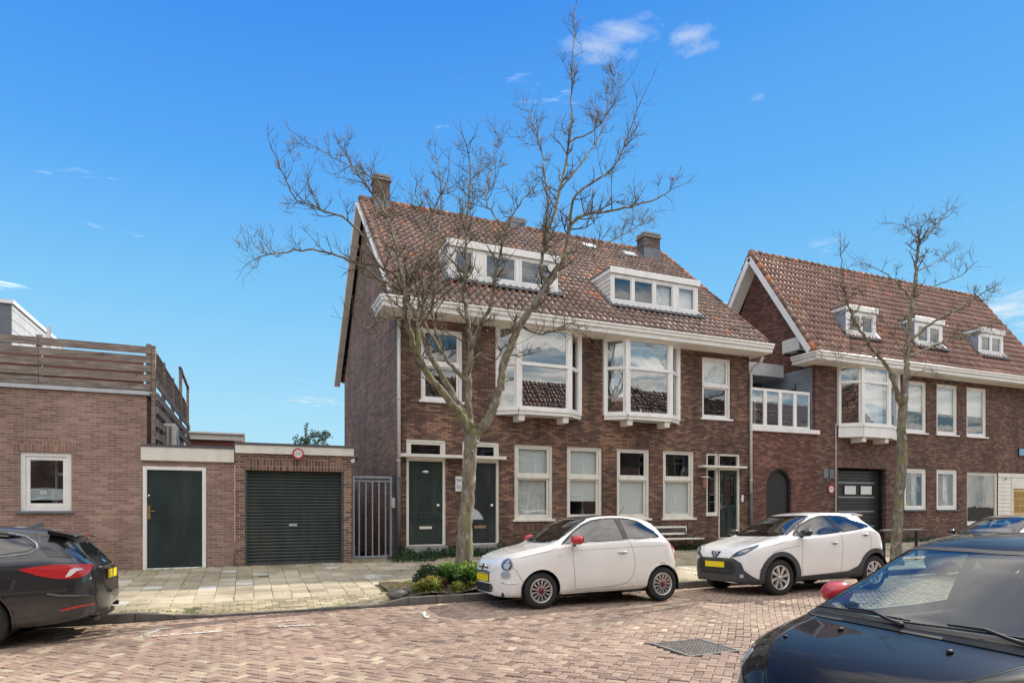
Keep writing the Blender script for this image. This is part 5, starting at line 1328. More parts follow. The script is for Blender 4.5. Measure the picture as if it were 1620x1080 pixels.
# ground cover along the house fronts
mb = MB()
def gc(x0, x1, y0, y1, n, h, sz):
    for _ in range(n):
        x = rg.uniform(x0,x1); y = y1-(y1-y0)*rg.random()**1.3
        hh = h*(.4+.6*abs(math.sin(x*2.3)+.4*math.sin(x*7.1)))*(1-.4*(y1-y)/(y1-y0+.01))
        leaves(mb, (x,y,pav_z(x,y)+hh*rg.random()), (.03,.03,.03), 1, sz, rg)
gc(3.5, 9.2, 15.55, 16.0, 4200, .30, .04); gc(11.5, 14.0, 15.6, 16.0, 1600, .26, .04); gc(3.2, 4.3, 15.0, 15.7, 600, .12, .035); gc(15.6,18,15.8,16.05,500,.2,.04)
gc(19.5,31,15.7,16.05,1500,.22,.045)
o = mb.build('ground_cover', M['leafdark']); tag(o, 'low creeping green ground cover along the foot of the house fronts', 'ground cover', kind='stuff')
mb = MB()
for _ in range(2600):
    x = rg.uniform(-7, 14); y = rg.choice([15.32, 15.3, 10.68, 10.70, rg.uniform(10.7,15.3)])
    if x < 2.2 and y > 15.25: y = G-.06-rg.random()*.05
    if y == 10.68 and -1 < x < 2.2: continue
    leaves(mb, (x,y,pav_z(x,y)+.01), (.03,.015,.012), 1, .022, rg)
for _ in range(1400):
    x = rg.uniform(PX0, PX1); y = rg.uniform(PY0, PY1); leaves(mb, (x,y,soil_z(x,y)+.01), (.03,.03,.015), 1, .03, rg)
o = mb.build('weeds', M['leafyellow']); tag(o, 'small weeds and moss tufts growing in paving joints and on the bed', 'weeds', kind='stuff')
# fallen leaves and twigs on the road
mb = MB()
for _ in range(500):
    x = rg.uniform(-5, 12); y = rg.uniform(4.5, 10.4) if rg.random() < .5 else rg.uniform(10.2,10.45)
    a = rg.uniform(0,6.28); s = rg.uniform(.008,.022); z = rz2(x,y)+.012
    mb.add([(x+s*math.cos(a),y+s*math.sin(a),z),(x-s*.5*math.sin(a),y+s*.5*math.cos(a),z+.006),(x-s*math.cos(a),y-s*math.sin(a),z),(x+s*.5*math.sin(a),y-s*.5*math.cos(a),z+.003)],[(0,1,2,3)], c=rg.random())
o = mb.build('litter', M['leafred']); tag(o, 'scattered dry leaf litter on the brick road', 'leaf litter', kind='stuff')
# conifer behind the garage
Yc = 34.0; pc = at(484, 668, Yc); cf = thing('conifer_tree', 'dark green conifer crown rising behind the low garage roof', 'tree', (pc.x, Yc, .2))
mb = MB()
for k in range(110):
    t = rg.random()**.6; h = pc.z-t*3.0; rad = .25+t*1.15; a = rg.uniform(0,6.28); sx = math.cos(a)*rad*(1.1 if math.cos(a) > 0 else 1.0); 
    c = (pc.x+sx, Yc+math.sin(a)*rad, h+.25*rg.random())
    for j in range(26):
        q = rg.random(); leaves(mb, (pc.x+(c[0]-pc.x)*q, Yc+(c[1]-Yc)*q, h-.15+.25*q), (.12,.12,.07), 1, .07, rg)
pc2 = at(507, 682, Yc)
for k in range(60):
    c = (pc2.x+rg.gauss(0,.3), Yc+rg.gauss(0,.3), pc2.z-rg.random()*1.5)
    leaves(mb, c, (.25,.25,.12), 22, .07, rg)
mb.build('crown', M['conifer'], cf); mb = MB(); mb.tube([(pc.x,Yc,.1),(pc.x,Yc,pc.z-.3)],[.2,.03],8); mb.build('trunk', M['bark'], cf)

# ======================= street furniture =======================
BY = 15.75; bx0, bx1 = ax(1010,BY), ax(1107,BY); zg = pav_z(bx0, BY); zs_ = at(1070,851,BY).z
bn = thing('garden_bench', 'old cream bench with lattice back against the house wall behind the small white car', 'bench', ((bx0+bx1)/2, BY, zg))
mb = MB()
for k in range(4): mb.box(bx0,bx1,BY-.22+k*.11,BY-.22+k*.11+.09,zs_-.03,zs_)
mb.build('seat', M['cream'], bn, bevel=.004)
zt_ = at(1070,832,BY).z; mb = MB(); bxe = ax(1093,BY)
rect_frame(mb, bx0, bxe, zs_+.1, zt_, BY+.2, BY+.235, .06); mb.build('backrest', M['cream'], bn, bevel=.004)
mb = MB(); x = bx0
while x < bxe: mb.bar((x,BY+.21,zs_+.1),(min(bxe,x+.2),BY+.21,zt_),.006,.014,up=(0,1,0)); mb.bar((min(bxe,x+.2),BY+.222,zs_+.1),(x,BY+.222,zt_),.006,.014,up=(0,1,0)); x += .075
mb.build('lattice', M['lead'], bn)
for x in (bx0+.12, bxe-.05):
    mb = MB(); mb.smooth = True
    mb.tube([(x,BY-.2,zg),(x,BY-.17,zs_-.03)],.015,8); mb.tube([(x,BY+.22,zg),(x,BY+.18,zs_-.03),(x,BY+.22,zt_)],.015,8); mb.tube([(x,BY-.19,zs_-.03),(x,BY-.2,zs_+.17),(x,BY+.1,zs_+.2),(x,BY+.2,zs_+.16)],.012,8); mb.build('leg', M['black'], bn)
# dark metal rail by the second tree
RY_ = 11.9; xa, xb = ax(1394,RY_), ax(1458,RY_); zr = at(1420,838,RY_).z; zg = pav_z(xa,RY_)
rl = thing('metal_rail', 'low dark metal rail around the base of the slimmer tree', 'railing', ((xa+xb)/2, RY_, zg))
mb = MB(); mb.box(xa,xb,RY_-.06,RY_+.06,zr-.04,zr+.02); mb.build('top_bar', M['pipegrey'], rl, bevel=.008)
for x in (xa+.1, (xa+xb)/2-.1, xb-.22): mb = MB(); mb.box(x-.03,x+.03,RY_-.03,RY_+.03,zg,zr-.04); mb.build('post', M['black'], rl)
# ======================= cars =======================
def pchip(xs, ys):
    xs = np.array(xs, float); ys = np.array(ys, float); h = np.diff(xs); dl = np.diff(ys)/h; n = len(xs); d = np.zeros(n)
    for i in range(1, n-1):
        if dl[i-1]*dl[i] > 0:
            w1 = 2*h[i]+h[i-1]; w2 = h[i]+2*h[i-1]; d[i] = (w1+w2)/(w1/dl[i-1]+w2/dl[i])
    d[0] = dl[0]; d[-1] = dl[-1]
    def f(x):
        x = np.clip(x, xs[0], xs[-1]); i = np.clip(np.searchsorted(xs, x)-1, 0, n-2); t = (x-xs[i])/h[i]
        return (ys[i]*(1+2*t)*(1-t)**2+h[i]*d[i]*t*(1-t)**2+ys[i+1]*t*t*(3-2*t)+h[i]*d[i+1]*t*t*(t-1))
    return f
def P1(l): return pchip([p[0] for p in l], [p[1] for p in l])
def in_poly(x, y, poly):
    c = False; n = len(poly); j = n-1
    for i in range(n):
        xi, yi = poly[i]; xj, yj = poly[j]
        if (yi > y) != (yj > y) and x < (xj-xi)*(y-yi)/(yj-yi)+xi: c = not c
        j = i
    return c
def smooth_poly(pts, n=5, corner=()):
    """closed Catmull-Rom through the points"""
    m = len(pts); out = []
    for i in range(m):
        a, b, c, d = (Vector((*pts[(i+k) % m], 0)) for k in (-1, 0, 1, 2))
        if i in corner: a = b*2-c*1.0 if False else b
        if (i+1) % m in corner: d = c
        for k in range(n):
            t = k/n; v = .5*((2*b)+(c-a)*t+(2*a-5*b+4*c-d)*t*t+(3*b-a-3*c+d)*t**3); out.append((v.x, v.y))
    return out
def resample(pts, step, closed=False):
    P_ = [Vector((*p, 0)) for p in pts]; 
    if closed: P_.append(P_[0])
    out = []
    for a, b in zip(P_[:-1], P_[1:]):
        n = max(1, int((b-a).length/step+.5))
        for k in range(n): out.append(tuple((a.lerp(b, k/n))[:2]))
    if not closed: out.append(tuple(P_[-1][:2]))
    return out
def offset_poly(pts, d):
    n = len(pts); ar = sum(pts[i][0]*pts[(i+1) % n][1]-pts[(i+1) % n][0]*pts[i][1] for i in range(n)); s = 1 if ar > 0 else -1; out = []
    for i in range(n):
        a, b, c = (Vector(pts[(i+k) % n]) for k in (-1, 0, 1)); e1 = (b-a); e2 = (c-b)
        if e1.length < 1e-7: e1 = e2
        if e2.length < 1e-7: e2 = e1
        n1 = Vector((e1.y, -e1.x)).normalized()*s; n2 = Vector((e2.y, -e2.x)).normalized()*s; m = (n1+n2)
        if m.length < 1e-4: m = n1
        m.normalize(); k = 1/max(.5, m.dot(n1)); out.append((b.x+m.x*d*k, b.y+m.y*d*k))
    return out

class Car:
    def __init__(s, root, sp):
        s.root = root; s.sp = sp; s.holes = []; s.build_shell()
    def section(s, x):
        sp = s.sp; L_, W = sp['L'], sp['W']
        a, n = sp.get('nose', (.75, 2.7)); b, m = sp.get('tail', (.6, 2.8))
        sf = (1-max(0, 1-x/a)**n)**(1/n) if x < a else 1.0
        xr = L_-x; sr = (1-max(0, 1-xr/b)**m)**(1/m) if xr < b else 1.0
        sc = max(.0, sf*sr)
        zt, zb = float(s.zt(x)), float(s.zb(x)); w = W*sc*float(s.ww(x)); wr = float(s.wr(x))*sc
        be = min(float(s.be(x)), zt-.04*min(1,(zt-zb)*4)); be = max(be, zb+(zt-zb)*.5)
        h = be-zb
        rr = min(.10, (zt-be)*.35)
        lowf = float(s.lo(x))
        return [(w*.90*lowf, zb), (w*.975*lowf, zb+.04*min(1,h*3)), (w*.995, zb+.28*h), (w*1.003, zb+.58*h), (w*.992, zb+.82*h), (w*.965, be-.012), (w*.945, be+.004),
                (lerp(w*.94, wr, .45), be+(zt-be)*.42-.0), (wr, zt-rr), (wr*.93, zt-rr*.38), (wr*.72, zt-rr*.08-.004), (wr*.35, zt-.001), (0, zt)]
    def build_shell(s):
        sp = s.sp; L_ = sp['L']
        s.zt = P1(sp['top']); s.zb = P1(sp['bot']); s.be = P1(sp['belt']); s.ww = P1(sp.get('ww', [(0,1),(L_,1)])); s.wr = P1(sp['roofw']); s.lo = P1(sp.get('low', [(0,1),(L_,1)]))
        a, n = sp.get('nose', (.75, 2.7)); b, m = sp.get('tail', (.6, 2.8))
        xs = set()
        for q in np.linspace(.03, .9, 18): xs.add(round(a*(1-(1-q**n)**(1/n)), 5)); xs.add(round(L_-b*(1-(1-q**m)**(1/m)), 5))
        x = .03
        while x < L_-.02: xs.add(round(x, 5)); x += .022
        xs |= {.0005, .003, .008, .016, L_-.0005, L_-.003, L_-.008, L_-.016}
        xs = sorted(xs); ks = [xs[0]]
        for x in xs[1:]:
            if x-ks[-1] > (.0015 if (x < .02 or x > L_-.02) else .006): ks.append(x)
        xs = ks; rows = []
        K = 5
        for x in xs:
            c = s.section(x); c = [c[0]]+c+[c[-1]]; c = [(2*c[1][0]-c[2][0], 2*c[1][1]-c[2][1])]+c[1:-1]+[(-c[-3][0], c[-3][1])]
            row = []
            for i in range(1, len(c)-2):
                p0, p1, p2, p3 = c[i-1:i+3]
                for k in range(K):
                    t = k/K
                    # blend of B-spline and Catmull-Rom: smooth without bulging
                    B = [(1-t)**3/6, (3*t**3-6*t*t+4)/6, (-3*t**3+3*t*t+3*t+1)/6, t**3/6]; C_ = [(-t+2*t*t-t**3)/2, (2-5*t*t+3*t**3)/2, (t+4*t*t-3*t**3)/2, (t**3-t*t)/2]
                    wgt = .55; q = [wgt*B[j]+(1-wgt)*C_[j] for j in range(4)]
                    row.append((sum(q[j]*pp[0] for j, pp in enumerate((p0,p1,p2,p3))), sum(q[j]*pp[1] for j, pp in enumerate((p0,p1,p2,p3)))))
            row.append((0, c[-2][1]))
            rows.append(row)
        Mr = len(rows[0]); V = []; 
        for x, row in zip(xs, rows):
            V += [(x, -y, z) for y, z in row]+[(x, y, z) for y, z in reversed(row[:-1])]
        W2 = 2*Mr-1; Fc = []
        for i in range(len(xs)-1):
            for j in range(W2-1): Fc.append((i*W2+j, (i+1)*W2+j, (i+1)*W2+j+1, i*W2+j+1))
        # end caps
        for i, fl in ((0, False), (len(xs)-1, True)):
            for j in range(Mr-1):
                q = (i*W2+j, i*W2+j+1, i*W2+W2-2-j, i*W2+W2-1-j)
                if j == Mr-2: q = q[:2]+q[3:] if q[1] == q[2] else q
                Fc.append(tuple(reversed(q)) if fl else q)
        s.V = V; s.F = Fc; s.bvh = BVHTree.FromPolygons([Vector(v) for v in V], Fc)
        # orientation check
        s.flip = False
        p, nrm, _, _ = s.bvh.ray_cast(Vector((L_*.5, 0, 3)), Vector((0, 0, -1)))
        if nrm and nrm.z < 0: s.F = [tuple(reversed(f)) for f in Fc]; s.bvh = BVHTree.FromPolygons([Vector(v) for v in V], s.F)
    def cast(s, u, v, mode, off=0.0):
        L_ = s.sp['L']
        if mode == 'N': o, d = Vector((u, -3, v)), Vector((0, 1, 0))
        elif mode == 'O': o, d = Vector((u, 3, v)), Vector((0, -1, 0))
        elif mode == 'F': o, d = Vector((-3, u, v)), Vector((1, 0, 0))
        elif mode == 'R': o, d = Vector((L_+3, u, v)), Vector((-1, 0, 0))
        elif mode == 'T': o, d = Vector((u, v, 4)), Vector((0, 0, -1))
        else:
            # ('D', yaw, centre x, centre y, mirror): seen from a slanted direction
            _, yaw, cx, cy, mi = mode; d = Vector((math.cos(yaw), math.sin(yaw), 0)); pr = Vector((-math.sin(yaw), math.cos(yaw), 0))
            o = Vector((cx, cy, v))+pr*u-d*3
            if mi: o.y *= -1; d.y *= -1
        p, n, i, _ = s.bvh.ray_cast(o, d)
        if p is None:
            p, n, i, _ = s.bvh.find_nearest(o+d*3 if not isinstance(mode, str) else o+d*2.4)
        return p+n*off, n
    def strip(s, name, pts, mode, r, mat, parent=None, off=0.0, closed=False, n=6, step=.03, flat=None):
        pts = resample(pts, step, closed); P3 = [s.cast(u, v, mode, off)[0] for u, v in pts]
        mb = MB(); mb.smooth = True; mb.tube(P3, r, n, closed=closed); return s.fin(mb, name, mat, parent)
    def strips(s, name, lst, mat, parent=None, r=.0035, off=-.001):
        mb = MB(); mb.smooth = True
        for pts, mode in lst: mb.tube([s.cast(u, v, mode, off)[0] for u, v in resample(pts, .03)], r, 5)
        return s.fin(mb, name, mat, parent)
    def fin(s, mb, name, mat, parent=None, bevel=0):
        o = MB.build(mb, name, mat, None, bevel); o.parent = parent or s.root; return o
    def patch(s, name, poly, mode, mat, parent=None, off=.003, step=.035, thick=0):
        pl = resample(poly, step, True); n = len(pl); xs = [p[0] for p in pl]; ys = [p[1] for p in pl]
        pts = [Vector(p) for p in pl]; x = min(xs)+step/2
        inner = offset_poly(pl, -step*.5)
        while x < max(xs):
            y = min(ys)+step/2
            while y < max(ys):
                if in_poly(x, y, inner): pts.append(Vector((x, y)))
                y += step
            x += step
        r = mgeo.delaunay_2d_cdt(pts, [(i, (i+1) % n) for i in range(n)], [], 1, 1e-6)
        vs = []; 
        for v in r[0]: vs.append(s.cast(v.x, v.y, mode, off)[0])
        mb = MB(); mb.smooth = True; mb.add(vs, [tuple(f) for f in r[2]])
        # outward facing
        f = r[2][0]; nn = (vs[f[1]]-vs[f[0]]).cross(vs[f[2]]-vs[f[0]]); _, bn = s.cast(r[0][f[0]].x, r[0][f[0]].y, mode)
        if nn.dot(bn) < 0: mb.f = [tuple(reversed(q)) for q in mb.f]
        if thick:
            b = len(vs)
            c0 = [s.cast(u, v, mode, off-thick)[0] for u, v in pl]; c1 = [s.cast(u, v, mode, off)[0] for u, v in pl]
            mb.smooth = False
            mb.add(c0+c1, [(i, (i+1) % n, n+(i+1) % n, n+i) for i in range(n)])
        return s.fin(mb, name, mat, parent)
    def band(s, name, outer, inner, mode, mat, parent=None, off=.004, closed=True, lip=.004):
        n = len(outer); a = [s.cast(u, v, mode, off)[0] for u, v in outer]; b = [s.cast(u, v, mode, off)[0] for u, v in inner]
        a0 = [s.cast(u, v, mode, -.004)[0] for u, v in outer]; b0 = [s.cast(u, v, mode, -.004)[0] for u, v in inner]
        mb = MB(); mb.smooth = True; m = n if closed else n-1
        mb.add(a+b, [(i, (i+1) % n, n+(i+1) % n, n+i) for i in range(m)])
        mb.smooth = False; mb.add(a0+a, [(i, (i+1) % n, n+(i+1) % n, n+i) for i in range(m)]); mb.add(b0+b, [(i, (i+1) % n, n+(i+1) % n, n+i) for i in range(m)])
        return s.fin(mb, name, mat, parent)
    def window(s, name, poly, mode, glass, frit=.022, seal=.010, parent=None, frame=None, cond=None):
        """opening in the shell with a pane, dark border and rubber seal"""
        pl = resample(poly, .025, True)
        s.holes.append((pl, mode, cond))
        g = s.patch(name, offset_poly(pl, .004), mode, glass, parent, off=.0005)
        s.band('seal', offset_poly(pl, seal), offset_poly(pl, -frit), mode, frame or M['blackgloss'], g, off=.003)
        return g
    def arch(s, cx, cz, r): s.holes.append(((cx, cz, r), 'A', None))
    def finish(s, mat, extra=None):
        keep = []; V = [list(v) for v in s.V]; cut_edges = []
        cent = [sum((Vector(s.V[i]) for i in f), Vector())/len(f) for f in s.F]
        nrm = []
        for f in s.F:
            a, b, c = (Vector(s.V[f[k]]) for k in (0, 1, 2)); nrm.append((b-a).cross(c-a).normalized() if (b-a).cross(c-a).length > 0 else Vector((0,0,1)))
        hv = [set() for _ in s.holes]
        for f, c, n in zip(s.F, cent, nrm):
            cut = False
            for hi, (geo, mode, cond) in enumerate(s.holes):
                if cut: break
                ci = hi
                if mode == 'A':
                    if abs(c.y) > .45*s.sp['W'] and c.z < s.sp['belt'][0][1]+.2 and (c.x-geo[0])**2+(c.z-geo[1])**2 < geo[2]**2: cut = True
                elif mode in ('N', 'O'):
                    if (c.y < -.3 if mode == 'N' else c.y > .3) and abs(n.y) > .45 and in_poly(c.x, c.z, geo): cut = True
                elif mode == 'T':
                    if n.z > .15 and in_poly(c.x, c.y, geo) and (cond is None or cond(c)): cut = True
                elif mode == 'R':
                    if n.x > .15 and in_poly(c.y, c.z, geo) and (cond is None or cond(c)): cut = True
                elif mode == 'F':
                    if n.x < -.15 and in_poly(c.y, c.z, geo) and (cond is None or cond(c)): cut = True
            if not cut: keep.append(f)
            else: hv[ci].update(f)
        for geo, mode, cond in s.holes:
            if mode != 'A': continue
            cx, cz, r = geo
            for v in V:
                if abs(v[1]) > .4*s.sp['W'] and v[2] < s.sp['belt'][0][1]+.2:
                    q = math.hypot(v[0]-cx, v[2]-cz)
                    if abs(q-r) < .016 and q > 0: k = r/q; v[0] = cx+(v[0]-cx)*k; v[2] = cz+(v[2]-cz)*k
        kept = set(); 
        for f in keep: kept.update(f)
        cutv = set(); ks = set(keep)
        for f in s.F:
            if f not in ks: cutv.update(f)
        for hi, (geo, mode, cond) in enumerate(s.holes):
            if mode == 'A': continue
            bnd = kept & hv[hi]; lim = .055 if mode in 'NO' else .035
            a_, b_ = {'N':(0,2),'O':(0,2),'T':(0,1),'R':(1,2),'F':(1,2)}[mode]; E = list(zip(geo, geo[1:]+geo[:1]))
            for i in bnd:
                v = V[i]
                if mode == 'N' and v[1] > 0 or mode == 'O' and v[1] < 0: continue
                px_, py_ = v[a_], v[b_]; best = None
                for (x0, y0), (x1, y1) in E:
                    dx, dy = x1-x0, y1-y0; l2 = dx*dx+dy*dy
                    t = 0 if l2 == 0 else max(0, min(1, ((px_-x0)*dx+(py_-y0)*dy)/l2)); qx, qy = x0+dx*t, y0+dy*t; dd = (qx-px_)**2+(qy-py_)**2
                    if best is None or dd < best[0]: best = (dd, qx, qy)
                if best[0] < lim**2: v[a_], v[b_] = best[1], best[2]
        mb = MB(); mb.smooth = True; mb.add(V, keep); o = s.fin(mb, 'body', mat); 
        for geo, mode, cond in s.holes:
            if mode != 'A': continue
            cx, cz, r = geo; W = s.sp['W']
            for sg in (-1, 1):
                mb = MB(); mb.smooth = True; n = 24; vs = []
                for k in range(n+1):
                    t = math.pi*(-.12+1.24*k/n)
                    vs += [(cx+r*math.cos(t), sg*W*.96, cz+r*math.sin(t)), (cx+r*math.cos(t), sg*(W-.34), cz+r*math.sin(t))]
                mb.add(vs, [(2*k, 2*k+1, 2*k+3, 2*k+2) for k in range(n)])
                mb.add([(cx, sg*(W-.34), cz)]+[(cx+r*math.cos(math.pi*(-.12+1.24*k/n)), sg*(W-.34), cz+r*math.sin(math.pi*(-.12+1.24*k/n))) for k in range(n+1)], [(0, k+1, k+2) for k in range(n)])
                s.fin(mb, 'wheel_well', M['black'])
        L_ = s.sp['L']; W = s.sp['W']; zf = s.sp.get('floor', .24); mb = MB()
        ws = [g[0] for g, m_, c in s.holes if m_ == 'A']; rr = [g[2] for g, m_, c in s.holes if m_ == 'A']
        xs = [.12, ws[0]-rr[0]-.02, ws[0]+rr[0]+.02, ws[1]-rr[1]-.02, ws[1]+rr[1]+.02, L_-.12]; wd = [W*.7, W-.34, W*.9, W-.34, W*.7]
        for k in range(5): mb.box(xs[k], xs[k+1], -wd[k], wd[k], zf-.03, zf+.03)
        s.fin(mb, 'underbody', M['black']); return o

def circ(cx, cy, rx, ry=None, n=28, rot=0):
    ry = ry or rx; out = []
    for k in range(n):
        a = 2*math.pi*k/n; x, y = rx*math.cos(a), ry*math.sin(a); out.append((cx+x*math.cos(rot)-y*math.sin(rot), cy+x*math.sin(rot)+y*math.cos(rot)))
    return out
def mirror_y(pts): return [(x, -y) for x, y in pts]

def make_wheel(root, x, yo, r, w, style, side=-1, steer=0):
    """side -1: outer face towards -y; yo: outer plane"""
    s_ = side
    mb = MB(); mb.smooth = True; ri = {'snow': .655, 'turbine': .66, 'disc': .66}.get(style, .66)*r; yc = yo-s_*w/2
    def Y(o): return yo-s_*o      # o = inwards from the outer face
    prof = [(ri, Y(.012)), (ri+.012, Y(.002)), (ri+(r-ri)*.45, Y(-.002)), (r-.03, Y(.006)), (r-.008, Y(.02)), (r, Y(.04)), (r, Y(w-.04)), (r-.02, Y(w-.008)), (ri, Y(w-.0))]
    mb.lathe(prof, 48, 'y', (x, 0, r)); ty = mb.build('tyre', M['rubber'])
    mb = MB(); mb.smooth = False; n = 64
    for g in (.055, .085, w/2, w-.085): mb.lathe([(r+.0012, Y(g-.004)), (r+.0012, Y(g+.004))], 48, 'y', (x, 0, r))
    tg = mb.build('tread_groove', M['black'])
    mb = MB(); mb.smooth = True
    mb.lathe([(ri+.002, Y(.010)), (ri-.006, Y(.004)), (ri-.016, Y(.010)), (ri-.022, Y(.05)), (ri-.03, Y(w*.8))], 48, 'y', (x, 0, r))
    mb.smooth = False
    def spoke(a0, a1, r0, r1, w0, w1, o0=.022, o1=.014, th=.03):
        p0 = Vector((math.cos(a0), 0, math.sin(a0)))*r0; p1 = Vector((math.cos(a1), 0, math.sin(a1)))*r1; d = (p1-p0).normalized(); sd = Vector((-d.z, 0, d.x)); C0 = Vector((x, 0, r))
        q = []
        for pp, ww_, oo in ((p0, w0, o0), (p1, w1, o1)):
            for (si, yy) in ((-1, oo), (1, oo), (1, oo+th), (-1, oo+th)): q.append(C0+pp+sd*si*(ww_/2*(1 if yy == oo else 1.25))+Vector((0, Y(yy), 0)))
        mb.add(q, [(0,1,2,3),(4,7,6,5),(0,4,5,1),(1,5,6,2),(2,6,7,3),(3,7,4,0)])
    if style == 'snow':
        ns = 13
        for k in range(ns):
            a = 2*math.pi*k/ns; rm = ri*.62
            spoke(a, a, ri*.24, rm, .018, .016); spoke(a, a+.14, rm*.97, ri*.99, .014, .011); spoke(a, a-.14, rm*.97, ri*.99, .014, .011)
    elif style == 'turbine':
        for k in range(8):
            a = 2*math.pi*k/8; spoke(a, a+.26, ri*.2, ri*.99, .032, .062, .03, .012)
            spoke(a+.12, a+.05, ri*.2, ri*.55, .012, .012, .034, .02)
    else:
        for k in range(5):
            a = 2*math.pi*k/5; spoke(a, a, ri*.15, ri*.98, .06, .085)
    rm_ = mb.build('rim', M['alloy'])
    mb = MB(); mb.smooth = True; mb.lathe([(0, Y(.055)), (ri*.97, Y(.06)), (ri*.97, Y(.09))], 32, 'y', (x, 0, r)); bk = mb.build('brake_disc', M['alloydark'])
    mb = MB(); mb.smooth = True; hr = ri*(.235 if style == 'snow' else .17); mb.lathe([(0, Y(.008)), (hr*.85, Y(.010)), (hr, Y(.018)), (hr, Y(.05))], 24, 'y', (x, 0, r))
    hb = mb.build('hub_cap', M['hubred'] if style == 'snow' else M['alloy'])
    if style == 'snow':
        mb = MB(); mb.smooth = True; mb.lathe([(hr*1.0, Y(.012)), (hr*1.12, Y(.010)), (hr*1.12, Y(.02))], 24, 'y', (x, 0, r)); hc = mb.build('hub_ring', M['signred']); hc.parent = hb; hc.parent = root
    e = [ty, tg, rm_, bk, hb]
    # the tyre is the wheel part; the rest hang on it
    ty.name = 'wheel'; ty.parent = root
    for q in e[1:]: q.parent = ty
    if style == 'snow': hc.parent = ty
M['crease_shade'] = simple('paint_shadow', (.42,.39,.34), .5, var=.05)
M['hubred'] = simple('dark_red_hub', (.09,.012,.025), .35, var=.1, coat=.4)
M['whitepaint'] = paintmat('pearl_white_paint', (.90,.885,.83), .3, dust=.10)
M['whitepaint2'] = paintmat('white_car_paint', (.90,.89,.85), .3, dust=.08)
M['blackpaint'] = paintmat('black_car_paint', (.008,.007,.006), .35, dust=.05, dustc=(.09,.09,.09), coatw=.7, cior=1.36, spc=.05)
M['blackpaint2'] = paintmat('dark_metallic_paint', (.014,.015,.018), .3, dust=.02, dustc=(.10,.09,.08))
M['greypaint'] = paintmat('grey_car_paint', (.30,.28,.25), .3, metal=.3, dust=.1)
M['seam'] = simple('panel_gap', (.012,.012,.012), .7, var=.05)
M['seat'] = simple('seat_cloth', (.045,.05,.055), .9, var=.2)
M['dash'] = simple('dashboard', (.02,.022,.025), .6, var=.1)
M['lampdark'] = simple('lamp_housing', (.03,.032,.035), .3, var=.1)
M['lampchrome'] = simple('reflector', (.5,.5,.52), .35, .4, var=.05)
def redlamp():
    m, nt, b = newmat('red_tail_lens'); 
    w = N(nt, 'ShaderNodeTexWave'); w.inputs['Scale'].default_value = 25; L(nt, pos(nt), w.inputs['Vector']); r = ramp(nt, w.outputs['Fac'], [(.2,(.42,.01,.015)),(.8,(.62,.03,.03))]); L(nt, r.outputs[0], b.inputs['Base Color'])
    b.inputs['Roughness'].default_value = .15; b.inputs['Coat Weight'].default_value = 1; b.inputs['Coat Roughness'].default_value = .02
    b.inputs['Emission Color'].default_value = (.6,.02,.02,1); b.inputs['Emission Strength'].default_value = .0
    return m
M['redlamp'] = redlamp()

def interior(root, L_, W, xd, zd, rows, zfloor=.3, seat_h=.62, steer=None, dashw=None, roofz=1.3):
    mb = MB(); mb.smooth = True
    dw = dashw or W*.84
    # dashboard: extruded profile
    prof = [(xd-.45, zd-.06), (xd-.2, zd-.02), (xd+.05, zd), (xd+.22, zd-.02), (xd+.30, zd-.10), (xd+.28, zd-.35), (xd-.4, zd-.4)]
    vs = [(x, -dw, z) for x, z in prof]+[(x, dw, z) for x, z in prof]; n = len(prof)
    mb.smooth = False; mb.add(vs, [(i, (i+1) % n, n+(i+1) % n, n+i) for i in range(n)]); o = mb.build('dashboard', M['dash']); o.parent = root
    if steer is not None:
        mb = MB(); mb.smooth = True; c = Vector((xd+.42, steer, zd-.10)); tl = Vector((.35,0,1)).normalized(); a = Vector((0,1,0)); 
        mb.tube([c+(tl*math.sin(t)+a*math.cos(t))*.18 for t in np.linspace(0, 2*math.pi, 28, endpoint=False)], .014, 8, closed=True)
        mb.tube([c-Vector((.12,0,-.04)), c], .05, 8); mb.bar(c-a*.17, c+a*.17, .03, .03); o = mb.build('steering_wheel', M['black']); o.parent = root
    for (xs, ys) in rows:
        for y in ys:
            mb = MB(); mb.smooth = True
            mb.ellipsoid((xs, y, zfloor+.22), (.27, .24, .10), 16, 8)
            # reclining back: swept superellipse
            P_ = []; n = 9
            for k in range(n):
                t = k/(n-1); z = zfloor+.25+t*seat_h; x = xs+.24+t*.20; wd = .235*(1-.25*t**3)*(1 if k else .8); P_.append((x, z, wd))
            vs = []; q = 16
            for x, z, wd in P_:
                for j in range(q): a = 2*math.pi*j/q; ca, sa = math.cos(a), math.sin(a); vs.append((x+.055*math.copysign(abs(ca)**.7, ca), y+wd*math.copysign(abs(sa)**.6, sa), z))
            mb.add(vs, [(k*q+j, k*q+(j+1) % q, (k+1)*q+(j+1) % q, (k+1)*q+j) for k in range(n-1) for j in range(q)]+[tuple((n-1)*q+j for j in range(q))])
            hx, hz = xs+.47, zfloor+.25+seat_h+.12
            mb.ellipsoid((hx, y, hz), (.05, .135, .085), 16, 8); mb.cyl((hx-.02, y-.06, hz-.15), (hx, y-.06, hz-.02), .008, 6); mb.cyl((hx-.02, y+.06, hz-.15), (hx, y+.06, hz-.02), .008, 6)
            o = mb.build('seat', M['seat']); o.parent = root
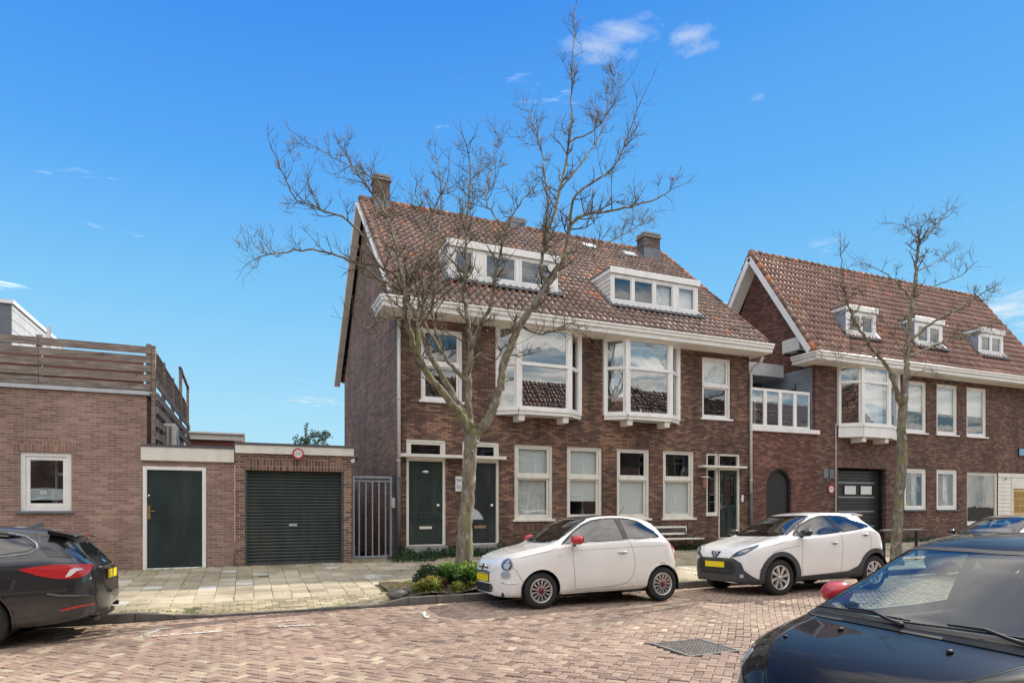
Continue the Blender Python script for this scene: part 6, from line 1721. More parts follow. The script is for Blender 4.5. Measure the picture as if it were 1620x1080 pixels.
def mirror_part(car, x, z, side, mat, w=.19, h=.13, d=.12, arm=.06, name='door_mirror', blackarm=True):
    yb = car.cast(x, z-.02, 'N' if side < 0 else 'O')[0].y; mb = MB(); mb.smooth = True
    yc = yb+side*(arm+w/2); c = Vector((x, yc, z+.04))
    nu, nv = 20, 12; vs = []
    for j in range(nv+1):
        ph = math.pi*j/nv
        for i in range(nu):
            a = 2*math.pi*i/nu; sx = math.sin(ph)*math.cos(a); sy = math.cos(ph); sz = math.sin(ph)*math.sin(a)
            xx = sx*d if sx < 0 else sx*d*.35
            vs.append((c.x+xx, c.y+side*sy*w/2, c.z+math.copysign(abs(sz)**.8, sz)*h/2))
    mb.add(vs, [(j*nu+i, j*nu+(i+1) % nu, (j+1)*nu+(i+1) % nu, (j+1)*nu+i) for j in range(nv) for i in range(nu)])
    o = mb.build(name, mat); o.parent = car.root
    mb = MB(); mb.smooth = True; mb.tube([(x+.02, yb-side*.01, z-.05), (x, yb+side*.05, z-.02), (x-.01, yb+side*(arm+.07), z+.005)], [.035, .028, .03], 10); q = mb.build('mirror_foot', M['plastic'] if blackarm else mat); q.parent = o
    mb = MB(); mb.smooth = False; n = 20; mb.add([(c.x+d*.36, c.y, c.z)]+[(c.x+d*.30, c.y+math.cos(t)*w*.42, c.z+math.sin(t)*h*.42) for t in np.linspace(0, 2*math.pi, n, endpoint=False)], [(0, 1+k, 1+(k+1) % n) for k in range(n)]); q = mb.build('mirror_glass', M['chrome']); q.parent = o
def handle(car, x, z, side, mat, L_=.17, par=None):
    mode = 'N' if side < 0 else 'O'; mb = MB(); mb.smooth = True
    P_ = [car.cast(x+t*L_, z, mode, o)[0] for t, o in ((0, .004), (.12, .028), (.5, .034), (.88, .028), (1, .004))]; mb.tube(P_, [.012,.013,.014,.013,.012], 8)
    o = mb.build('door_handle', mat); o.parent = par or car.root
    car.patch('handle_recess', circ(x+L_*.5, z-.004, L_*.38, .028, 20), mode, M['lampdark'] if mat is not M['chrome'] else M['steel'], o, off=.0012)
def plate(car, y0, y1, z0, z1, mode, xoff=.012):
    cs = [car.cast(y, z, mode, xoff)[0] for y, z in ((y0,z0),(y1,z0),(y1,z1),(y0,z1))]
    x = min(c.x for c in cs) if mode == 'F' else max(c.x for c in cs)
    mb = MB(); sg = -1 if mode == 'F' else 1
    mb.box(x, x+sg*.006, y0, y1, z0, z1); o = mb.build('number_plate', M['yellow']); o.parent = car.root
    mb = MB(); rect = [(y0-.008,z0-.008),(y1+.008,z1+.008)]; mb.box(x-sg*.03, x-sg*.0005, y0-.01, y1+.01, z0-.012, z1+.012); q = mb.build('plate_holder', M['black']); q.parent = o
    return o

# ---------- small white retro hatchback ----------
def small_car(name, label, paint, loc, roll=0, wheels='snow', mirror=None, detail='white', group=None):
    root = thing(name, label, 'car', loc, rot=(roll, 0, 0)); ORG[root.name] = Vector((0,0,0))
    sp = dict(L=3.55, W=.815, nose=(.80,2.75), tail=(.62,2.5),
      top=[(0,.44),(.004,.56),(.012,.62),(.03,.675),(.07,.735),(.12,.785),(.20,.835),(.32,.880),(.50,.925),(.70,.965),(.88,1.000),(.98,1.030),(1.10,1.105),(1.25,1.205),(1.42,1.315),(1.58,1.40),(1.74,1.455),(1.95,1.485),(2.2,1.493),(2.5,1.475),(2.8,1.425),(2.98,1.365),(3.10,1.28),(3.22,1.15),(3.33,1.00),(3.42,.86),(3.49,.72),(3.535,.60),(3.55,.46)],
      bot=[(0,.25),(.006,.245),(.02,.235),(.08,.21),(.3,.195),(.7,.20),(1.2,.215),(2.6,.235),(3.0,.26),(3.3,.29),(3.5,.31),(3.542,.32),(3.55,.33)],
      belt=[(0,.60),(.1,.70),(.3,.80),(.6,.885),(.9,.945),(1.15,.985),(1.6,1.01),(2.4,1.04),(3.0,1.03),(3.25,.95),(3.45,.8),(3.55,.6)],
      roofw=[(0,.55),(.1,.57),(.4,.60),(.8,.64),(1.0,.66),(1.3,.62),(1.6,.575),(2.1,.56),(2.8,.53),(3.05,.52),(3.3,.56),(3.55,.55)],
      ww=[(0,.99),(.8,1.0),(1.5,.992),(2.2,.992),(2.9,1.0),(3.55,1.0)], low=[(0,1),(.9,1),(1.3,.985),(2.5,.985),(3,1),(3.55,1)])
    c = Car(root, sp); wx_, wz_ = (.70, 3.00), .292
    G1 = [(1.10,1.015),(1.25,1.115),(1.40,1.22),(1.56,1.315),(1.74,1.385),(1.95,1.418),(2.20,1.425),(2.255,1.06),(1.9,1.047),(1.5,1.033)]
    G2 = [(2.33,1.068),(2.295,1.424),(2.48,1.412),(2.66,1.372),(2.82,1.30),(2.94,1.205),(3.01,1.125),(2.99,1.095),(2.7,1.08)]
    gl = M['carglass']
    for mode in 'NO':
        w_ = c.window('side_window', G1, mode, gl, frit=.012, seal=.010); c.window('quarter_window', G2, mode, gl, frit=.014, seal=.010)
        c.patch('pillar_trim', [(2.245,1.062),(2.195,1.43),(2.30,1.43),(2.34,1.068)], mode, M['blackgloss'], off=.004)
        c.strip('window_trim', [(1.08,1.004),(1.5,1.021),(1.9,1.035),(2.4,1.056),(2.99,1.083)], mode, .006, M['chrome'], off=.002)
        c.patch('quarter_divider', [(1.305,1.03),(1.325,1.03),(1.33,1.17),(1.31,1.155)], mode, M['black'], w_, off=.004)
    WS = [(.985,0),(.992,.25),(1.03,.47),(1.10,.60),(1.30,.575),(1.55,.52),(1.665,.49),(1.63,.25),(1.62,0)]; WS = WS+[(x,-y) for x, y in reversed(WS[1:-1])]
    c.window('windscreen', WS, 'T', M['carglass'], frit=.03, seal=.010)
    c.patch('glass_roof', [(1.655,-.47),(1.655,.47),(1.9,.475),(2.32,.47),(2.32,-.47),(1.9,-.475)], 'T', M['blackgloss'], off=.003)
    c.strip('hatch_glass_line', [(-.45,1.33),(0,1.36),(.45,1.33)], 'R', .004, M['seam'])
    RG = [(-.44,1.10),(.44,1.10),(.40,1.32),(0,1.345),(-.40,1.32)]; c.window('rear_window', RG, 'R', M['carglassdark'], frit=.03)
    for cx in wx_: c.arch(cx, .305, .335)
    body = c.finish(paint)
    for mode in 'NO':
        for cx in wx_:
            t = np.linspace(-.28, math.pi+.28, 40); out = [(cx+.347*math.cos(a), .305+.347*math.sin(a)) for a in t]; inn = [(cx+.322*math.cos(a), .305+.322*math.sin(a)) for a in t]
            out = [p for p in out]; c.band('arch_lip', out, inn, mode, paint, off=.006, closed=False)
        # seams: door, sill, bumpers, bonnet edge
        dn = 'N' if mode == 'N' else 'O'
        c.strips('door_gap', [([(1.265,1.02),(1.262,.8),(1.285,.50),(1.30,.285),(1.6,.290),(2.05,.305),(2.28,.35),(2.385,.45),(2.43,.62),(2.425,.80),(2.38,.95),(2.335,1.062)], dn),
             ([(.40,.235),(.385,.45),(.30,.62),(.22,.70)], dn), ([(3.25,.30),(3.34,.5),(3.42,.60)], dn)], M['seam'])
        c.strips('bonnet_gap', [([(.16,.775),(.3,.80),(.6,.865),(.85,.905),(1.02,.985)], dn)], M['seam'])
        c.strip('sill', [(1.06,.225),(1.6,.225),(2.62,.245)], mode, .022, paint, off=-.010)
        s_ = -1 if mode == 'N' else 1
        c.strips('swage_shade', [([(1.28,.905),(1.9,.925),(2.6,.945),(3.15,.955)], dn)], M['crease_shade'], r=.005, off=-.002)  # grey strip painted in as the shade of a body crease
        handle(c, 2.10, .86, s_, M['chrome'])
        mirror_part(c, 1.30, 1.04, s_, mirror or M['red'], w=.23, h=.155, d=.14)
        # lamps seen from the front corner
        mi = mode == 'O'; md = ('D', R(35), .15, -.50, mi)
        for (u, v, r1, r2, nm) in ((-.115,.705,.104,.104,'headlight'), (-.10,.55,.088,.062,'driving_light')):
            rg_ = c.patch(nm, circ(u, v, r1, r2), md, M['lampchrome'], off=.006, thick=.012)
            if nm == 'headlight':
                c.patch('housing', circ(u, v, r1*.86, r2*.86), md, M['lampdark'], rg_, off=.0075); c.patch('reflector', circ(u, v-.01, r1*.5, r2*.5), md, M['lampchrome'], rg_, off=.009); c.patch('lens', circ(u, v, r1*.88, r2*.88), md, M['lens'], rg_, off=.014)
            else: c.patch('reflector', circ(u, v, r1*.84, r2*.82), md, M['lampchrome'], rg_, off=.0075); c.patch('lens', circ(u, v, r1*.84, r2*.82), md, M['lens'], rg_, off=.012)
        c.strip('chrome_whisker', [(.12,.425),(.22,.422),(.33,.428)], mode, .010, M['chrome'], off=.003)
        c.patch('repeater', circ(1.02,.82,.03,.012,16), mode, M['lens'], off=.004)
        c.patch('tail_light', smooth_poly([(3.20,1.00),(3.29,1.0),(3.42,.82),(3.44,.70),(3.38,.68),(3.28,.80)],4), mode, M['redlamp'], off=.008, thick=.012)
    # front: badge with whiskers, intake, plate
    c.patch('lower_grille', smooth_poly([(-.36,.385),(-.36,.30),(-.28,.265),(.28,.265),(.36,.30),(.36,.385),(.2,.40),(-.2,.40)],3), 'F', M['black'], off=.003)
    mb = MB(); mb.smooth = True
    for z in (.29,.315,.34,.365): mb.tube([c.cast(y, z, 'F', .006)[0] for y in np.linspace(-.33,.33,14)], .005, 5)
    c.fin(mb, 'grille_bars', M['plastic'])
    for s_ in (-1, 1):
        f = c.patch('fog_light', circ(s_*.33,.335,.045,.045,20), 'F', M['chrome'], off=.008); c.patch('lens', circ(s_*.33,.335,.034,.034,20), 'F', M['lampdark'], f, off=.010)
        c.strip('whisker', [(s_*.06,.655),(s_*.14,.650),(s_*.22,.652)], 'F', .012, M['copperdark'] if 'copperdark' in M else M['lampdark'], off=.004)
    bd = c.patch('badge', circ(0,.66,.048,.048,24), 'F', M['chrome'], off=.012, thick=.015); c.patch('badge_face', circ(0,.66,.038,.038,24), 'F', M['hubred'], bd, off=.0135)
    c.strip('bumper_slot', [(-.30,.575),(0,.585),(.30,.575)], 'F', .011, M['lampdark'], off=.0); c.strip('slot_trim', [(-.30,.592),(0,.602),(.30,.592)], 'F', .005, M['chrome'], off=.004)
    plate(c, -.26, .26, .435, .545, 'F')
    # wipers, aerial
    mb = MB(); mb.smooth = True
    for (a, b) in (((1.03,.42),(1.24,-.10)), ((1.0,-.05),(1.16,-.50))):
        P_ = [c.cast(a[0]+(b[0]-a[0])*t, a[1]+(b[1]-a[1])*t, 'T', .014)[0] for t in np.linspace(0,1,8)]; mb.tube(P_, .006, 5)
    c.fin(mb, 'wiper', M['black'])
    p = c.cast(2.75, .25, 'T')[0]; mb = MB(); mb.tube([p-Vector((0,0,.01)), p+Vector((.16,0,.22))], [.005,.003], 6); c.fin(mb, 'aerial', M['black'])
    c.strips('rear_gap', [([(-.5,.62),(-.46,1.0),(-.46,1.3)], 'R'), ([(.5,.62),(.46,1.0),(.46,1.3)], 'R'), ([(-.5,.62),(.5,.62)], 'R')], M['seam'])
    plate(c, -.26, .26, .48, .59, 'R')
    for s_ in (-1, 1):
        for cx in wx_: make_wheel(root, cx, s_*(.815-.02), wz_, .19, wheels, s_)
    interior(root, sp['L'], sp['W'], 1.25, .99, [(1.75,(-.34,.34)),(2.45,(-.3,.3))], steer=-.34)
    return root, c
car_a, ca = small_car('small_hatchback', 'small white retro hatchback with red door mirrors parked at the tree bed', M['whitepaint'], (3.57, 9.775, -.032), roll=-.034)

# ---------- white crossover ----------
def crossover():
    root = thing('crossover_car', 'white crossover hatchback with black wheel arch cladding parked behind the small white car', 'car', (8.12, 9.49, -.03), rot=(-.034,0,0)); ORG[root.name] = Vector((0,0,0))
    sp = dict(L=3.70, W=.87, nose=(.62,2.9), tail=(.5,2.8), floor=.28,
      top=[(0,.50),(.004,.64),(.015,.72),(.05,.80),(.10,.845),(.18,.885),(.35,.935),(.6,.985),(.85,1.03),(.97,1.055),(1.1,1.115),(1.3,1.225),(1.5,1.33),(1.7,1.42),(1.85,1.472),(2.0,1.50),(2.25,1.522),(2.6,1.520),(2.95,1.50),(3.15,1.475),(3.22,1.44),(3.30,1.34),(3.42,1.18),(3.53,1.03),(3.60,.93),(3.65,.80),(3.69,.65),(3.70,.50)],
      bot=[(0,.25),(.006,.248),(.02,.24),(.08,.23),(.3,.22),(.7,.23),(1.2,.25),(2.6,.26),(3.1,.28),(3.5,.32),(3.69,.35),(3.70,.36)],
      belt=[(0,.68),(.1,.78),(.3,.86),(.6,.93),(.9,.99),(1.2,1.02),(1.8,1.05),(2.5,1.11),(3.0,1.16),(3.3,1.12),(3.5,.98),(3.70,.62)],
      roofw=[(0,.60),(.1,.62),(.4,.65),(.9,.69),(1.2,.65),(1.6,.60),(2.1,.585),(2.8,.56),(3.2,.55),(3.5,.62),(3.70,.58)],
      ww=[(0,.98),(.7,1.0),(1.4,.985),(2.2,.985),(2.9,1.005),(3.7,.99)])
    c = Car(root, sp); wx_, wr_ = (.77, 3.20), .33; paint = M['whitepaint2']; cl = M['plastic']
    G1 = [(1.20,1.075),(1.38,1.18),(1.58,1.285),(1.80,1.375),(2.02,1.428),(2.20,1.44),(2.30,1.13),(1.9,1.10),(1.5,1.08)]
    G2 = [(2.40,1.137),(2.33,1.442),(2.55,1.435),(2.78,1.402),(2.98,1.335),(3.13,1.255),(3.15,1.225),(2.8,1.175)]
    for mode in 'NO':
        w_ = c.window('side_window', G1, mode, M['carglass'], frit=.014, seal=.012); c.window('rear_side_window', G2, mode, M['carglassdark'], frit=.014, seal=.012)
        c.patch('pillar_trim', [(2.29,1.13),(2.20,1.445),(2.335,1.447),(2.41,1.137)], mode, M['blackgloss'], off=.004)
        c.patch('mirror_triangle', [(1.20,1.07),(1.36,1.075),(1.40,1.185),(1.36,1.17)], mode, M['black'], w_, off=.005)
    WS = [(.99,0),(1.0,.3),(1.03,.52),(1.11,.655),(1.4,.60),(1.74,.535),(1.83,.51),(1.79,.25),(1.78,0)]; WS = WS+[(x,-y) for x, y in reversed(WS[1:-1])]
    c.window('windscreen', WS, 'T', M['carglass'], frit=.03)
    c.window('rear_window', [(-.50,1.02),(.50,1.02),(.46,1.36),(0,1.38),(-.46,1.36)], 'R', M['carglassdark'], frit=.04)
    for cx in wx_: c.arch(cx, .345, .385)
    c.finish(paint)
    for mode in 'NO':
        for cx in wx_:
            t = np.linspace(-.30, math.pi+.30, 44)
            out = [(cx+(.47 if a < math.pi/2 else .455)*math.cos(a)*1.03, .345+.455*math.sin(a)) for a in t]; inn = [(cx+.372*math.cos(a), .345+.372*math.sin(a)) for a in t]
            c.band('arch_cladding', out, inn, mode, cl, off=.012, closed=False)
        # sill cladding rising to the rear arch
        c.patch('sill_cladding', [(1.20,.26),(1.22,.335),(1.9,.36),(2.45,.385),(2.70,.47),(2.80,.56),(2.84,.42),(2.80,.27)], mode, cl, off=.010, thick=.02)
        c.strips('door_gap', [([(1.34,1.07),(1.30,.80),(1.27,.55),(1.30,.37)], mode), ([(2.33,1.13),(2.34,.9),(2.30,.6),(2.28,.38)], mode), ([(3.06,1.19),(3.10,.98),(3.04,.78),(2.86,.55)], mode), ([(.30,.46),(.42,.62),(.62,.80),(.78,.835),(1.26,.90)], mode)], M['seam'])
        c.strips('bonnet_gap', [([(.30,.87),(.55,.905),(.85,.955),(1.1,1.05)], mode)], M['seam'])
        s_ = -1 if mode == 'N' else 1
        handle(c, 2.04, .93, s_, paint); handle(c, 2.86, 1.07, s_, paint)
        mirror_part(c, 1.33, 1.09, s_, M['blackgloss'], w=.21, h=.14, d=.13)
        mi = mode == 'O'; md = ('D', R(38), .16, -.58, mi)
        hl = [(-.18,.745),(-.06,.83),(.12,.885),(.26,.925),(.235,.885),(.06,.775),(-.04,.735),(-.21,.685),(-.26,.665),(-.25,.69)]
        hl = [(-x if False else x, y) for x, y in hl]
        hl = [(-x, y) for x, y in hl]      # long tail points back along the wing
        h_ = c.patch('headlight', hl, md, M['lampdark'], off=.006, thick=.012)
        c.patch('reflector', [(-x*1.0, y) for x, y in [(-.10,.765),(.0,.82),(.12,.86),(.10,.83),(.03,.79),(-.04,.76)]], md, M['lampchrome'], h_, off=.0075)
        c.patch('lens', hl, md, M['lens'], h_, off=.014)
        c.patch('bumper_corner', smooth_poly([(.06,.21),(.42,.215),(.405,.27),(.30,.31),(.20,.37),(.12,.46),(.06,.54)],3), mode, cl, off=.009)
        c.patch('tail_light', [(3.22,1.40),(3.27,1.40),(3.40,1.22),(3.55,1.02),(3.60,.93),(3.52,.93),(3.42,1.06)], mode, M['redlamp'], off=.01, thick=.015)
    # lower grille
    gr = [(-.60,.60),(-.46,.685),(.46,.685),(.60,.60),(.66,.42),(.66,.26),(.50,.205),(-.50,.205),(-.66,.26),(-.66,.42)]
    g0_ = c.patch('grille_surround', gr, 'F', cl, off=.006)
    c.patch('grille', [(-.48,.57),(-.42,.63),(.42,.63),(.48,.57),(.50,.46),(.36,.385),(-.36,.385),(-.50,.46)], 'F', M['black'], off=.010)
    mb = MB(); mb.smooth = True
    for k in range(-6, 7):
        for (z0_, z1_) in ((.40,.47),):
            mb.tube([c.cast(k*.07+q, z0_+(z1_-z0_)*t, 'F', .013)[0] for q, t in ((-.02,0),(.0,.5),(.02,1))], .006, 5)
    for z in (.43,.465): mb.tube([c.cast(y, z, 'F', .012)[0] for y in np.linspace(-.40,.40,14)], .005, 5)
    c.fin(mb, 'grille_mesh', M['plastic'])
    for s_ in (-1, 1):
        f = c.patch('fog_light', circ(s_*.60,.37,.035,.035,20), 'F', M['chrome'], off=.012); c.patch('lens', circ(s_*.60,.37,.03,.03,20), 'F', M['lampchrome'], f, off=.014)
    plate(c, -.26, .26, .51, .615, 'F')
    e = c.patch('emblem_plate', [(-.135,.80),(.135,.80),(.075,.705),(.03,.69),(-.03,.69),(-.075,.705)], 'F', M['lampdark'], off=.006)
    mb = MB(); mb.smooth = True
    for (rx, rz, cz) in ((.065,.043,.752),(.020,.040,.750),(.042,.016,.768)):
        mb.tube([c.cast(rx*math.cos(t), cz+rz*math.sin(t), 'F', .012)[0] for t in np.linspace(0,2*math.pi,24,endpoint=False)], .005, 5, closed=True)
    q = c.fin(mb, 'emblem', M['chrome'], e)
    mb = MB(); mb.smooth = True
    for (a, b) in (((1.04,.50),(1.24,-.10)), ((1.0,.0),(1.14,-.58))):
        mb.tube([c.cast(a[0]+(b[0]-a[0])*t, a[1]+(b[1]-a[1])*t, 'T', .014)[0] for t in np.linspace(0,1,8)], .006, 5)
    c.fin(mb, 'wiper', M['black'])
    mb = MB(); mb.hexa([(3.05,-.50,1.475),(3.36,-.46,1.43),(3.36,.46,1.43),(3.05,.50,1.475),(3.05,-.52,1.50),(3.38,-.48,1.455),(3.38,.48,1.455),(3.05,.52,1.50)]); c.fin(mb, 'spoiler', paint, bevel=.01)
    for s_ in (-1, 1):
        for cx in wx_: make_wheel(root, cx, s_*(.87-.025), wr_, .20, 'turbine', s_)
    interior(root, sp['L'], sp['W'], 1.3, 1.03, [(1.85,(-.36,.36)),(2.65,(-.33,.33))], zfloor=.36, steer=-.36)
    return root, c
car_b, cb_ = crossover()

# ---------- near black hatchback ----------
def near_car():
    root = thing('black_hatchback', 'black hatchback with red door mirror close to the viewer at the lower right', 'car', (2.26, 2.12, .015)); ORG[root.name] = Vector((0,0,0))
    sp = dict(L=3.45, W=.815, nose=(.85,2.25), tail=(.5,2.8),
      top=[(0,.42),(.004,.54),(.015,.62),(.04,.69),(.09,.76),(.16,.82),(.27,.875),(.42,.918),(.58,.948),(.70,.968),(.79,.992),(.92,1.062),(1.1,1.165),(1.3,1.278),(1.43,1.345),(1.56,1.395),(1.75,1.432),(2.0,1.450),(2.6,1.445),(2.95,1.41),(3.15,1.36),(3.28,1.2),(3.36,1.0),(3.42,.8),(3.45,.5)],
      bot=[(0,.24),(.006,.235),(.02,.225),(.08,.20),(.3,.19),(.7,.20),(1.2,.215),(2.6,.235),(3.3,.29),(3.44,.37),(3.45,.44)],
      belt=[(0,.56),(.1,.68),(.3,.78),(.6,.86),(.9,.90),(1.15,.92),(1.6,.92),(2.4,.95),(3.0,.99),(3.25,.95),(3.45,.6)],
      roofw=[(0,.52),(.1,.54),(.4,.62),(.7,.67),(.9,.68),(1.2,.63),(1.45,.585),(2.1,.57),(2.8,.55),(3.05,.54),(3.45,.55)])
    c = Car(root, sp); paint = M['blackpaint']
    G1 = [(.99,.955),(1.12,1.08),(1.30,1.19),(1.47,1.28),(1.66,1.345),(1.90,1.378),(2.20,1.385),(2.24,.95),(1.9,.935),(1.5,.93),(1.2,.935)]
    G2 = [(2.33,1.03),(2.295,1.384),(2.6,1.37),(2.85,1.32),(3.0,1.22),(3.05,1.10),(2.9,1.05)]
    for mode in 'NO':
        c.window('side_window', G1, mode, M['screen'], frit=.012, seal=.010, frame=M['black']); c.window('rear_side_window', G2, mode, M['screen'], frit=.014, seal=.010, frame=M['black'])
    WS = [(.80,0),(.81,.3),(.84,.52),(.90,.665),(1.10,.635),(1.32,.58),(1.50,.525),(1.47,.27),(1.46,0)]; WS = WS+[(x,-y) for x, y in reversed(WS[1:-1])]
    c.window('windscreen', WS, 'T', M['screen'], frit=.028, seal=.012, frame=M['black'])
    c.window('rear_window', [(-.48,1.05),(.48,1.05),(.44,1.28),(0,1.30),(-.44,1.28)], 'R', M['screen'], frit=.03)
    for cx in (.68, 2.95): c.arch(cx, .30, .33)
    c.finish(paint)
    for mode in 'NO':
        c.strips('door_gap', [([(1.22,.99),(1.22,.7),(1.25,.3),(2.2,.3),(2.35,.5),(2.34,.8),(2.28,1.03)], mode)], M['seam'])
        s_ = -1 if mode == 'N' else 1
        if s_ > 0: pass
        mirror_part(c, 1.27, 1.01, s_, M['red'], w=.17, h=.145, d=.13, arm=.015); handle(c, 2.05, .88, s_, M['blackgloss'])
        mi = mode == 'N'; 
        md = ('D', R(40), .20, -.56, mode == 'O')
        hl = smooth_poly([(x*1.15-.05, .64+(y-.64)*1.12) for x, y in [(.02,.49),(-.09,.53),(-.125,.63),(-.11,.745),(-.04,.80),(.03,.755),(.075,.64),(.07,.54)]],5)
        h_ = c.patch('headlight', hl, md, M['lampchrome'], off=.004, thick=.01); c.patch('housing', circ(-.07,.60,.065,.08,20), md, M['lampdark'], h_, off=.006); c.patch('reflector', circ(-.07,.60,.045,.045,20), md, M['lampchrome'], h_, off=.008); c.patch('lens', hl, md, M['lens'], h_, off=.012)
        c.strip('red_accent', [(-.02,.455),(.10,.42),(.22,.40)] if False else [(.10,.45),(.0,.445),(-.12,.47)], md, .010, M['red'], off=.003)
        c.strips('bonnet_gap', [([(.10,-s_*-.47),(.25,s_*.56),(.45,s_*.64),(.7,s_*.70),(.85,s_*.70)], 'T')], M['seam'])
        # raised bonnet crease
        c.strip('bonnet_crease', [(.16,s_*.36),(.30,s_*.46),(.55,s_*.53),(.86,s_*.58)], 'T', .012, paint, off=-.008)
    c.patch('cowl', smooth_poly([(.765,-.60),(.745,-.3),(.74,0),(.745,.3),(.765,.60),(.88,.70),(.83,.5),(.795,.3),(.785,0),(.795,-.3),(.83,-.5),(.88,-.70)],3), 'T', M['black'], off=.004)
    # wipers: long arm and blade
    for (a, b, pv) in (((.845,.62),(.835,.05),0), ((.815,.08),(.86,-.52),1)):
        mb = MB(); mb.smooth = True
        P_ = [c.cast(a[0]+(b[0]-a[0])*t-.0*math.sin(t*3.1), a[1]+(b[1]-a[1])*t, 'T', .016)[0] for t in np.linspace(0,1,12)]; mb.tube(P_, [.005]+[.006]*10+[.004], 6)
        o = c.fin(mb, 'wiper', M['black']); mb = MB(); mb.smooth = True
        pp = c.cast(b[0]-.045, b[1]+.02, 'T', .016)[0]; mb.tube([pp, pp.lerp(P_[7], .5)+Vector((0,0,.004)), P_[7]+Vector((0,0,.014)), P_[4]+Vector((0,0,.014))], [.011,.009,.008,.005], 8); mb.ellipsoid(pp, (.018,.018,.014), 12, 6); q = c.fin(mb, 'wiper_arm', M['black'], o)
    for y in (.28, -.28):
        p, n = c.cast(.62, y, 'T'); mb = MB(); mb.smooth = True; mb.ellipsoid(p+n*.006, (.019,.014,.011), 12, 8); c.fin(mb, 'washer_nozzle', M['black'])
        
    p, n = c.cast(.40, .44, 'T'); mb = MB(); mb.smooth = True; mb.ellipsoid(p+n*.004, (.012,.012,.009), 10, 6); c.fin(mb, 'bonnet_stop', M['black'])
    c.patch('grille', smooth_poly([(-.4,.40),(-.35,.27),(.35,.27),(.4,.40),(.2,.46),(-.2,.46)],3), 'F', M['black'], off=.003)
    plate(c, -.26, .26, .33, .44, 'F')
    # sticker low in the corner of the far side of the screen, seen through the glass
    p, n = c.cast(1.36, .40, 'T'); ux = (c.cast(1.36,.33,'T')[0]-c.cast(1.36,.47,'T')[0]).normalized(); vx = n.cross(ux).normalized()
    if vx.z < 0: vx = -vx
    q = p+n*.004; mb = MB(); hw, hh = .065, .014; mb.quad(q-ux*hw-vx*hh, q+ux*hw-vx*hh, q+ux*hw+vx*hh, q-ux*hw+vx*hh); st = c.fin(mb, 'sticker', M['stickerm'])
    cu = bpy.data.curves.new('t', 'FONT'); cu.body = '4-XDN-55'; cu.size = .025; cu.align_x = 'CENTER'; cu.align_y = 'CENTER'
    t = bpy.data.objects.new('t', cu); COL.objects.link(t); me = bpy.data.meshes.new_from_object(t.evaluated_get(bpy.context.evaluated_depsgraph_get())); bpy.data.objects.remove(t)
    mt = Matrix((( ux.x, vx.x, n.x, q.x+n.x*.002), (ux.y, vx.y, n.y, q.y+n.y*.002), (ux.z, vx.z, n.z, q.z+n.z*.002), (0,0,0,1))); me.transform(mt); me.materials.clear(); me.materials.append(M['ink'])
    o = bpy.data.objects.new('number', me); COL.objects.link(o); o.parent = st
    # rear view mirror and sun visors
    mb = MB(); mb.smooth = True; mb.ellipsoid((1.42,0,1.24),(.03,.12,.035),16,8); mb.tube([(1.42,0,1.25),(1.41,0,1.32)],.01,6); c.fin(mb, 'interior_mirror', M['black'])
    mb = MB(); mb.hexa([(1.54,.06,1.335),(1.54,.46,1.315),(1.70,.46,1.345),(1.70,.06,1.365),(1.54,.06,1.35),(1.54,.46,1.33),(1.70,.46,1.36),(1.70,.06,1.38)]); mb.hexa([(1.54,-.46,1.315),(1.54,-.06,1.335),(1.70,-.06,1.365),(1.70,-.46,1.345),(1.54,-.46,1.33),(1.54,-.06,1.35),(1.70,-.06,1.38),(1.70,-.46,1.36)]); c.fin(mb, 'sun_visor', M['seat'], bevel=.01)
    # inner door trim on the far side, grab bars
    mb = MB(); mb.box(1.2,2.25,.68,.72,.45,.90); mb.box(1.2,2.25,-.72,-.68,.45,.90); c.fin(mb, 'door_trim', M['seat'], bevel=.01)
    for s_ in (-1, 1):
        for cx in (.68, 2.95): make_wheel(root, cx, s_*(.815-.02), .285, .17, 'disc', s_)
    interior(root, sp['L'], sp['W'], 1.08, .965, [(1.60,(-.34,.34)),(2.5,(-.3,.3))], zfloor=.28, steer=-.34)
    return root, c
M['stickerm'] = simple('faded_sticker', (.50,.50,.38), .5, var=.05)
near_car()

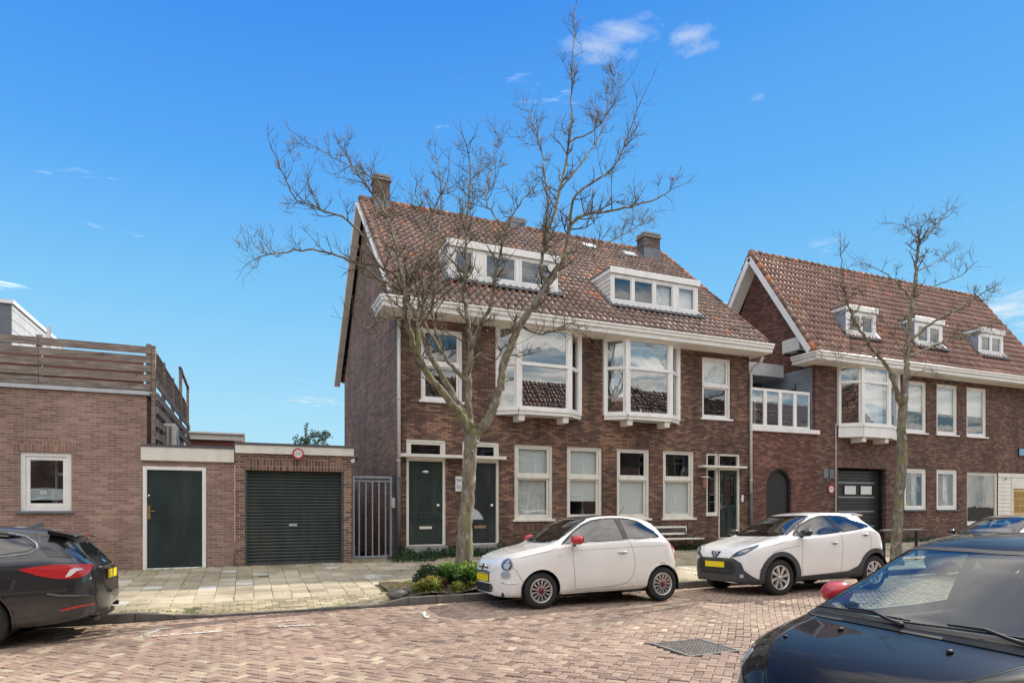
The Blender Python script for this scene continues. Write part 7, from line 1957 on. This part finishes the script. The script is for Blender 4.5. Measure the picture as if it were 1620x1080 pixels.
# ---------- dark estate car, rear towards us ----------
def estate():
    root = thing('black_estate_car', 'black estate car with big red tail light cut off by the left edge', 'car', (-6.22, 9.68, -.06), rot=(-.034,0,0)); ORG[root.name] = Vector((0,0,0))
    sp = dict(L=4.62, W=.905, nose=(.8,2.6), tail=(.62,2.7), floor=.28,
      top=[(0,.45),(.01,.6),(.05,.7),(.2,.80),(.5,.90),(.9,.97),(1.15,1.0),(1.5,1.15),(1.9,1.32),(2.2,1.41),(2.6,1.452),(3.0,1.455),(3.5,1.435),(3.9,1.395),(4.10,1.365),(4.16,1.34),(4.22,1.27),(4.33,1.13),(4.44,1.00),(4.50,.94),(4.55,.86),(4.575,.70),(4.59,.63),(4.61,.60),(4.62,.47)],
      bot=[(0,.40),(.01,.28),(.1,.22),(.7,.20),(1.2,.21),(3.6,.24),(4.1,.27),(4.45,.32),(4.60,.36),(4.62,.44)],
      belt=[(0,.60),(.2,.75),(.6,.87),(1.0,.93),(1.5,.96),(2.5,.99),(3.5,1.02),(4.0,1.03),(4.3,.99),(4.5,.88),(4.62,.58)],
      roofw=[(0,.6),(.9,.72),(1.5,.66),(2.2,.61),(3.0,.60),(3.8,.575),(4.15,.56),(4.45,.62),(4.62,.62)])
    c = Car(root, sp); paint = M['blackpaint2']
    G1 = [(1.55,1.02),(1.9,1.2),(2.2,1.32),(2.5,1.37),(2.6,1.04)]; G2 = [(2.68,1.04),(2.6,1.37),(3.2,1.365),(3.42,1.07)]; G3 = [(3.50,1.075),(3.42,1.345),(3.62,1.325),(3.78,1.28),(3.89,1.20),(3.92,1.155),(3.86,1.125),(3.70,1.10)]
    for mode in 'NO':
        for g_, nm in ((G1,'side_window'),(G2,'rear_side_window'),(smooth_poly(G3,4,(0,1)),'quarter_window')): 
            w_ = c.window(nm, g_, mode, M['carglassdark'], frit=.014, seal=.014)
        c.strip('window_trim', [(1.6,1.01),(2.6,1.025),(3.42,1.055),(3.70,1.078),(3.88,1.105),(3.955,1.155),(3.92,1.215),(3.80,1.30),(3.62,1.345)], mode, .009, M['steel'], off=.003)
    c.window('windscreen', [(1.18,-.66),(1.18,.66),(2.0,.58),(2.0,-.58)], 'T', M['carglassdark'])
    RG = [(-.56,1.03),(.56,1.03),(.50,1.28),(0,1.30),(-.50,1.28)]; c.window('rear_window', RG, 'R', M['carglassdark'], frit=.03)
    for cx in (.88, 3.40): c.arch(cx, .34, .365)
    c.finish(paint)
    for mode in 'NO':
        for cx in (.88, 3.40):
            t = np.linspace(-.28, math.pi+.28, 40); out = [(cx+.378*math.cos(a), .34+.378*math.sin(a)) for a in t]; inn = [(cx+.352*math.cos(a), .34+.352*math.sin(a)) for a in t]; c.band('arch_lip', out, inn, mode, paint, off=.006, closed=False)
        s_ = -1 if mode == 'N' else 1; mi = mode == 'O'
        tl = [(3.80,.925),(3.92,.945),(4.10,.965),(4.28,.965),(4.42,.955),(4.47,.93),(4.46,.86),(4.40,.815),(4.26,.80),(4.08,.825),(3.90,.885)]
        l_ = c.patch('tail_light', smooth_poly(tl,3,(0,)), mode, M['redlamp'], off=.010, thick=.015)
        c.patch('reversing_light', [(4.25,.818),(4.29,.90),(4.33,.92),(4.41,.905),(4.345,.88),(4.30,.83)], mode, M['signwhite'], l_, off=.0115)
        c.strips('hatch_gap', [([(4.335,.60),(4.335,.72),(4.335,.97)], mode), ([(4.10,1.06),(4.0,1.15),(3.90,1.28),(3.86,1.38)], mode), ([(3.86,.55),(4.0,.62),(4.33,.63)], mode), ([(2.64,1.03),(2.62,.6),(2.66,.3)], mode), ([(3.46,1.06),(3.38,.8),(3.08,.62)], mode)], M['seam'])
        c.patch('reflector', [(4.20,.440),(4.34,.475),(4.50,.485),(4.505,.47),(4.36,.452),(4.22,.425)], mode, M['redlamp'], off=.006)
        c.strip('bumper_crease', [(4.08,.63),(4.2,.60),(4.35,.585),(4.5,.575)], mode, .022, paint, off=-.008)
        c.strip('lower_trim', [(3.98,.275),(4.2,.30),(4.4,.34),(4.52,.37)], mode, .012, M['plastic'], off=.0)
        mb = MB(); mb.smooth = True; P_ = [c.cast(x, s_*.60, 'T', h)[0] for x, h in ((2.0,.0),(2.15,.035),(3.0,.04),(3.6,.035),(3.75,.0))]; mb.tube(P_, .014, 6); c.fin(mb, 'roof_rail', M['blackgloss'])
        # spoiler cheek
        c.patch('window_blade', [(4.08,1.06),(3.98,1.16),(3.93,1.30),(4.10,1.30),(4.16,1.20),(4.30,1.04)], mode, M['blackgloss'], off=.004)
    # roof spoiler with brake light
    mb = MB(); P0 = [(4.02,1.385),(4.30,1.318),(4.31,1.300),(4.02,1.345)]
    vs = []; ys = np.linspace(-.60,.60,13)
    for y in ys:
        k = 1-.10*(abs(y)/.6)**2; 
        for x, z in P0: vs.append((4.0+(x-4.0)*k, y, z-.02*(abs(y)/.6)**2.5))
    mb.smooth = False; mb.add(vs, [(i*4+j, i*4+(j+1) % 4, (i+1)*4+(j+1) % 4, (i+1)*4+j) for i in range(12) for j in range(4)]+[(0,1,2,3),(51,50,49,48)]); sp_ = c.fin(mb, 'spoiler', paint, bevel=.006)
    mb = MB(); mb.box(4.285,4.316,-.16,.16,1.302,1.316); c.fin(mb, 'brake_light', M['redlamp'], sp_)
    # shark fin
    mb = MB(); p = c.cast(3.75, 0, 'T')[0]; mb.add([p+Vector(q) for q in ((-.09,-.02,0),(.07,-.02,0),(.07,.02,0),(-.09,.02,0),(.05,0,.06),(.075,0,.06))], [(0,1,5,4),(3,4,5,2),(0,4,3),(1,2,5)]); c.fin(mb, 'aerial_fin', paint)
    plate(c, -.26, .26, .755, .865, 'R'); c.strip('tailgate_trim', [(-.42,.905),(0,.912),(.42,.905)], 'R', .008, M['chrome'], off=.004)
    bd = c.patch('badge', circ(0,.965,.07,.03,24), 'R', M['chrome'], off=.008); c.patch('badge_face', circ(0,.965,.06,.023,24), 'R', M['signblue'], bd, off=.009)
    mb = MB(); mb.smooth = True
    for k in range(5): 
        y = -.16+k*.08; mb.tube([c.cast(y-.02, .925, 'R', .012)[0], c.cast(y+.02, .925, 'R', .012)[0]], .006, 5)
    mb.tube([c.cast(0,1.05,'R',.02)[0], c.cast(.30,1.10,'R',.02)[0]], .008, 6); c.fin(mb, 'rear_wiper', M['black'])
    c.patch('diffuser', [(-.6,.40),(.6,.40),(.5,.30),(-.5,.30)], 'R', M['plastic'], off=.005)
    for s_ in (-1, 1):
        for cx in (.88, 3.40): make_wheel(root, cx, s_*(.905-.03), .32, .21, 'disc', s_)
    interior(root, 4.62, .905, 1.6, .98, [(2.1,(-.37,.37)),(3.0,(-.37,.37))], zfloor=.34, steer=-.37)
estate()

# ---------- car beyond, at the right edge ----------
def far_car():
    root = thing('grey_saloon', 'grey car parked beyond the black hatchback at the right edge', 'car', (14.75, 9.42, -.03), rot=(-.034,0,0)); ORG[root.name] = Vector((0,0,0))
    sp = dict(L=4.4, W=.89, nose=(.7,2.6), tail=(.6,2.7),
      top=[(0,.45),(.01,.6),(.05,.7),(.2,.78),(.6,.88),(1.0,.95),(1.2,.99),(1.5,1.14),(1.8,1.28),(2.1,1.385),(2.4,1.43),(2.8,1.44),(3.3,1.41),(3.7,1.32),(4.0,1.12),(4.2,.98),(4.35,.9),(4.4,.5)],
      bot=[(0,.40),(.01,.28),(.1,.22),(.7,.20),(3.6,.24),(4.38,.36),(4.4,.44)], belt=[(0,.60),(.2,.74),(.6,.84),(1.0,.90),(1.5,.93),(2.5,.96),(3.5,.99),(4.2,.93),(4.4,.6)],
      roofw=[(0,.6),(.9,.70),(1.5,.65),(2.2,.60),(3.0,.58),(4.0,.58),(4.4,.6)])
    c = Car(root, sp)
    for mode in 'NO':
        c.window('side_window', [(1.50,.99),(1.75,1.13),(2.0,1.24),(2.25,1.33),(2.55,1.37),(2.62,1.0)], mode, M['carglass'], seal=.014)
        c.window('rear_side_window', [(2.70,1.0),(2.62,1.372),(3.1,1.355),(3.45,1.28),(3.6,1.08)], mode, M['carglass'], seal=.014)
        mirror_part(c, 1.62, 1.0, -1 if mode == 'N' else 1, M['blackgloss'])
        c.strips('door_gap', [([(1.5,.97),(1.45,.6),(1.5,.3)], mode), ([(2.66,1.0),(2.66,.6),(2.7,.3)], mode)], M['seam'])
        c.patch('headlight', [(.18,.66),(.25,.75),(.6,.80),(.5,.70)], mode, M['lampchrome'], off=.006)
    WS = [(1.22,-.68),(1.16,-.35),(1.15,0),(1.16,.35),(1.22,.68),(1.6,.62),(2.08,.55),(2.06,0),(2.08,-.55),(1.6,-.62)]
    c.window('windscreen', WS, 'T', M['carglass']); c.window('rear_window', [(-.5,1.0),(.5,1.0),(.45,1.28),(-.45,1.28)], 'R', M['carglassdark'])
    for cx in (.85, 3.5): c.arch(cx, .33, .36)
    c.finish(M['greypaint'])
    for s_ in (-1, 1):
        for cx in (.85, 3.5): make_wheel(root, cx, s_*(.89-.03), .315, .2, 'disc', s_)
    interior(root, 4.4, .89, 1.55, .95, [(2.1,(-.37,.37)),(3.0,(-.37,.37))], zfloor=.34, steer=-.37)
far_car()
# ======================= sky and sun =======================
w = bpy.data.worlds.new('World'); scene.world = w; w.use_nodes = True; nt = w.node_tree
bg = nt.nodes['Background']; SK = N(nt, 'ShaderNodeTexSky', sky_type='NISHITA')
sd = Vector((1.37, .42, 1.0)).normalized()      # towards the sun
el = math.asin(sd.z); az = math.atan2(sd.x, sd.y)
SK.sun_disc = False; SK.sun_elevation = el; SK.sun_rotation = az; SK.air_density = 1.0; SK.dust_density = 0.0; SK.ozone_density = 3.0
# deepen the clear sky: per channel contrast
se = N(nt, 'ShaderNodeSeparateColor'); L(nt, SK.outputs[0], se.inputs[0]); co = N(nt, 'ShaderNodeCombineColor')
ST_ = .15
def chan(i, k, ref, top, ex, mx): 
    v = mth(nt, 'MULTIPLY', se.outputs[i], k*ST_/ref); v = mth(nt, 'POWER', v, ex); v = mth(nt, 'MULTIPLY', v, top/ST_); v = mth(nt, 'MINIMUM', v, mx/ST_); L(nt, mth(nt, 'MAXIMUM', v, (.045,.21,.62)[i]/ST_), co.inputs[i])
chan(0, 1.35, .30, .22, 1.9, .26); chan(1, 2.15, .83, .53, 1.9, .57); chan(2, 2.35, .9, .88, .7, .95)
sp0 = N(nt, 'ShaderNodeSeparateXYZ'); tc0 = N(nt, 'ShaderNodeTexCoord'); L(nt, tc0.outputs['Generated'], sp0.inputs[0])
k_ = 1/ST_
er = ramp(nt, sp0.outputs[2], [(0, (.62,.88,.95)), (.12, (.45,.79,.96)), (.28, (.22,.60,.95)), (.44, (.10,.42,.92)), (.62, (.045,.28,.85)), (.85, (.07,.24,.66))])
em = N(nt, 'ShaderNodeVectorMath', operation='SCALE'); L(nt, er.outputs[0], em.inputs[0]); em.inputs['Scale'].default_value = k_
hs0 = mixc(nt, .82, co.outputs[0], em.outputs[0])
hs_ = nt.nodes.new('NodeReroute'); L(nt, hs0, hs_.inputs[0])
tc = N(nt, 'ShaderNodeTexCoord'); sp = N(nt, 'ShaderNodeSeparateXYZ'); L(nt, tc.outputs['Generated'], sp.inputs[0])
# thin cloud wisps on a plane high above
zc = mth(nt, 'MAXIMUM', sp.outputs[2], .04)
cb = N(nt, 'ShaderNodeCombineXYZ'); L(nt, mth(nt, 'DIVIDE', sp.outputs[0], zc), cb.inputs[0]); L(nt, mth(nt, 'DIVIDE', sp.outputs[1], zc), cb.inputs[1])
n1 = N(nt, 'ShaderNodeTexNoise'); n1.inputs['Scale'].default_value = 1.1; n1.inputs['Detail'].default_value = 9; n1.inputs['Roughness'].default_value = .6; n1.inputs['Distortion'].default_value = .6
mp = N(nt, 'ShaderNodeMapping'); mp.inputs['Location'].default_value = (3.1, 7.7, 0); mp.inputs['Scale'].default_value = (.8, 1.5, 1); L(nt, cb.outputs[0], mp.inputs[0]); L(nt, mp.outputs[0], n1.inputs['Vector'])
# unseen bright cumulus added behind the viewpoint (towards -y) as neutral fill, only wisps ahead
back = N(nt, 'ShaderNodeMapRange'); L(nt, sp.outputs[1], back.inputs[0]); back.inputs[1].default_value = .25; back.inputs[2].default_value = -.45; back.inputs[3].default_value = -.055; back.inputs[4].default_value = .22
up_ = N(nt, 'ShaderNodeMapRange'); L(nt, sp.outputs[2], up_.inputs[0]); up_.inputs[1].default_value = .635; up_.inputs[2].default_value = .76; up_.inputs[3].default_value = 0; up_.inputs[4].default_value = .30  # extra cloud overhead, added out of view to make reflections less blue
cov = mth(nt, 'ADD', mth(nt, 'ADD', n1.outputs['Fac'], back.outputs[0]), up_.outputs[0])
cr = ramp(nt, cov, [(.60, 0.0), (.78, .9)])
n2 = N(nt, 'ShaderNodeTexNoise'); n2.inputs['Scale'].default_value = 2.2; n2.inputs['Detail'].default_value = 6; L(nt, mp.outputs[0], n2.inputs['Vector'])
cw = ramp(nt, n2.outputs['Fac'], [(.3, (9,8.7,8.2)), (.7, (18,17,15.8))])
col = mixc(nt, cr.outputs[0], hs_.outputs[0], cw.outputs[0])
# a few small cumulus puffs that stand where they stand in the sky
n3 = N(nt, 'ShaderNodeTexNoise'); n3.inputs['Scale'].default_value = 5; n3.inputs['Detail'].default_value = 9; n3.inputs['Roughness'].default_value = .62; n3.inputs['Distortion'].default_value = .3; L(nt, cb.outputs[0], n3.inputs['Vector'])
tot = None
for (px_, py_, r_, a_) in ((.72,1.17,.16,.40),(.88,1.08,.10,.38),(3.55,2.05,.85,.42),(2.02,1.77,.16,.30),(.6,6.3,1.1,.27),(1.15,1.2,.06,.3),(.25,.55,.5,.5),(.55,.45,.4,.45)):
    d_ = N(nt, 'ShaderNodeVectorMath', operation='DISTANCE'); L(nt, cb.outputs[0], d_.inputs[0]); d_.inputs[1].default_value = (px_, py_, 0)
    q_ = mth(nt, 'MULTIPLY', mth(nt, 'MAXIMUM', mth(nt, 'SUBTRACT', 1.0, mth(nt, 'DIVIDE', d_.outputs['Value'], r_)), 0.0), a_)
    tot = q_ if tot is None else mth(nt, 'MAXIMUM', tot, q_)
c3_ = ramp(nt, mth(nt, 'ADD', n3.outputs['Fac'], tot), [(.71, 0.0), (1.02, .6)])
col = mixc(nt, c3_.outputs[0], col, (6.6,6.6,6.4))
L(nt, col, bg.inputs[0]); bg.inputs[1].default_value = .15
sl = bpy.data.lights.new('sun', 'SUN'); so = bpy.data.objects.new('sun', sl); COL.objects.link(so)
so.rotation_euler = (-sd).to_track_quat('-Z', 'Y').to_euler(); sl.energy = 5.0; sl.angle = R(.5); sl.color = (1, .92, .79)
scene.view_settings.view_transform = 'Standard'; scene.view_settings.look = 'None'; scene.view_settings.exposure = 0; scene.view_settings.gamma = 1
